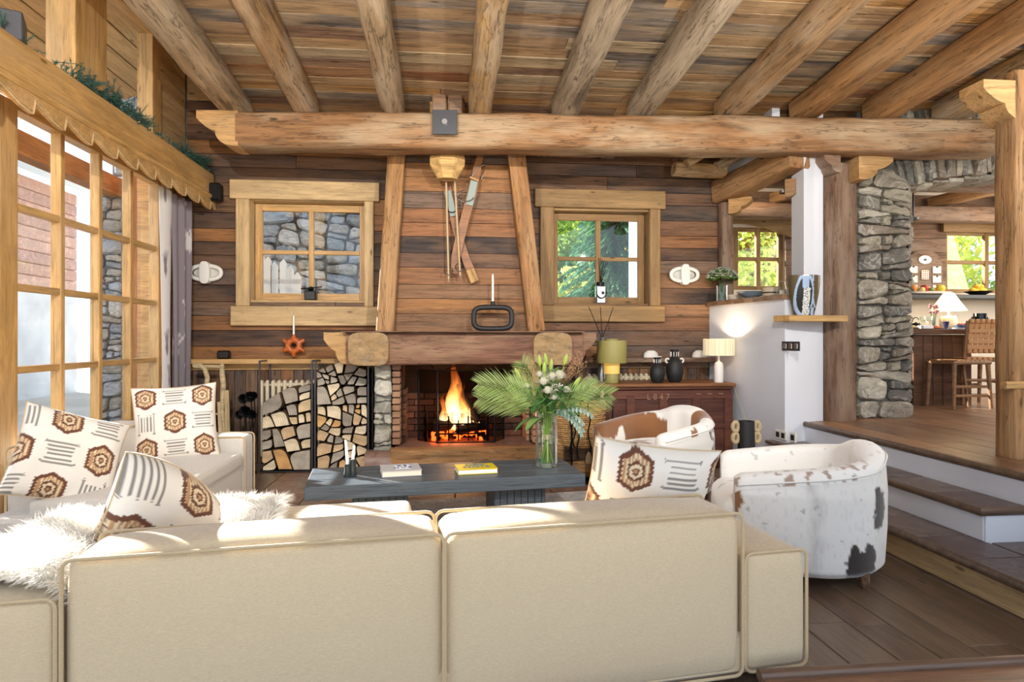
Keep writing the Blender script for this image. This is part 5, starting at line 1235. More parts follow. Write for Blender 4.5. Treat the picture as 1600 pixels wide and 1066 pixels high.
# curtain left
cfab = vcol('grey curtain cloth', bscale=200, bump=.1, sheen=.3)
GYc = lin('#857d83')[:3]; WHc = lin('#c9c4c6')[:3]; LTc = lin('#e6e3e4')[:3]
def curtain(px0, px1, Xc, z0, z1, base, mark, label, seed, waves):
    a, b = PX(px0, 500, Xc).y, PX(px1, 500, Xc).y; n = 110; m = 90; g = G(); vs = []; cols = []
    rr = random.Random(seed); motifs = [(rr.uniform(.05, .95), z0+.25+i*(z1-z0-.3)/7+rr.uniform(-.05, .05), rr.choice((-1, 1))) for i in range(8)]
    for j in range(m+1):
        z = z0+(z1-z0)*j/m
        for i in range(n+1):
            u = i/n; fl_ = 1+.25*(1-j/m); y = a+(b-a)*u; x = Xc+.028*fl_*sin(u*waves*2*pi+.4*sin(j*.05))+.008*sin(u*waves*5+j*.03)
            vs.append((x, y, z)); c = base
            for mu, mz, s in motifs:
                dx = (u-mu)*.32*s; dz = z-mz                      # little antlers and a stag's head
                if abs(dx) < .09 and abs(dz) < .13:
                    if (dx/.028)**2+((dz+.06)/.06)**2 < 1: c = mark
                    for k in (0, 1, 2):
                        if 0 < dz < .10 and abs(dx-(.012+.45*dz*(1-.25*k))+.018*k) < .006: c = mark
                        if 0 < dz < .08 and abs(dx+(.012+.4*dz*(1-.25*k))-.018*k) < .005: c = mark
            cols.append(c)
    k = n+1; g.add(vs, [(j*k+i, j*k+i+1, (j+1)*k+i+1, (j+1)*k+i) for j in range(m) for i in range(n)])
    o = g.obj('curtain', cfab, None, cols=cols, ang=80, label=label, cat='curtain', group='stag curtains'); o.modifiers.new('thickness', 'SOLIDIFY').thickness = .003
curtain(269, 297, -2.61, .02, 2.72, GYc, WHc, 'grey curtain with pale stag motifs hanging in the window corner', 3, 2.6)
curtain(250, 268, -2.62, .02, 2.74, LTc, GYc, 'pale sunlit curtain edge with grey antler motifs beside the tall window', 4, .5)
# ================================================================ ON THE MANTEL AND CHIMNEY BREAST
p = PY(770, 516, 6.22); p.z = 1.406
hl = empty('candle_holder', (p.x, 6.22, 1.406), label='black rounded-rectangle ring candle holder on the mantel', cat='candle holder')
pts = [(.185*math.copysign(abs(cos(a))**.5, cos(a)), 0, .105*math.copysign(abs(sin(a))**.5, sin(a))) for a in [2*pi*k/48 for k in range(48)]]
G().tube(pts, .026, 10, closed=True).obj('ring', MT['blackclay'], hl, T(p.x, 6.22, 1.406+.131)); G().lathe([(.022, 0), (.024, .03), (.018, .035), (.014, .02)], 14).obj('socket', MT['blackclay'], hl, T(p.x, 6.22, 1.406+.258))
cdl = empty('candle', (p.x, 6.22, 1.70), label='tall white candle in the black ring holder on the mantel', cat='candle')
G().lathe([(.011, 0), (.010, .25), (.002, .275)], 12).obj('wax', MT['candle'], cdl, T(p.x, 6.22, 1.695)); G().cyl((0, 0, 0), (0, 0, .02), .0012, n=5).obj('wick', MT['iron'], cdl, T(p.x, 6.22, 1.967))
# skis and poles
SY = 6.40
skw = wood('old ski timber', ['#8a5a34', '#93623a'], dark=.7, grain=8, bump=.15, rough=.4)
def P_(px, py, Y=SY): return PY(px, py, Y)
def ski(pts, w_, par, Y):
    P = [PY(x, y, Y-d) for x, y, d in pts]; g = G(); vs = []; n = len(P)
    for i, q in enumerate(P):
        d = (P[min(i+1, n-1)]-P[max(i-1, 0)]).normalized(); s = d.cross(V((0, 1, 0))).normalized()*w_[i]/2; t = V((0, .012, 0))
        vs += [q-s-t, q+s-t, q+s+t, q-s+t]
    fs = [(4*i+k, 4*i+(k+1) % 4, 4*i+4+(k+1) % 4, 4*i+4+k) for i in range(n-1) for k in range(4)]+[(0, 1, 2, 3), (4*n-4, 4*n-3, 4*n-2, 4*n-1)]
    g.add(vs, [f[::-1] for f in fs]); return g.obj('ski_blade', skw, par, ang=40)
tin = plain('grey leather and tin', '#8f9a94', rough=.6)
s1 = empty('ski', PY(738, 240, SY), label='antique wooden ski leaning down to the left with grey binding', cat='ski', group='antique skis')
ski([(752, 236, .0), (746, 262, .01), (738, 300, .015), (727, 340, .02), (718, 375, .02), (712, 402, .02), (710, 428, .01)], [.06, .075, .095, .085, .09, .085, .07], s1, SY-.03)
board('binding_plate', P_(741, 283, SY-.065), P_(733, 321, SY-.065), .075, .02, tin, s1, up=(0, -1, 0)); G().tube([P_(728+13*cos(a), 306+9*sin(a), SY-.09) for a in [.3+k*.4 for k in range(12)]], .006, 6).obj('binding_loop', MT['chrome'], s1)
G().tube([P_(738, 275, SY-.07), P_(746, 262, SY-.08), P_(757, 257, SY-.08), P_(758, 262, SY-.08), P_(752, 280, SY-.08)], .004, 6).obj('binding_wire', MT['chrome'], s1); board('toe_strap', P_(734, 277, SY-.07), P_(748, 283, SY-.07), .03, .02, MT['corbel'], s1)
s2_ = empty('ski', PY(700, 240, SY), label='antique wooden ski slanting down to the right with pale tip', cat='ski', group='antique skis')
ski([(686, 236, 0), (698, 290, 0), (708, 335, 0), (718, 375, 0), (728, 405, 0), (742, 440, 0)], [.06, .08, .085, .08, .08, .09], s2_, SY+.01)
board('binding_plate', P_(699, 298, SY-.02), P_(709, 338, SY-.02), .07, .02, tin, s2_, up=(0, -1, 0)); board('ski_tip', P_(734, 421, SY-.005), P_(742, 441, SY-.005), .085, .028, MT['corbel'], s2_, up=(0, -1, 0))
G().tube([P_(706+9*cos(a), 324+8*sin(a), SY-.05) for a in [.2+k*.35 for k in range(9)]], .005, 6).obj('binding_loop', MT['iron'], s2_)
for k, (a, b) in enumerate((((696, 240), (701, 436)), ((708, 240), (719, 430)))):
    t = empty('ski_pole', PY(a[0], a[1], SY-.1), label='thin cane ski pole with round basket, %s one' % ('left' if k == 0 else 'right'), cat='ski pole', group='antique ski poles')
    A_, B = P_(*a, SY-.11), P_(*b, SY-.11); G().tube([A_, B], .009, 8).obj('shaft', MT['rope'], t)
    c = A_.lerp(B, .935); G().tube([(c.x+.042*cos(q), c.y+.02*sin(q)-.0, c.z+.042*sin(q)) for q in [2*pi*i/20 for i in range(20)]], .004, 6, closed=True).obj('basket', MT['gunmetal'], t)
    G().tube([c+V((-.042, 0, 0)), c+V((.042, 0, 0))], .003, 5).tube([c+V((0, 0, -.04)), c+V((0, 0, .04))], .003, 5).obj('spokes', MT['gunmetal'], t); G().tube([B, B+V((0, 0, -.03))], [.005, .001], 6).obj('tip', MT['chrome'], t)
# ================================================================ RIGHT OF THE HEARTH
chw = wood('dark red-brown chest timber', ['#5c3326', '#552f24'], dark=.6, grain=9, patch=.35, patchcol='#7c4f3a', bump=.35, rough=.45)
cht = wood('worn chest lid', ['#8d5f3f'], dark=.6, grain=9, patch=.4, patchcol='#a67a52', bump=.2, rough=.4)
CY = 6.30; cxa, cxb = ang(925, CY), 2.93; ct = .88
co = empty('carved_chest', ((cxa+cxb)/2, 6.6, 0), label='antique dark red-brown wooden chest with carved date against the wall', cat='chest')
G().box((0, 0, 0), (cxb-cxa+.04, .62, .035), .012).obj('lid', cht, co, T((cxa+cxb)/2-.01, 6.59, ct-.018), smooth=False)
G().box((0, 0, 0), (cxb-cxa, .60, .03), .008).obj('lid_moulding', chw, co, T((cxa+cxb)/2, 6.6, ct-.05), smooth=False)
G().box((0, 0, 0), (cxb-cxa-.06, .55, .74), .006).obj('body', chw, co, T((cxa+cxb)/2, 6.61, .45), smooth=False)
for z, h_ in ((.765, .09), (.44, .05), (.12, .10)): board('rail', (cxa+.03, 6.33, z), (cxb-.03, 6.33, z), .02, h_, chw, co, up=(0, 0, 1))
for k in range(5):
    x = cxa+.06+(cxb-cxa-.12)*k/4; G().box((0, 0, 0), (.09, .022, .66), .006).obj('stile', chw, co, T(x, 6.328, .43), smooth=False)
G().box((0, 0, 0), (cxb-cxa, .56, .07), .01).obj('plinth', chw, co, T((cxa+cxb)/2, 6.61, .045), smooth=False)
carve = plain('pale carved groove', '#94705a', rough=.8)
p = PY(1017, 621, 6.31); textmesh('carving', 'L 8 4 7', .085, carve, co, T(p.x+.08, 6.318, p.z) @ RX(pi/2), ext=.002)
for k in range(3): G().box((0, 0, 0), (.05, .004, .008)).obj('carving', carve, co, T(p.x+.5+.12*k, 6.315, p.z+.03), smooth=False)
def on_chest(px, Y=6.5): return V((ang(px, Y), Y, ct+.0005))
# olive drum lamp
olive = plain('olive glazed paper', '#9a9152', rough=.55, nscale=3, namt=.08)
glowo = plain('glowing amber drum', '#cdb060', rough=.5, emit='#e8b858', es=.25)
p = on_chest(956, 6.42); la = empty('table_lamp', p, label='olive green drum table lamp with glowing amber neck on the chest', cat='lamp')
G().lathe([(.065, 0), (.068, .005), (.068, .09), (.065, .095)], 32).obj('foot', olive, la, T(*p)); G().lathe([(.08, .096), (.08, .2)], 32).obj('glowing_neck', glowo, la, T(*p))
G().lathe([(.15, .205), (.152, .21), (.152, .43), (.15, .435), (.07, .437), (.07, .452), (.06, .453), (.0, .453)], 40).obj('lamp_shade', olive, la, T(*p))
G().lathe([(.082, .205), (.15, .205)], 32).obj('shade_underside', glowo, la, T(*p))
# white lamp with banded shade
p = on_chest(1123, 6.42); la = empty('table_lamp', p, label='white bottle-shaped table lamp with straw banded drum shade beside the white wall', cat='lamp')
G().lathe([(.045, 0), (.047, .01), (.047, .17), (.04, .2), (.02, .215), (.012, .22), (.012, .33), (.0, .33)], 24).obj('base', MT['ceramic'], la, T(*p))
def bandshade(name):
    m, nt, b = nm(name); L = nt.links.new; tc = N(nt, 'ShaderNodeTexCoord'); sp__ = N(nt, 'ShaderNodeSeparateXYZ'); L(tc.outputs['Object'], sp__.inputs[0])
    at = N(nt, 'ShaderNodeMath', operation='ARCTAN2'); L(sp__.outputs['Y'], at.inputs[0]); L(sp__.outputs['X'], at.inputs[1]); cx = N(nt, 'ShaderNodeCombineXYZ'); L(at.outputs[0], cx.inputs[0])
    n = N(nt, 'ShaderNodeTexNoise', i_Scale=16., i_Detail=3.); L(cx.outputs[0], n.inputs['Vector']); r_ = ramp(nt, [(.35, '#b3916a'), (.5, '#dccaa6'), (.65, '#efe2c6')]); L(n.outputs['Fac'], r_.inputs[0]); L(r_.outputs[0], b.inputs['Base Color'])
    b.inputs['Roughness'].default_value = .9; L(r_.outputs[0], b.inputs['Emission Color']); b.inputs['Emission Strength'].default_value = .35; return m
o = G().lathe([(.155, .28), (.158, .28), (.158, .45), (.155, .45), (.154, .44), (.154, .29), (.155, .28)], 40).obj('lamp_shade', bandshade('straw banded shade'), la, T(*p))
for z, e_, w_ in ((.36, 5, .05),):
    l = bpy.data.lights.new('bulb', 'POINT'); l.energy = 6.5; l.color = (1, .82, .58); l.shadow_soft_size = .02; o = bpy.data.objects.new('bulb', l); C.objects.link(o); o.location = (p.x, p.y, p.z+.37)
# two black vases
for px, sx_, h_, lb in ((1027, .078, .26, 'smaller round black vase with pale rope-stitched neck on the chest'), (1054, .09, .34, 'larger black vase with white beaded neck and small side lugs on the chest')):
    Yv = 6.42 if px == 1027 else 6.50; p = on_chest(px, Yv); t = empty('black_vase', p, label=lb, cat='vase', group='black clay vases')
    G().lathe([(sx_*.6, 0), (sx_*.85, .03), (sx_*1.0, h_*.3), (sx_*.98, h_*.5), (sx_*.75, h_*.68), (sx_*.42, h_*.76), (sx_*.42, h_*.92), (sx_*.5, h_), (sx_*.38, h_*.98), (sx_*.34, h_*.8)], 28).obj('body', MT['blackclay'], t, T(*p))
    for k in range(9):
        a = 2*pi*k/9; G().box((0, 0, 0), (.007, .006, h_*.14), .002).obj('neck_stitch', MT['candle'], t, T(p.x+sx_*.47*cos(a), p.y+sx_*.47*sin(a), p.z+h_*.86) @ RZ(a), smooth=False)
    if px == 1054:
        for s in (-1, 1): G().tube([(p.x+s*(sx_*.85+.02*cos(a)), p.y, p.z+h_*.66+.022*sin(a)) for a in [2*pi*i/10 for i in range(10)]], .009, 8, closed=True).obj('lug', MT['candle'], t)
# white cap-shaped bowls on the right ledge
for px, lb in ((1017, 'white rounded ceramic piece on the right ledge behind the black vases'), (1093, 'white rounded ceramic piece on the right ledge behind the straw lamp')):
    p = V((ang(px, 6.9), 6.9, 1.1255)); t = G(); t.lathe([(.085, 0), (.085, .012), (.075, .05), (.045, .075), (0, .08)], 24, sx=1.0, sy=.6); t.box((.07, 0, .008), (.1, .05, .012), .004)
    t.obj('ceramic_bowl', MT['ceramic'], None, T(*p), label=lb, cat='ornament', group='white ceramic pieces on the ledge')
# scent diffuser on the window sill, tall one behind the olive lamp
chrm = plain('silvery diffuser jar', '#a8a6a6', rough=.2, metal=.8)
p = PY(938, 476, 7.05); p.z = 1.725; t = empty('scent_diffuser', p, label='silver scent diffuser with black reeds on the sill of the brown window', cat='diffuser')
G().box((0, 0, .10), (.11, .09, .2), .01).obj('jar', chrm, t, T(p.x, 7.05, p.z), smooth=False); G().lathe([(.045, .2), (.045, .24), (.03, .245), (.0, .245)], 18).obj('collar', MT['iron'], t, T(p.x, 7.05, p.z))
G().tube([(p.x+.058*cos(a), 6.99, p.z+.13-.07*sin(a)) for a in [pi*k/10 for k in range(11)]], .006, 6).obj('strap', MT['iron'], t)
G().box((.02, 0, .12), (.03, .002, .03)).obj('label', MT['iron'], t, T(p.x, 7.002, p.z), smooth=False)
for k in range(6): G().cyl((p.x, 7.05, p.z+.2), (p.x-.02+.022*k, 7.05+.01*(k % 2), p.z+.52-.01*k), .0035, n=6).obj('reed', MT['iron'], t)
p = V((ang(941, 6.66), 6.66, ct)); t = empty('scent_diffuser', p, label='three long black reeds rising from a bottle behind the olive lamp', cat='diffuser')
G().lathe([(.05, 0), (.055, .1), (.03, .2), (.028, .46), (.03, .47), (.0, .47)], 16).obj('bottle', chrm, t, T(*p))
for dx in (-.145, -.02, .12): G().cyl((p.x, p.y, p.z+.45), (p.x+dx, p.y, p.z+.79), .004, n=6).obj('reed', MT['iron'], t)
# wicker basket
wk = plain('wicker', '#c49a62', rough=.8, nscale=20, namt=.3)
p = V((ang(903, 6.2), 6.15, 0)); bk = empty('log_basket', p, label='tall woven wicker basket with looped handle beside the hearth', cat='basket')
H_ = .70; rb, rt_ = .21, .255; nst = 30
br = lambda z: rb+(rt_-rb)*z/H_
for row in range(34):
    z = .015+row*H_/34; pts = []
    for k in range(nst*2):
        a = 2*pi*k/(nst*2); r_ = br(z)+.007*(1 if (k//1+row) % 2 else -1)*(1 if k % 2 == 0 else 0); pts.append((p.x+r_*cos(a), p.y+r_*sin(a)*.85, z))
    G().tube(pts, .0105, 5, closed=True).obj('weave', wk, bk)
for k in range(nst): a = 2*pi*k/nst; G().cyl((p.x+rb*cos(a), p.y+rb*sin(a)*.85, .0), (p.x+rt_*cos(a), p.y+rt_*sin(a)*.85, H_+.01), .006, n=5).obj('stake', wk, bk)
G().tube([(p.x+rt_*cos(a), p.y+rt_*sin(a)*.85, H_) for a in [2*pi*k/40 for k in range(40)]], .018, 8, closed=True).obj('rim', wk, bk)
for s in (1, -1): G().tube([(p.x+s*(rt_-.02), p.y-.05+.1*k/10, H_+.11*sin(pi*k/10)) for k in range(11)], .016, 8).obj('handle', MT['rope'], bk)
for k in range(3): G().prism([(0, 0), (.14, .02), (.12, .13), (.02, .1)], 0, .3, mi2=1).obj('firewood_log', [bark, eg_pale], None, T(p.x-.15+.09*k, p.y-.12+.03*k, .50+.0*k) @ RX(-1.2), ang=30, label='split log inside the wicker basket, %s' % ('left', 'middle', 'right')[k], cat='firewood', group='logs in the wicker basket')
G().lathe([(0, .0), (rb, 0.0)], 24).obj('base', wk, bk, T(p.x, p.y, .02))
# iron fire tools in front of it
ft = empty('fire_tool_stand', (ang(905, 5.86), 5.86, 0), label='wrought iron fire tool stand with rose heads in front of the basket', cat='fire tools')
Yt = 5.86
for px, top, bot, r_ in ((893, 632, 722, .04), (905, 622, 718, .032), (920, 622, 708, .035), (899, 645, 700, .045), (932, 621, 640, .032), (947, 620, 640, .032)):
    p = PY(px, top, Yt); q = PY(px+R.uniform(-3, 3), bot, Yt); iron_flower(p, r_, ft, 6)
    n = 10; pts = [p.lerp(q, k/n)+V((.012*sin(k*1.3+px), .0, 0)) for k in range(n+1)]
    if bot > 660: G().tube(pts, .0075, 6).obj('tool_shaft', MT['iron'], ft)
a, b = PY(890, 628, Yt), PY(958, 622, Yt); G().tube([a, b], .008, 6).obj('hanging_rail', MT['iron'], ft); G().tube([b, PY(957, 650, Yt), PY(955, 665, Yt)], .008, 6).obj('side_post', MT['iron'], ft)
G().tube([(ang(893, Yt), Yt, .0), (ang(893, Yt), Yt, .7)], .009, 6).obj('post', MT['iron'], ft); G().box((0, 0, 0), (.4, .2, .015), .004).obj('base', MT['iron'], ft, T(ang(915, Yt), Yt, .0085), smooth=False)
p = PY(920, 712, Yt); G().lathe([(.03, -.07), (.032, -.02), (.012, .03), (0, .04)], 14).obj('brush_head', MT['rope'], ft, T(*p))
for i, (px, z_, l_) in enumerate(((900, .09, .42), (905, .24, .34))):
    rough_beam('kindling_log', (ang(885, 5.98)-.02, 5.98+.02*i, z_), (ang(885, 5.98)+l_, 6.0, z_), .13, .13, bark if i else MT['post'], None, ch=.3, seed=100+i, segs=6, label=('lower squared' if i == 0 else 'upper rough')+' log lying by the hearth under the fire tools', cat='firewood', group='logs by the basket')
# black planter with rope rings
p = PZ(1165, 690, 0); p = V((2.55, 5.55, 0)); p.x = ang(1166, 5.5); pv = empty('black_planter', (p.x, 5.5, 0), label='tall black cylinder vase with rope ring handles on the floor by the white wall', cat='vase')
zt_ = PY(1166, 658, 5.5).z; G().lathe([(.09, 0), (.092, .01), (.075, zt_*.5), (.072, zt_), (.064, zt_), (.064, zt_-.1)], 28).obj('body', MT['blackclay'], pv, T(p.x, 5.5, 0))
for s in (-1, 1):
    for k, z in enumerate((zt_-.05, zt_-.15)): G().tube([(p.x+s*(.10+.026*cos(a)), 5.5, z+.04*sin(a)) for a in [2*pi*i/14 for i in range(14)]], .019, 8, closed=True).obj('rope_ring', MT['rope'], pv)
G().tube([(2.9, 6.3, .86), (2.93, 6.2, .7), (2.95, 6.0, .4), (3.0, 5.8, .1)], .002, 5).obj('lamp_cable', MT['rope'], None, label='thin white lamp cable hanging down beside the chest', cat='cable')
# on the half-wall counter (top 1.745)
def on_counter(px, Y): return V((ang(px, Y), Y, 1.7455))
def flowers(loc, r_, hh, n, label, white=.6):
    t = empty('flower_bunch', loc, label=label, cat='flowers'); rr = random.Random(int(loc.x*100)); g = G(); g2 = G()
    for k in range(n):
        d = V((rr.gauss(0, 1), rr.gauss(0, 1), rr.uniform(.1, 1.4))).normalized(); c = loc+V((d.x*r_, d.y*r_, hh+d.z*r_*.8))*1.0; 
        for q in range(5): u = V((rr.uniform(-1, 1), rr.uniform(-1, 1), rr.uniform(-1, 1))).normalized()*.03; v = d.cross(u).normalized()*.009; g.add([c-u, c-v, c+u, c+v], [(0, 1, 2, 3)])
        if rr.random() < white:
            e = c+d*.015
            for q in range(6): a = q*pi/3; u = V((cos(a), sin(a), .5))*.014; g2.add([e, e+u+V((-u.y, u.x, 0))*.5, e+u*1.5, e+u-V((-u.y, u.x, 0))*.5], [(0, 1, 2, 3)])
    g.obj('foliage', leaf_g, t, smooth=False, kind='stuff'); g2.obj('blossoms', petal, t, smooth=False, kind='stuff'); 
    gs = G()
    for k in range(8): a = k*.8; gs.tube([loc+V((.02*cos(a), .02*sin(a), .01)), loc+V((.03*cos(a+2), .03*sin(a+2), hh))], .0025, 4)
    gs.obj('stems', leaf_g, t, smooth=False); return t
leaf_g = leafmat('green leaves', ['#3d5a2a', '#58763a', '#6f8f4e', '#2f4a28'], .25); petal = leafmat('white petals', ['#f2f1ea', '#e6e6dc'], .3)
def jar(loc, r_, h_, label, nme='glass_vase', wat=.6):
    t = empty(nme, loc, label=label, cat='vase'); M = T(*loc)
    G().lathe([(.0, .004), (r_*.96, .004), (r_*.96, h_), (r_, h_), (r_, 0), (.0, 0)], 32).obj('glass_wall', MT['vaseglass'], t, M); 
    G().lathe([(0, .012), (r_*.93, .012), (r_*.93, h_*wat), (0, h_*wat)], 28).obj('water', thin_glass('vase water', (.93, .965, .95), .08), t, M); return t
p = on_counter(1128, 6.75); jar(p+V((0, 0, 0)), .06, .17, 'small clear glass vase of white flowers on the half wall'); flowers(p+V((0, 0, .02)), .15, .21, 420, 'small bunch of white flowers and greenery on the half-wall counter')
p = on_counter(1174, 6.35); G().lathe([(.05, 0), (.06, .01), (.13, .05), (.15, .075), (.14, .075), (.1, .03), (0, .02)], 32).obj('bowl', plain('blue grey bowl', '#75828c', rough=.4), None, T(*p), label='wide blue-grey shallow bowl on the half-wall counter', cat='bowl', group='bowls on the half wall')
p = on_counter(1150, 6.62); G().lathe([(.07, 0), (.085, .01), (.09, .06), (.08, .06), (.07, .02), (0, .01)], 28).obj('bowl', plain('beige bowl', '#cfc2ac', rough=.6), None, T(*p), label='small beige bowl partly behind the blue-grey bowl', cat='bowl', group='bowls on the half wall')
p = on_counter(1204, 5.95); g = G(); g.lathe([(.07, 0), (.078, .01), (.08, .03)], 28); g.lathe([(.0805, .03), (.0805, .042)], 28, mi=1); g.lathe([(.08, .042), (.084, .085), (.076, .085), (.07, .02), (0, .012)], 28)
g.obj('bowl', [plain('stone beige crock', '#b5a48c', rough=.7), MT['iron']], None, T(*p), label='beige crock with dark stripe on the half-wall counter end', cat='bowl', group='bowls on the half wall')
p = on_counter(1222, 5.75); t = empty('glass_jug', p, label='small clear jug beside the striped crock on the half wall', cat='jug'); G().lathe([(.05, 0), (.055, .02), (.035, .1), (.03, .13)], 24).obj('body', MT['vaseglass'], t, T(*p)); G().tube([p+V((-.035, 0, .12)), p+V((-.07, 0, .09)), p+V((-.055, 0, .03))], .006, 6).obj('handle', MT['vaseglass'], t)
# tall painted vase on the small shelf
PVc = {'o': lin('#5a4c34')[:3], 'b': lin('#9fb4cf')[:3], 'd': lin('#2b2c2c')[:3], 'w': lin('#e9e9e6')[:3]}
def bigvase(loc):
    t = empty('painted_vase', loc, label='wide oval brown vase with pale blue loops and black-white patterned strip on the small shelf', cat='vase')
    n, m = 120, 90; Hh = .365; vs = []; cols = []
    for j in range(m+1):
        z = Hh*j/m; r_ = .085+.055*sin(min(1, z/Hh*1.0)*pi*.5)
        for i in range(n):
            a = 2*pi*i/n; x, y = r_*1.05*sin(a), -r_*.7*cos(a); vs.append((x, y, z)); u = x; v = z/Hh; c = PVc['o']
            if y < .02:
                e = abs(((u+.035)/(.075))**2+((v-.5)/.52)**2-1)
                if e < .22 and v < .98: c = PVc['b']
                e2 = abs(((u-.115)/(.085))**2+((v-.75)/.62)**2-1)
                if e2 < .15: c = PVc['b']
                if ((u+.035)/.075)**2+((v-.5)/.52)**2 < .8: c = PVc['d']
                if abs(u+.02) < .03 and .02 < v < .68: c = PVc['w'] if noise.noise(V((u*130, v*60, 2))) > -.05 else PVc['d']
                if abs(u+.03) < .03 and v > .68: c = PVc['b'] if v < .97 else PVc['w']
                if v < .2 and abs(u+.02) > .03 and u > .02: c = PVc['d'] if noise.noise(V((u*30, v*4, 0))) > 0 else PVc['b']
            cols.append(c)
    fs = [(j*n+i, j*n+(i+1) % n, (j+1)*n+(i+1) % n, (j+1)*n+i) for j in range(m) for i in range(n)]+[tuple(range(n))[::-1]]
    G().add(vs, fs).obj('body', vcol('vase glaze', rough=.25, sheen=0, bump=.02), t, T(*loc), cols=cols, ang=80)
    G().lathe([(.13, Hh), (.12, Hh-.05), (.08, .05), (0, .04)], 32, sx=1.0, sy=.68).obj('inner_wall', plain('dark inside', '#3a3222'), t, T(*loc))
bigvase(V((ang(1256, 5.56), 5.56, 1.548)))
# ================================================================ KITCHEN AND DINING AREA
ctm = wood('dining table timber', ['#5f4230', '#684a36'], dark=.6, grain=9, bump=.2, rough=.35)
tA, tB = PY(1424, 520, 6.95).x, PY(1528, 520, 6.95).x
dt = empty('dining_table', ((tA+tB)/2, 7.4, .55), label='dark timber dining counter with solid panelled base behind the stone pillar', cat='table')
for k in range(4): G().box((0, 0, 0), (tB-tA+.1, .22, .06), .006).obj('top_board', ctm, dt, T((tA+tB)/2, 7.0+.225*k, 1.415), smooth=False)
for k in range(6):
    wv = (tB-tA-.1)/6; G().box((0, 0, 0), (wv-.006, .04, .83), .004).obj('front_panel', ctm, dt, T(tA+.05+wv*(k+.5), 7.0, .965), smooth=False)
G().box((0, 0, 0), (tB-tA-.1, .6, .83)).obj('base', ctm, dt, T((tA+tB)/2, 7.33, .965), smooth=False)
lea = plain('tan leather strap', '#c29060', rough=.5, nscale=6, namt=.1); chf = wood('oak chair frame', ['#8e6a4c'], dark=.7, grain=8, bump=.1, rough=.4)
def strap_chair(loc, rot, label, s=1.0):
    M = T(*loc) @ RZ(rot) @ Matrix.Scale(s, 4); t = link('dining_chair', None, None, M, label=label, cat='chair', group='leather strap chairs')
    # local: front faces +Y, back towards -Y (towards the viewer)
    for x in (-.24, .24): G().tube([(x*1.05, -.30, 0), (x, -.20, .45), (x, -.27, .96)], [.018, .026, .018], 8, sq=.7).obj('back_leg', chf, t, M); G().tube([(x*1.02, .27, 0), (x, .24, .52)], [.018, .026], 8).obj('front_leg', chf, t, M)
    for x in (-.24, .24): board_l('side_rail', (x, -.22, .52), (x, .26, .52), t, M); board_l('stretcher', (x, -.24, .27), (x, .25, .27), t, M)
    for y, z in ((-.22, .52), (.25, .52), (-.23, .30), (.25, .22)): board_l('cross_rail', (-.24, y, z), (.24, y, z), t, M)
    n = 8
    for k in range(n):
        x = -.205+.41*k/(n-1); G().box((0, 0, 0), (.048, .012, .34), .003).obj('leather_strap', lea, t, M @ T(x, -.262-.0, .79) @ RX(.13), smooth=False)
        G().box((0, 0, 0), (.048, .05, .05), .01).obj('strap_loop', lea, t, M @ T(x, -.242, .625), smooth=False); G().box((0, 0, 0), (.048, .05, .05), .01).obj('strap_loop', lea, t, M @ T(x, -.282, .955), smooth=False)
        G().box((0, 0, 0), (.048, .48, .012), .003).obj('seat_strap', lea, t, M @ T(x, .02, .545), smooth=False); G().box((0, 0, 0), (.048, .045, .045), .01).obj('strap_loop', lea, t, M @ T(x, -.225, .53), smooth=False)
    for k in range(5): z = .67+.06*k; G().box((0, 0, 0), (.46, .010, .046), .003).obj('woven_strap', lea, t, M @ T(0, -.258-.02*(k/4)-.010*(1 if k % 2 else -.6), z), smooth=False)
    return t
def board_l(n, a, b, par, M): G().tube([a, b], .02, 8, sq=.8).obj(n, chf, par, M)
cc = PZ(1548, 637, .555); cw = V((cc.x+.03, 6.93, .555))
strap_chair(cw, radians(-8), 'dining chair with woven tan leather straps, back turned to the room', 1.02)
strap_chair(V((cw.x-.38, cw.y+.0, .555)), radians(-62), 'lower seat of a second leather strap chair tucked sideways at the counter', .86) if False else None
stl = empty('stool', (cw.x-.42, cw.y+.15, .555), label='low oak stool with woven seat beside the strap chair at the counter', cat='stool')
for x in (-.2, .2):
    for y in (-.18, .18): G().tube([(cw.x-.36+x*1.12, cw.y-.20+y*1.1, .5555), (cw.x-.36+x, cw.y-.20+y, 1.06)], [.018, .024], 8).obj('leg', chf, stl)
for z in (.80, .70): board('stretcher', (cw.x-.57, cw.y-.38, z), (cw.x-.15, cw.y-.38, z), .022, .03, chf, stl)
G().box((0, 0, 0), (.46, .42, .035), .01).obj('seat_frame', chf, stl, T(cw.x-.36, cw.y-.20, 1.065), smooth=False)
for k in range(7): G().box((0, 0, 0), (.045, .40, .012), .003).obj('seat_strap', lea, stl, T(cw.x-.52+.055*k, cw.y-.20, 1.09), smooth=False)
tz = 1.4455
def on_t(px, Y=7.2): return V((ang(px, Y), Y, tz))
def small(name, prof, mat, loc, label, cat, group=None, n=24, **k): return G().lathe(prof, n, **k).obj(name, mat, None, T(*loc), label=label, cat=cat, group=group)
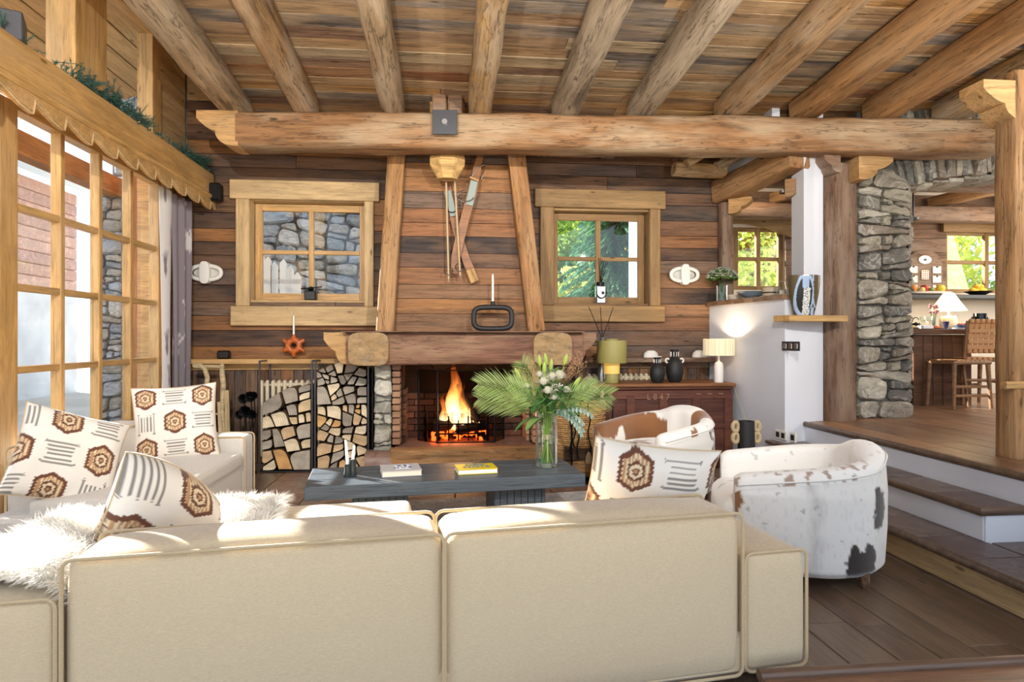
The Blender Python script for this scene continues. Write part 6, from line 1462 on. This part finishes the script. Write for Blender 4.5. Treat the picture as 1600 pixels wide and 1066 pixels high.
# conical lamp
p = on_t(1482, 7.45); la = empty('table_lamp', p, label='small lit lamp with cream cone shade and rounded cream jug base on dining counter', cat='lamp')
shade = plain('lit cream shade', '#f3e2b4', rough=.9, emit='#ffe0a0', es=1.5)
G().lathe([(.09, 0), (.10, .02), (.10, .12), (.085, .15), (.03, .17), (.012, .175), (.012, .25)], 24).obj('base', plain('cream glaze', '#eadfc0', rough=.3), la, T(*p)); 
for s in (-1, 1): G().tube([(p.x+s*(.085+.02*sin(pi*k/6)), p.y, p.z+.09+.08*k/6) for k in range(7)], .012, 8).obj('lug', plain('cream glaze lug', '#eadfc0', rough=.3), la)
G().lathe([(.20, .235), (.055, .46)], 32).obj('lamp_shade', shade, la, T(*p))
l = bpy.data.lights.new('bulb', 'POINT'); l.energy = 12; l.color = (1, .75, .42); l.shadow_soft_size = .05; o = bpy.data.objects.new('bulb', l); C.objects.link(o); o.location = (p.x, p.y+.0, p.z+.21)
blk = plain('black glossy glass', '#0e0f12', rough=.08)
p = on_t(1531, 7.35); t = empty('black_vase', p, label='black knobbly glass vase on the counter behind the chair', cat='vase'); G().lathe([(.07, 0), (.075, .01), (.07, .08), (.072, .2), (.066, .2), (.06, .05)], 24).obj('body', blk, t, T(*p))
for s in (-1, 1):
    for k in range(3): G().lathe([(0, -.025), (.02, -.015), (.026, 0), (.02, .015), (0, .025)], 10).obj('knob', blk, t, T(p.x+s*.09, p.y, p.z+.05+.045*k))
brd = plain('bread crust', '#c58a48', rough=.8, nscale=12, namt=.3); bb = on_t(1556, 7.2)
small('bread_basket', [(.10, 0), (.14, .01), (.16, .05), (.15, .05), (.12, .015), (0, .01)], MT['rope'], bb, 'shallow basket of rolls behind the chair back', 'basket')
for k in range(5): small('bread_roll', [(0, 0), (.035, .008), (.045, .03), (.03, .052), (0, .058)], brd, bb+V((-.09+.045*k, .03*(k % 2)-.02, .022+.02*(k % 2))), 'golden bread roll, %s in the basket on the dining counter' % ('leftmost', 'second from left', 'middle', 'second from right', 'rightmost')[k], 'bread', 'bread rolls', sx=1.1)
p = on_t(1506, 7.12); small('bowl', [(.05, 0), (.06, .008), (.10, .04), (.105, .05), (.098, .05), (.05, .012), (0, .01)], plain('blue bowl glaze', '#5f7394', rough=.3), p, 'blue-grey bowl of red berries on the dining counter', 'bowl')
g = G(); rr = random.Random(3)
for k in range(60): a = rr.uniform(0, 6.28); r_ = rr.uniform(0, .08); g.box((r_*cos(a), r_*sin(a), .05+rr.uniform(0, .018)), (.014, .014, .014), .005)
g.obj('berries', plain('red berries', '#9c3a2c', rough=.4), None, T(*p), kind='stuff', label='heap of small red berries in the blue-grey bowl', cat='berries')
p = on_t(1478, 7.08); small('blue_glass', [(.022, 0), (.026, .004), (.02, .02), (.036, .09), (.033, .09), (.018, .025)], plain('dark blue glass', '#27285c', rough=.1), p, 'dark blue goblet in front of the cream lamp', 'glass')
for k, px in enumerate((1441, 1452)):
    small('wine_glass', [(.028, 0), (.028, .003), (.004, .006), (.004, .055), (.026, .075), (.034, .11), (.028, .15), (.027, .15), (.032, .11), (.0, .07)], MT['vaseglass'], on_t(px, 7.15), ('left' if k == 0 else 'right')+' clear wine glass on the dining counter beside the stone pillar', 'glass', 'wine glasses')
p = on_t(1446, 7.02); G().box((0, 0, .02), (.13, .10, .04), .004).obj('napkin', plain('white blue napkins', '#dfe4ef', rough=.9), None, T(*p), smooth=False, label='folded white napkins on the dining counter in front of wine glasses', cat='napkins')
p = on_t(1448, 7.06); G().lathe([(0, 0), (.11, 0), (.12, .006), (0, .006)], 32, sx=1.6).obj('serving_board', MT['corbel'], None, T(p.x+.02, p.y-.03, tz-.0), label='oval wooden serving board on the dining counter edge', cat='board')
for k, (px, c_) in enumerate(((1461, '#c0552c'), (1428, '#9a7a52'))): small('food_dish', [(.03, 0), (.05, .015), (.045, .03), (.0, .045)], plain('dish %d' % k, c_, rough=.6), on_t(px, 7.1), ('orange fruit' if k == 0 else 'brown pastry')+' on the dining counter by the wooden board', 'food', sx=1.2)
p = on_t(1502, 7.0); G().box((0, 0, .008), (.2, .12, .012), .003).obj('plate', plain('pale blue plate', '#c6cfe4', rough=.4), None, T(*p), smooth=False, label='pale blue rectangular plate below the berry bowl', cat='plate')
p = on_t(1459, 7.3); jar(p, .022, .14, 'slim glass bud vase on the dining counter left of the lamp', wat=.4); flw = empty('pink_flowers', p, label='few dusty pink flowers in the slim bud vase', cat='flowers')
g = G(); g2 = G(); rr = random.Random(5)
for k in range(14):
    c = p+V((rr.uniform(-.05, .05), rr.uniform(-.03, .03), .25+rr.uniform(-.05, .05))); g.tube([p+V((0, 0, .02)), c], .002, 4); g2.lathe([(0, -.014), (.016, -.005), (.02, .006), (.008, .014), (0, .01)], 8, c=c)
g.obj('stems', leaf_g, flw, smooth=False); g2.obj('blossoms', plain('dusty pink petals', '#a56a68', rough=.8), flw)
p = on_t(1431, 7.4); t = empty('teapot', p, label='small dark teapot with hoop handle beside the stone pillar', cat='teapot'); G().lathe([(.04, 0), (.06, .03), (.05, .07), (.01, .085), (0, .095)], 18).obj('body', MT['iron'], t, T(*p)); G().tube([p+V((.055*cos(a), 0, .06+.09*sin(a))) for a in [pi*k/10 for k in range(11)]], .005, 6).obj('handle', MT['iron'], t)
# things on the kitchen ledge (z 1.925)
lz = 1.9255
def on_l(px, Y=8.15): return V((ang(px, Y), Y, lz))
p = on_l(1450, 8.1); G().lathe([(.1, 0), (.18, .015), (.2, .04), (.19, .04), (.1, .02), (0, .015)], 32, sx=1.7, sy=.8).obj('platter', MT['ceramic'], None, T(*p), label='long white platter of vegetables on the kitchen ledge', cat='platter')
vg = [('#c77a3e', 'orange squash'), ('#d9b24a', 'yellow pepper'), ('#d8c07a', 'pale onion'), ('#a8362a', 'red radish bunch'), ('#6d8a3a', 'green pepper'), ('#d08a5c', 'peach-coloured squash'), ('#e0c23c', 'yellow courgette'), ('#b8452e', 'red tomato')]
for k, (c_, nme) in enumerate(vg): r_ = .042+.02*(k % 3 == 0); small('vegetable', [(0, 0), (r_*.7, r_*.25), (r_, r_*.9), (r_*.7, r_*1.6), (0, r_*1.8)], plain('veg '+nme, c_, rough=.5), p+V((-.24+.068*k, -.02+.04*(k % 2), .03)), nme+' on the white platter', 'vegetable', 'vegetables on the platter', n=14)
p2 = on_l(1422, 8.1); small('green_squash', [(0, 0), (.05, .02), (.07, .07), (.05, .12), (0, .135)], plain('dark green skin', '#2c3a26', rough=.5), p2, 'dark green gourd at the pillar end of the kitchen ledge', 'vegetable', n=16, sx=1.6)
p = on_l(1529, 8.15); small('fruit_bowl', [(.05, 0), (.09, .01), (.17, .055), (.16, .055), (.08, .02), (0, .015)], MT['blackclay'], p, 'shallow black bowl of lemons on the kitchen ledge', 'bowl')
for k in range(6): small('lemon', [(0, -.005), (.012, 0), (.04, .02), (.048, .04), (.04, .06), (.012, .078), (0, .083)], plain('lemon %d' % k, '#e6b43c', rough=.5), p+V((-.09+.06*(k % 4) if k < 4 else -.03+.07*(k-4), .02*(k % 2), .03 if k < 4 else .085)), 'yellow lemon, %s in the black bowl' % ('far left', 'centre left', 'centre right', 'far right', 'top left', 'top right')[k], 'lemon', 'lemons', n=14)
small('bowl', [(.05, 0), (.09, .02), (.11, .1), (.10, .1), (.07, .02), (0, .01)], MT['ceramic'], on_l(1583, 8.1), 'white bowl on the kitchen ledge half behind the right post', 'bowl')
# arched tile board standing on the ledge
p = PY(1443, 440, 8.3); tbw = .27; t = empty('tile_board', (p.x, 8.3, lz), label='arched brown wooden board with little patterned ceramic tiles on the kitchen ledge', cat='wall board')
po = [(-tbw, 0), (tbw, 0), (tbw, .42)]+[(tbw*.95*cos(a), .42+.20*sin(a)) for a in [pi*k/14 for k in range(1, 14)]]+[(-tbw, .42)]
G().prism(po, -.02, .02).obj('board', chw if False else MT['beam_dark'], t, T(p.x, 8.3, lz+.02), smooth=False)
tile = plain('cream patterned tile', '#ded5c0', rough=.3)
for s in (-1, 1):
    for k in range(3):
        o = G().box((0, 0, 0), (.13, .014, .10), .012).obj('tile', tile, t, T(p.x+s*.175, 8.272, lz+.10+.13*k), smooth=False); G().box((0, 0, 0), (.03, .004, .02), .003).obj('motif', MT['iron'], o, T(p.x+s*.175, 8.263, lz+.14+.13*k), smooth=False)
o = G().box((0, 0, 0), (.11, .014, .13), .015).obj('tile', tile, t, T(p.x, 8.272, lz+.29), smooth=False)
for i in range(3):
    for j in range(4): G().box((0, 0, 0), (.018, .004, .016), .002).obj('motif', plain('brick red motif', '#9a5a44') if (i, j) == (0, 0) else bpy.data.materials['brick red motif'], o, T(p.x-.028+.028*i, 8.263, lz+.245+.03*j), smooth=False)
o = G().box((0, 0, 0), (.2, .014, .05), .012).obj('tile', tile, t, T(p.x, 8.272, lz+.10), smooth=False)
o = G().prism([(.095*cos(a), .058*sin(a)) for a in [2*pi*k/20 for k in range(20)]], -.012, .0).obj('oval_tile', tile, t, T(p.x, 8.28, lz+.50), smooth=False); G().prism([(.025*cos(a), .016*sin(a)) for a in [2*pi*k/10 for k in range(10)]], -.004, .0).obj('motif', plain('blue bird motif', '#2a3f52'), o, T(p.x, 8.268, lz+.50), smooth=False)
# ceiling spots
for i, (px, py, Y) in enumerate(((1418, 339, 8.0), (1427, 344, 7.7), (1226, 302, 7.9))):
    q = PY(px, py, Y); t = empty('ceiling_spot', q, label=('small round downlight over the kitchen behind the stone pillar, far one', 'small round downlight over the kitchen behind the stone pillar, near one', 'warm round downlight seen through the half-wall opening')[i], cat='ceiling light')
    G().lathe([(.05, .0), (.065, .0), (.065, .03), (.05, .03)], 20).obj('ring', MT['gunmetal'], t, T(*q)); G().lathe([(0, .004), (.05, .004)], 20).obj('lens', plain('spot lens %d' % i, '#ffffff', emit='#fff0d8', es=8), t, T(*q))
    if q.z < 3.4: G().cyl((q.x, q.y, q.z+.02), (q.x, q.y, 3.44), .012, n=8).obj('stem', MT['gunmetal'], t)
for i, (x, y) in enumerate(((4.9, 7.0), (6.6, 7.2), (3.9, 7.7))):
    l = bpy.data.lights.new('kitchen_spot', 'POINT'); l.energy = 7; l.color = (1, .84, .64); l.shadow_soft_size = .015; o = bpy.data.objects.new('kitchen_spot', l); C.objects.link(o); o.location = (x, y, 3.25)
# ================================================================ BOUQUET
vz = PZ(854, 729, .38); vz.z = .381; VR, VH = .083, .405
jar(vz, VR, VH, 'tall clear cylinder vase on right end of the charcoal coffee table', wat=.58)
bq = empty('bouquet', vz+V((0, 0, .02)), label='large bouquet of palm fronds, white roses and lilies in the clear vase', cat='flowers')
stemm = leafmat('green stems', ['#7a9a3e', '#8fae4e', '#6a8a38'], .1, .4); palm = leafmat('palm fronds', ['#98b468', '#b0c878', '#7c9c54', '#bccd92'], .35); dk = leafmat('dark leaves', ['#4f8048', '#5f9050', '#3c6c3c'], .25, .35)
euc = leafmat('eucalyptus leaves', ['#8fa79a', '#a7bcae', '#7c9688'], .25); bud = leafmat('lily buds', ['#a9c25a', '#bcd070'], .3); dry = leafmat('dry grass', ['#c09a72', '#b58a60'], .1); rose = leafmat('white rose petals', ['#f5f3ea', '#ecebdd', '#fbfaf4'], .35)
top = vz+V((0, 0, VH)); rr = random.Random(42)
g = G()
for k in range(34):
    a = 2*pi*k/34+rr.uniform(-.1, .1); r0_ = VR*rr.uniform(.35, .88); r1_ = VR*rr.uniform(.3, .8); b = vz+V((r0_*cos(a), r0_*sin(a), .03)); m_ = vz+V((.02*cos(a+2.4), .02*sin(a+2.4), .235)); e = top+V((r1_*cos(a+pi*.9), r1_*sin(a+pi*.9), .04))
    g.tube([b, m_, e], [.0038, .0036, .003], 6)
g.obj('stems', stemm, bq)
G().lathe([(.030, .20), (.036, .205), (.036, .235), (.030, .24)], 16).obj('string_tie', MT['rope'], bq, T(*vz))
def leaf(g, p, d, L, w_, droop=.3, up=V((0, 0, 1)), n=5):
    d = V(d).normalized(); s = d.cross(up); s = s.normalized() if s.length > .05 else V((1, 0, 0)); vs = []; fs = []; c = V(p); dd = d.copy()
    for k in range(n+1):
        t = k/n; ww = w_*(sin(pi*min(1, t*.9+.08))**.8)/2*(0.05 if k == n else 1); vs += [c-s*ww, c+s*ww]
        dd = (dd+V((0, 0, -droop/n))).normalized(); c = c+dd*L/n
    fs = [(2*k, 2*k+1, 2*k+3, 2*k+2) for k in range(n)]; g.add(vs, fs); return c
def frond(base, d, L, nl, ll, droop, mat, lw_=.0062):
    tw_ = rr.uniform(-3, 3); g = G(); c = V(base); dd = V(d).normalized(); pts = [c.copy()]; n = 24; side = dd.cross(V((0, 0, 1))); side = side.normalized() if side.length > .05 else V((1, 0, 0))
    for k in range(n): dd = (dd+V((0, 0, -droop/n))).normalized(); c = c+dd*L/n; pts.append(c.copy())
    g.tube(pts, [.004*(1-k/n)+.001 for k in range(n+1)], 5)
    for k in range(nl):
        t = .22+.78*k/nl; q = t*n; i = min(n-1, int(q)); p = pts[i].lerp(pts[i+1], q-i); dr = (pts[i+1]-pts[i]).normalized(); fc = D(.15*tw_, -1, .25+.5*sin(tw_)); sd = dr.cross(fc).normalized(); l = ll*sin(pi*(.18+.75*t))**.8
        for s in (-1, 1): leaf(g, p, dr*1.0+sd*s*.8+D(0, -.15, .05), l*rr.uniform(.85, 1.1), lw_, .3, up=fc, n=3)
    return g.obj('palm_frond', mat, bq, smooth=False)
ca = RZ(-TH).to_3x3()
def D(x, y, z): return ca @ V((x, y, z))          # spread directions, seen roughly from the room side
frond(top+D(0, 0, -.06), D(-.75, -.2, .95), .62, 30, .24, .95, palm)
frond(top+D(0, 0, -.06), D(-.95, .1, .75), .56, 28, .22, .8, palm)
frond(top+D(0, 0, -.05), D(-.45, -.35, .9), .46, 24, .2, .9, palm)
frond(top+D(0, 0, -.05), D(-.35, .3, 1.1), .50, 24, .2, .5, palm)
frond(top+D(0, 0, -.05), D(.95, .2, .75), .56, 26, .22, .7, palm)
frond(top+D(0, 0, -.05), D(.75, -.2, .9), .46, 22, .18, .6, palm)
frond(top+D(0, 0, -.05), D(.15, .3, 1.1), .40, 20, .14, .4, palm)
for k, (x, y, z, L, w_, dr) in enumerate(((-.8, -.3, .35, .26, .06, 1.6), (-.5, -.5, .3, .22, .075, 1.5), (-.9, .1, .45, .3, .025, 2.2), (.7, -.3, .75, .3, .05, .9), (.25, -.3, .9, .26, .06, .6), (-.2, -.3, 1., .28, .06, .5), (.9, .2, .9, .34, .05, .5), (-.45, .2, 1.0, .3, .06, .5), (.5, .3, .8, .3, .06, .9), (.05, -.5, .6, .2, .07, 1.2), (-.6, -.4, .1, .17, .07, 1.4), (.0, .3, 1.1, .28, .06, .4))):
    g = G(); leaf(g, top+D(x*.05, y*.05, -.04), D(x, y, z), L, w_, dr, n=9); g.obj('leaf', dk if k % 2 == 0 else palm, bq, smooth=False)
def rosef(p, r_):
    g = G()
    for ring in range(5):
        for k in range(4+ring): a = 2*pi*k/(4+ring)+ring*.7; rad = r_*(.15+.19*ring); c = p+D(rad*cos(a), rad*sin(a)*.8-.2*r_, r_*(.55-.16*ring)); u = D(-sin(a), cos(a), 0)*r_*.42; o_ = D(cos(a), sin(a), .8-.2*ring)*r_*.35; g.add([c-u-o_*.6, c+u-o_*.6, c+u*.9+o_, c+o_*1.25, c-u*.9+o_], [(0, 1, 2, 3, 4)])
    g.lathe([(0, -r_*.5), (r_*.5, -r_*.3), (r_*.6, r_*.1), (r_*.3, r_*.45), (0, r_*.5)], 10, c=p)
    return g.obj('rose', rose, bq, smooth=False)
for x, y, z, r_ in ((-.03, -.12, .235, .045), (.035, -.11, .27, .04), (.09, -.09, .275, .05), (.0, -.14, .17, .04), (-.15, -.1, .20, .03), (.14, -.08, .17, .036), (.05, -.13, .12, .032), (-.06, -.14, .29, .03)): rosef(top+D(x, y, z), r_)
for x, y, z, dx in ((-.05, -.03, .35, -.1), (-.02, -.06, .30, 0), (.13, -.03, .36, .25), (-.20, -.02, .26, -.5), (.03, 0, .32, .1), (.20, -.04, .20, .7), (.0, .02, .36, -.15)):
    p = top+D(x, y, z); d = D(dx, -.1, 1).normalized(); L = .085; G().tube([p, p+d*L*.3, p+d*L*.7, p+d*L], [.007, .016, .013, .002], 8).obj('lily_bud', bud, bq); G().tube([top+D(x*.2, y*.2, 0), p], .003, 5).obj('bud_stem', stemm, bq)
g = G()
for k in range(200):
    a = rr.uniform(0, 6.28); r_ = rr.uniform(.02, .2); p = top+D(r_*cos(a), r_*sin(a)*.6-.05, .04+rr.uniform(0, .2)-r_*.3); leaf(g, p, D(rr.uniform(-1, 1), rr.uniform(-1, .3), rr.uniform(-.3, 1)), rr.uniform(.06, .11), rr.uniform(.016, .03), .5, n=3)
g.obj('filler_leaves', dk, bq, smooth=False, kind='stuff')
for s in range(4):
    g = G(); c = top+D(.05+.02*s, -.06, .02); d = D((.8, .9, .5, .7)[s], -.3, (.35, .1, -.05, .55)[s]).normalized(); pts = [c.copy()]
    for k in range(8): d = (d+V((0, 0, -.16))).normalized(); c = c+d*.03; pts.append(c.copy())
    g.tube(pts, .002, 5)
    for k in range(1, 9):
        for sg in (-1, 1): leaf(g, pts[k], D(.3*sg, -.3, -.6)+d*.4, .045, .02, .3, n=3)
    g.obj('eucalyptus_sprig', euc, bq, smooth=False)
g = G()
for k in range(26):
    sd = -1 if k % 2 else 1; b = top+D(0, 0, .05); e = top+D(sd*rr.uniform(.1, .33), rr.uniform(-.1, .1), rr.uniform(.25, .45)); g.tube([b, b.lerp(e, .6)+V((0, 0, .03)), e], [.0012, .001, .0006], 4)
    for q in range(12): a = b.lerp(e, rr.uniform(.6, 1)); f_ = a+V((rr.uniform(-.03, .03), rr.uniform(-.02, .02), rr.uniform(0, .045))); g.tube([a, f_], [.0006, .0004], 3); g.box(tuple(f_), (.004, .003, .005))
g.obj('dry_grass', dry, bq, smooth=False, kind='stuff')
g = G()
for k in range(90): a = rr.uniform(0, 6.28); r_ = .05*sqrt(rr.random()); p = top+D(.075+r_*cos(a), -.09+rr.uniform(-.01, .01), .19+r_*sin(a)*.8); g.lathe([(0, -.004), (.005, 0), (0, .004)], 6, c=p)
g.obj('gypsophila', rose, bq, smooth=False, kind='stuff')
# ================================================================ OUTDOORS
gd = panel('ground', [(-40, -30, -.06), (40, -30, -.06), (40, 60, -.06), (-40, 60, -.06)], .1, plain('pale terrace ground', '#b7b2a8', rough=.95, nscale=.6, namt=.15), None, kind='structure')
# stone wall and picket fence behind the left window
ow = empty('garden_wall', (-2.5, 9.6, 0), label='pale bluish dry stone wall seen through the left window', cat='wall', kind='thing')
G().box((0, 0, 0), (4.6, .3, 5.8)).obj('mortar_core', MT['mortar_out'], ow, T(-2.45, 9.78, 2.8), smooth=False)  # unseen upper core raised to block sun at the brown window
rubble_face(T(0, 9.6, 0), [(-4.7, .9), (-.2, .9), (-.2, 4.1), (-4.7, 4.1)], .42, .24, MT['outstone'], ow, depth=.09, seed=14, gap=.014, asp=1.8, j=.38)
fn = empty('picket_fence', (-2.9, 8.7, .5), label='white pointed picket fence in front of the stone wall outside the left window', cat='fence')
wp = plain('white fence paint', '#e8e6e0', rough=.7)
for k, (px, py) in enumerate(((408, 395), (419, 401), (429, 409), (443, 405), (454, 415), (465, 425))):
    a = PY(px, py, 8.7); z0 = 1.2; hh = a.z-z0; G().prism([(-.045, 0), (.045, 0), (.045, hh-.06), (0, hh), (-.045, hh-.05)], -.012, .012).obj('picket', wp, fn, T(a.x, 8.7, z0), smooth=False)
a, b = PY(405, 440, 8.73), PY(470, 455, 8.73); board('fence_rail', a, b, .03, .07, wp, fn); board('fence_rail', a-V((0, 0, .75)), b-V((0, 0, .75)), .03, .07, wp, fn)
for x in (-3.3, -2.6): board('fence_post', (x, 8.76, -.05), (x, 8.76, 1.9), .08, .08, wp, fn, up=(0, 1, 0))
# spruce, bushes and white house corner behind the right window
def leafcloud(g, c, r_, n, s, rr, flat=1.):
    for k in range(n):
        d = V((rr.gauss(0, 1), rr.gauss(0, 1), rr.gauss(0, 1))).normalized(); p = V(c)+V((d.x*r_[0], d.y*r_[1], d.z*r_[2]))*(rr.random()**.35); u = V((rr.uniform(-1, 1), rr.uniform(-1, 1), rr.uniform(-1, 1))).normalized()*s; v = u.cross(V((rr.uniform(-1, 1), rr.uniform(-1, 1), rr.uniform(-1, 1)))).normalized()*s*.55
        g.add([p-u, p-v, p+u, p+v], [(0, 1, 2, 3)])
LM = {'lime': leafmat('sunlit lime leaves', ['#dcea78', '#c2d862', '#eef0a0', '#a8c65a', '#e6d878'], .5), 'green': leafmat('garden leaves', ['#6f9a48', '#88b054', '#a4c468', '#547e40'], .4), 'gold': leafmat('autumn leaves', ['#c8a23c', '#b98a34', '#d8c060', '#9aa040', '#a8743c'], .5), 'fir': leafmat('spruce needles', ['#477454', '#588860', '#70a074', '#3a6248'], .2)}
def bush(loc, r_, n, mat, label, s=.07, nme='bush', cat='bush'):
    t = empty(nme, loc, label=label, cat=cat); g = G(); rr = random.Random(int(abs(loc[0])*71+loc[1]*13)); 
    for k in range(9):
        a = rr.uniform(0, 6.28); c = (loc[0]+r_*.55*cos(a), loc[1]+r_*.4*sin(a), loc[2]+r_*(.4+1.3*rr.random())); leafcloud(g, c, (r_*.55, r_*.5, r_*.5), n//9, s, rr)
    g.obj('foliage', LM[mat], t, smooth=False, kind='stuff'); G().tube([loc, (loc[0], loc[1], loc[2]+r_*1.6)], [.06, .02], 8).obj('trunk', bark, t)
bush((2.0, 12.6, 0), 1.3, 5200, 'lime', 'sunlit yellow-green bush behind the brown window, left half'); bush((3.1, 14.2, .3), 1.9, 5600, 'green', 'tall green bush beyond the brown window, further back', .09)
bush((1.4, 10.2, .0), .75, 2600, 'gold', 'low golden-leaved shrub close behind the brown window', .05); bush((2.6, 16.5, 1.5), 2.4, 4200, 'lime', 'bright leafy treetop farthest behind the brown window', .12)
bush((1.2, 15.0, 1.0), 1.9, 3600, 'green', 'green shrub mass behind the chimney side of the brown window', .1)
def spruce(loc, H_, r_, label, seed=1, n=26):
    t = empty('spruce_tree', loc, label=label, cat='tree'); rr = random.Random(seed); G().tube([loc, (loc[0], loc[1], loc[2]+H_)], [.12, .02], 8).obj('trunk', bark, t); g = G()
    for L_ in range(n):
        z = .3+(H_-.4)*L_/n; rad = r_*(1-L_/n)+.1
        for k in range(11):
            a = rr.uniform(0, 6.28); d = V((cos(a), sin(a), rr.uniform(-.4, -.1))); b = V((loc[0], loc[1], loc[2]+z)); 
            for q in range(26):
                f_ = (q+1)/26; c = b+d*rad*f_+V((0, 0, -.18*f_*f_*rad)); s = V((-sin(a), cos(a), 0)); w_ = .10*(1-f_*.6)*rr.uniform(.6, 1.3)
                for sg in (-1, 1): e = c+s*sg*w_+d*.06+V((0, 0, rr.uniform(-.06, .0))); g.add([c-d*.02, e, c+d*.02+V((0, 0, .02))], [(0, 1, 2)]); g.add([c-d*.03, e+V((0, 0, -.04)), c+d*.03], [(0, 1, 2)])
    g.obj('branches', LM['fir'], t, smooth=False, kind='stuff')
spruce((2.95, 11.2, 1.9), 3.2, 1.0, 'dark green spruce filling the right half of the brown window', 3)
# kitchen side
bush((4.9, 11.2, 0), 1.7, 7000, 'lime', 'bright yellow-green hedge behind the arched kitchen window', .06); bush((7.7, 10.9, 0), 1.8, 7500, 'lime', 'bright hedge outside the right kitchen window', .06); bush((6.2, 13, 1), 2.2, 4500, 'gold', 'golden tree between the two kitchen windows', .09)
bush((9.4, 11.8, .6), 1.8, 4200, 'green', 'green tree at the right end outside the kitchen window', .08); bush((4.0, 12.5, .8), 2.0, 5000, 'gold', 'golden leafed tree behind the arched kitchen window', .08)
# terrace side: chalet opposite, pillar, posts, tree
hs = empty('chalet', (-10, 8, 0), label='pale chalet with reddish timber storey and window across the terrace', cat='building')
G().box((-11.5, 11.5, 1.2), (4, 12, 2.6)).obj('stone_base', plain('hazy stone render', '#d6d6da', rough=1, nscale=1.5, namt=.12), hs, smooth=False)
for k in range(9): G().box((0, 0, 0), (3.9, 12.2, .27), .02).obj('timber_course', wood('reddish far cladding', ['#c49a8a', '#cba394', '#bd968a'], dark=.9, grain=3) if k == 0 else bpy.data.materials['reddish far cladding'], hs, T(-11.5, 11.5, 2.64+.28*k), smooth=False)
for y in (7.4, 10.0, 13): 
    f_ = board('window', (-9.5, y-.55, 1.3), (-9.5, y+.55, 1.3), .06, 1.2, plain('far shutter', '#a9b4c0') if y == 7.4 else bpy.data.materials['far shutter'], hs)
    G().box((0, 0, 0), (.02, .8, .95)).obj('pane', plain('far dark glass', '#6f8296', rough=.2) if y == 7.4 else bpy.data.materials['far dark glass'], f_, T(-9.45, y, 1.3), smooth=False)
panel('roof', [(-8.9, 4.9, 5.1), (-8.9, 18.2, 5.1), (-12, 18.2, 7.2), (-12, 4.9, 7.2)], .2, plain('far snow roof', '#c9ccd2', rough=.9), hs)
sc_ = empty('stone_column', (-4.4, 8.1, 0), label='rough pale stone column outside the tall windows', cat='column', kind='thing')
q = PX(183, 400, -4.5); G().box((0, 0, 0), (.34, .34, 3.6)).obj('mortar_core', MT['mortar_out'], sc_, T(-4.7, q.y+.35, 1.75), smooth=False)
rubble_face(T(-4.7, q.y+.17, 0), [(-.2, 0), (.2, 0), (.2, 3.5), (-.2, 3.5)], .26, .2, MT['outstone'], sc_, depth=.07, seed=20, asp=1.4)
rubble_face(T(-4.53, q.y+.35, 0) @ RZ(pi/2), [(-.2, 0), (.2, 0), (.2, 3.5), (-.2, 3.5)], .26, .2, MT['outstone'], sc_, depth=.07, seed=22, asp=1.4)
tp = wood('orange terrace post', ['#b97c48'], dark=.8, grain=6)
for i, (px, X) in enumerate(((232, -3.7), (213, -4.2))):
    q = PX(px, 500, X); board('terrace_post', (X, q.y, -.05), (X, q.y, 3.6), .16, .16, tp, None, up=(1, 0, 0), label=('nearer' if i == 0 else 'farther')+' orange timber terrace post outside the tall windows', cat='post', group='terrace posts', kind='thing')
board('terrace_beam', (-4.6, 6.9, 3.42), (-4.6, 11, 3.42), .2, .25, tp, None, label='orange timber beam carried by the terrace posts outside', cat='beam', kind='thing')
spruce((-6.6, 8.6, 0), 4.4, 1.0, 'slender spruce tree on the terrace outside the tall windows', 5, 18); bush((-7.2, 6.2, 0), .8, 2200, 'green', 'low green shrub on the terrace outside the tall windows', .05)
# gable soffit outside the upper lights
sf = empty('trim_3', (-3.6, 4, 4), kind='structure')
panel('soffit_deck', [(-2.9, 3.9, 4.80), (-4.4, 3.9, 4.32), (-4.4, 8.6, 4.32), (-2.9, 8.6, 4.80)], .03, MT['honey'], sf)
plank_rows(sf, MT['pine'], lambda x, z: V((-2.95-z, x, 4.75-.32*z)), 3.9, 8.6, 0, 1.3, .24, seed=71, lmin=2, lmax=4)
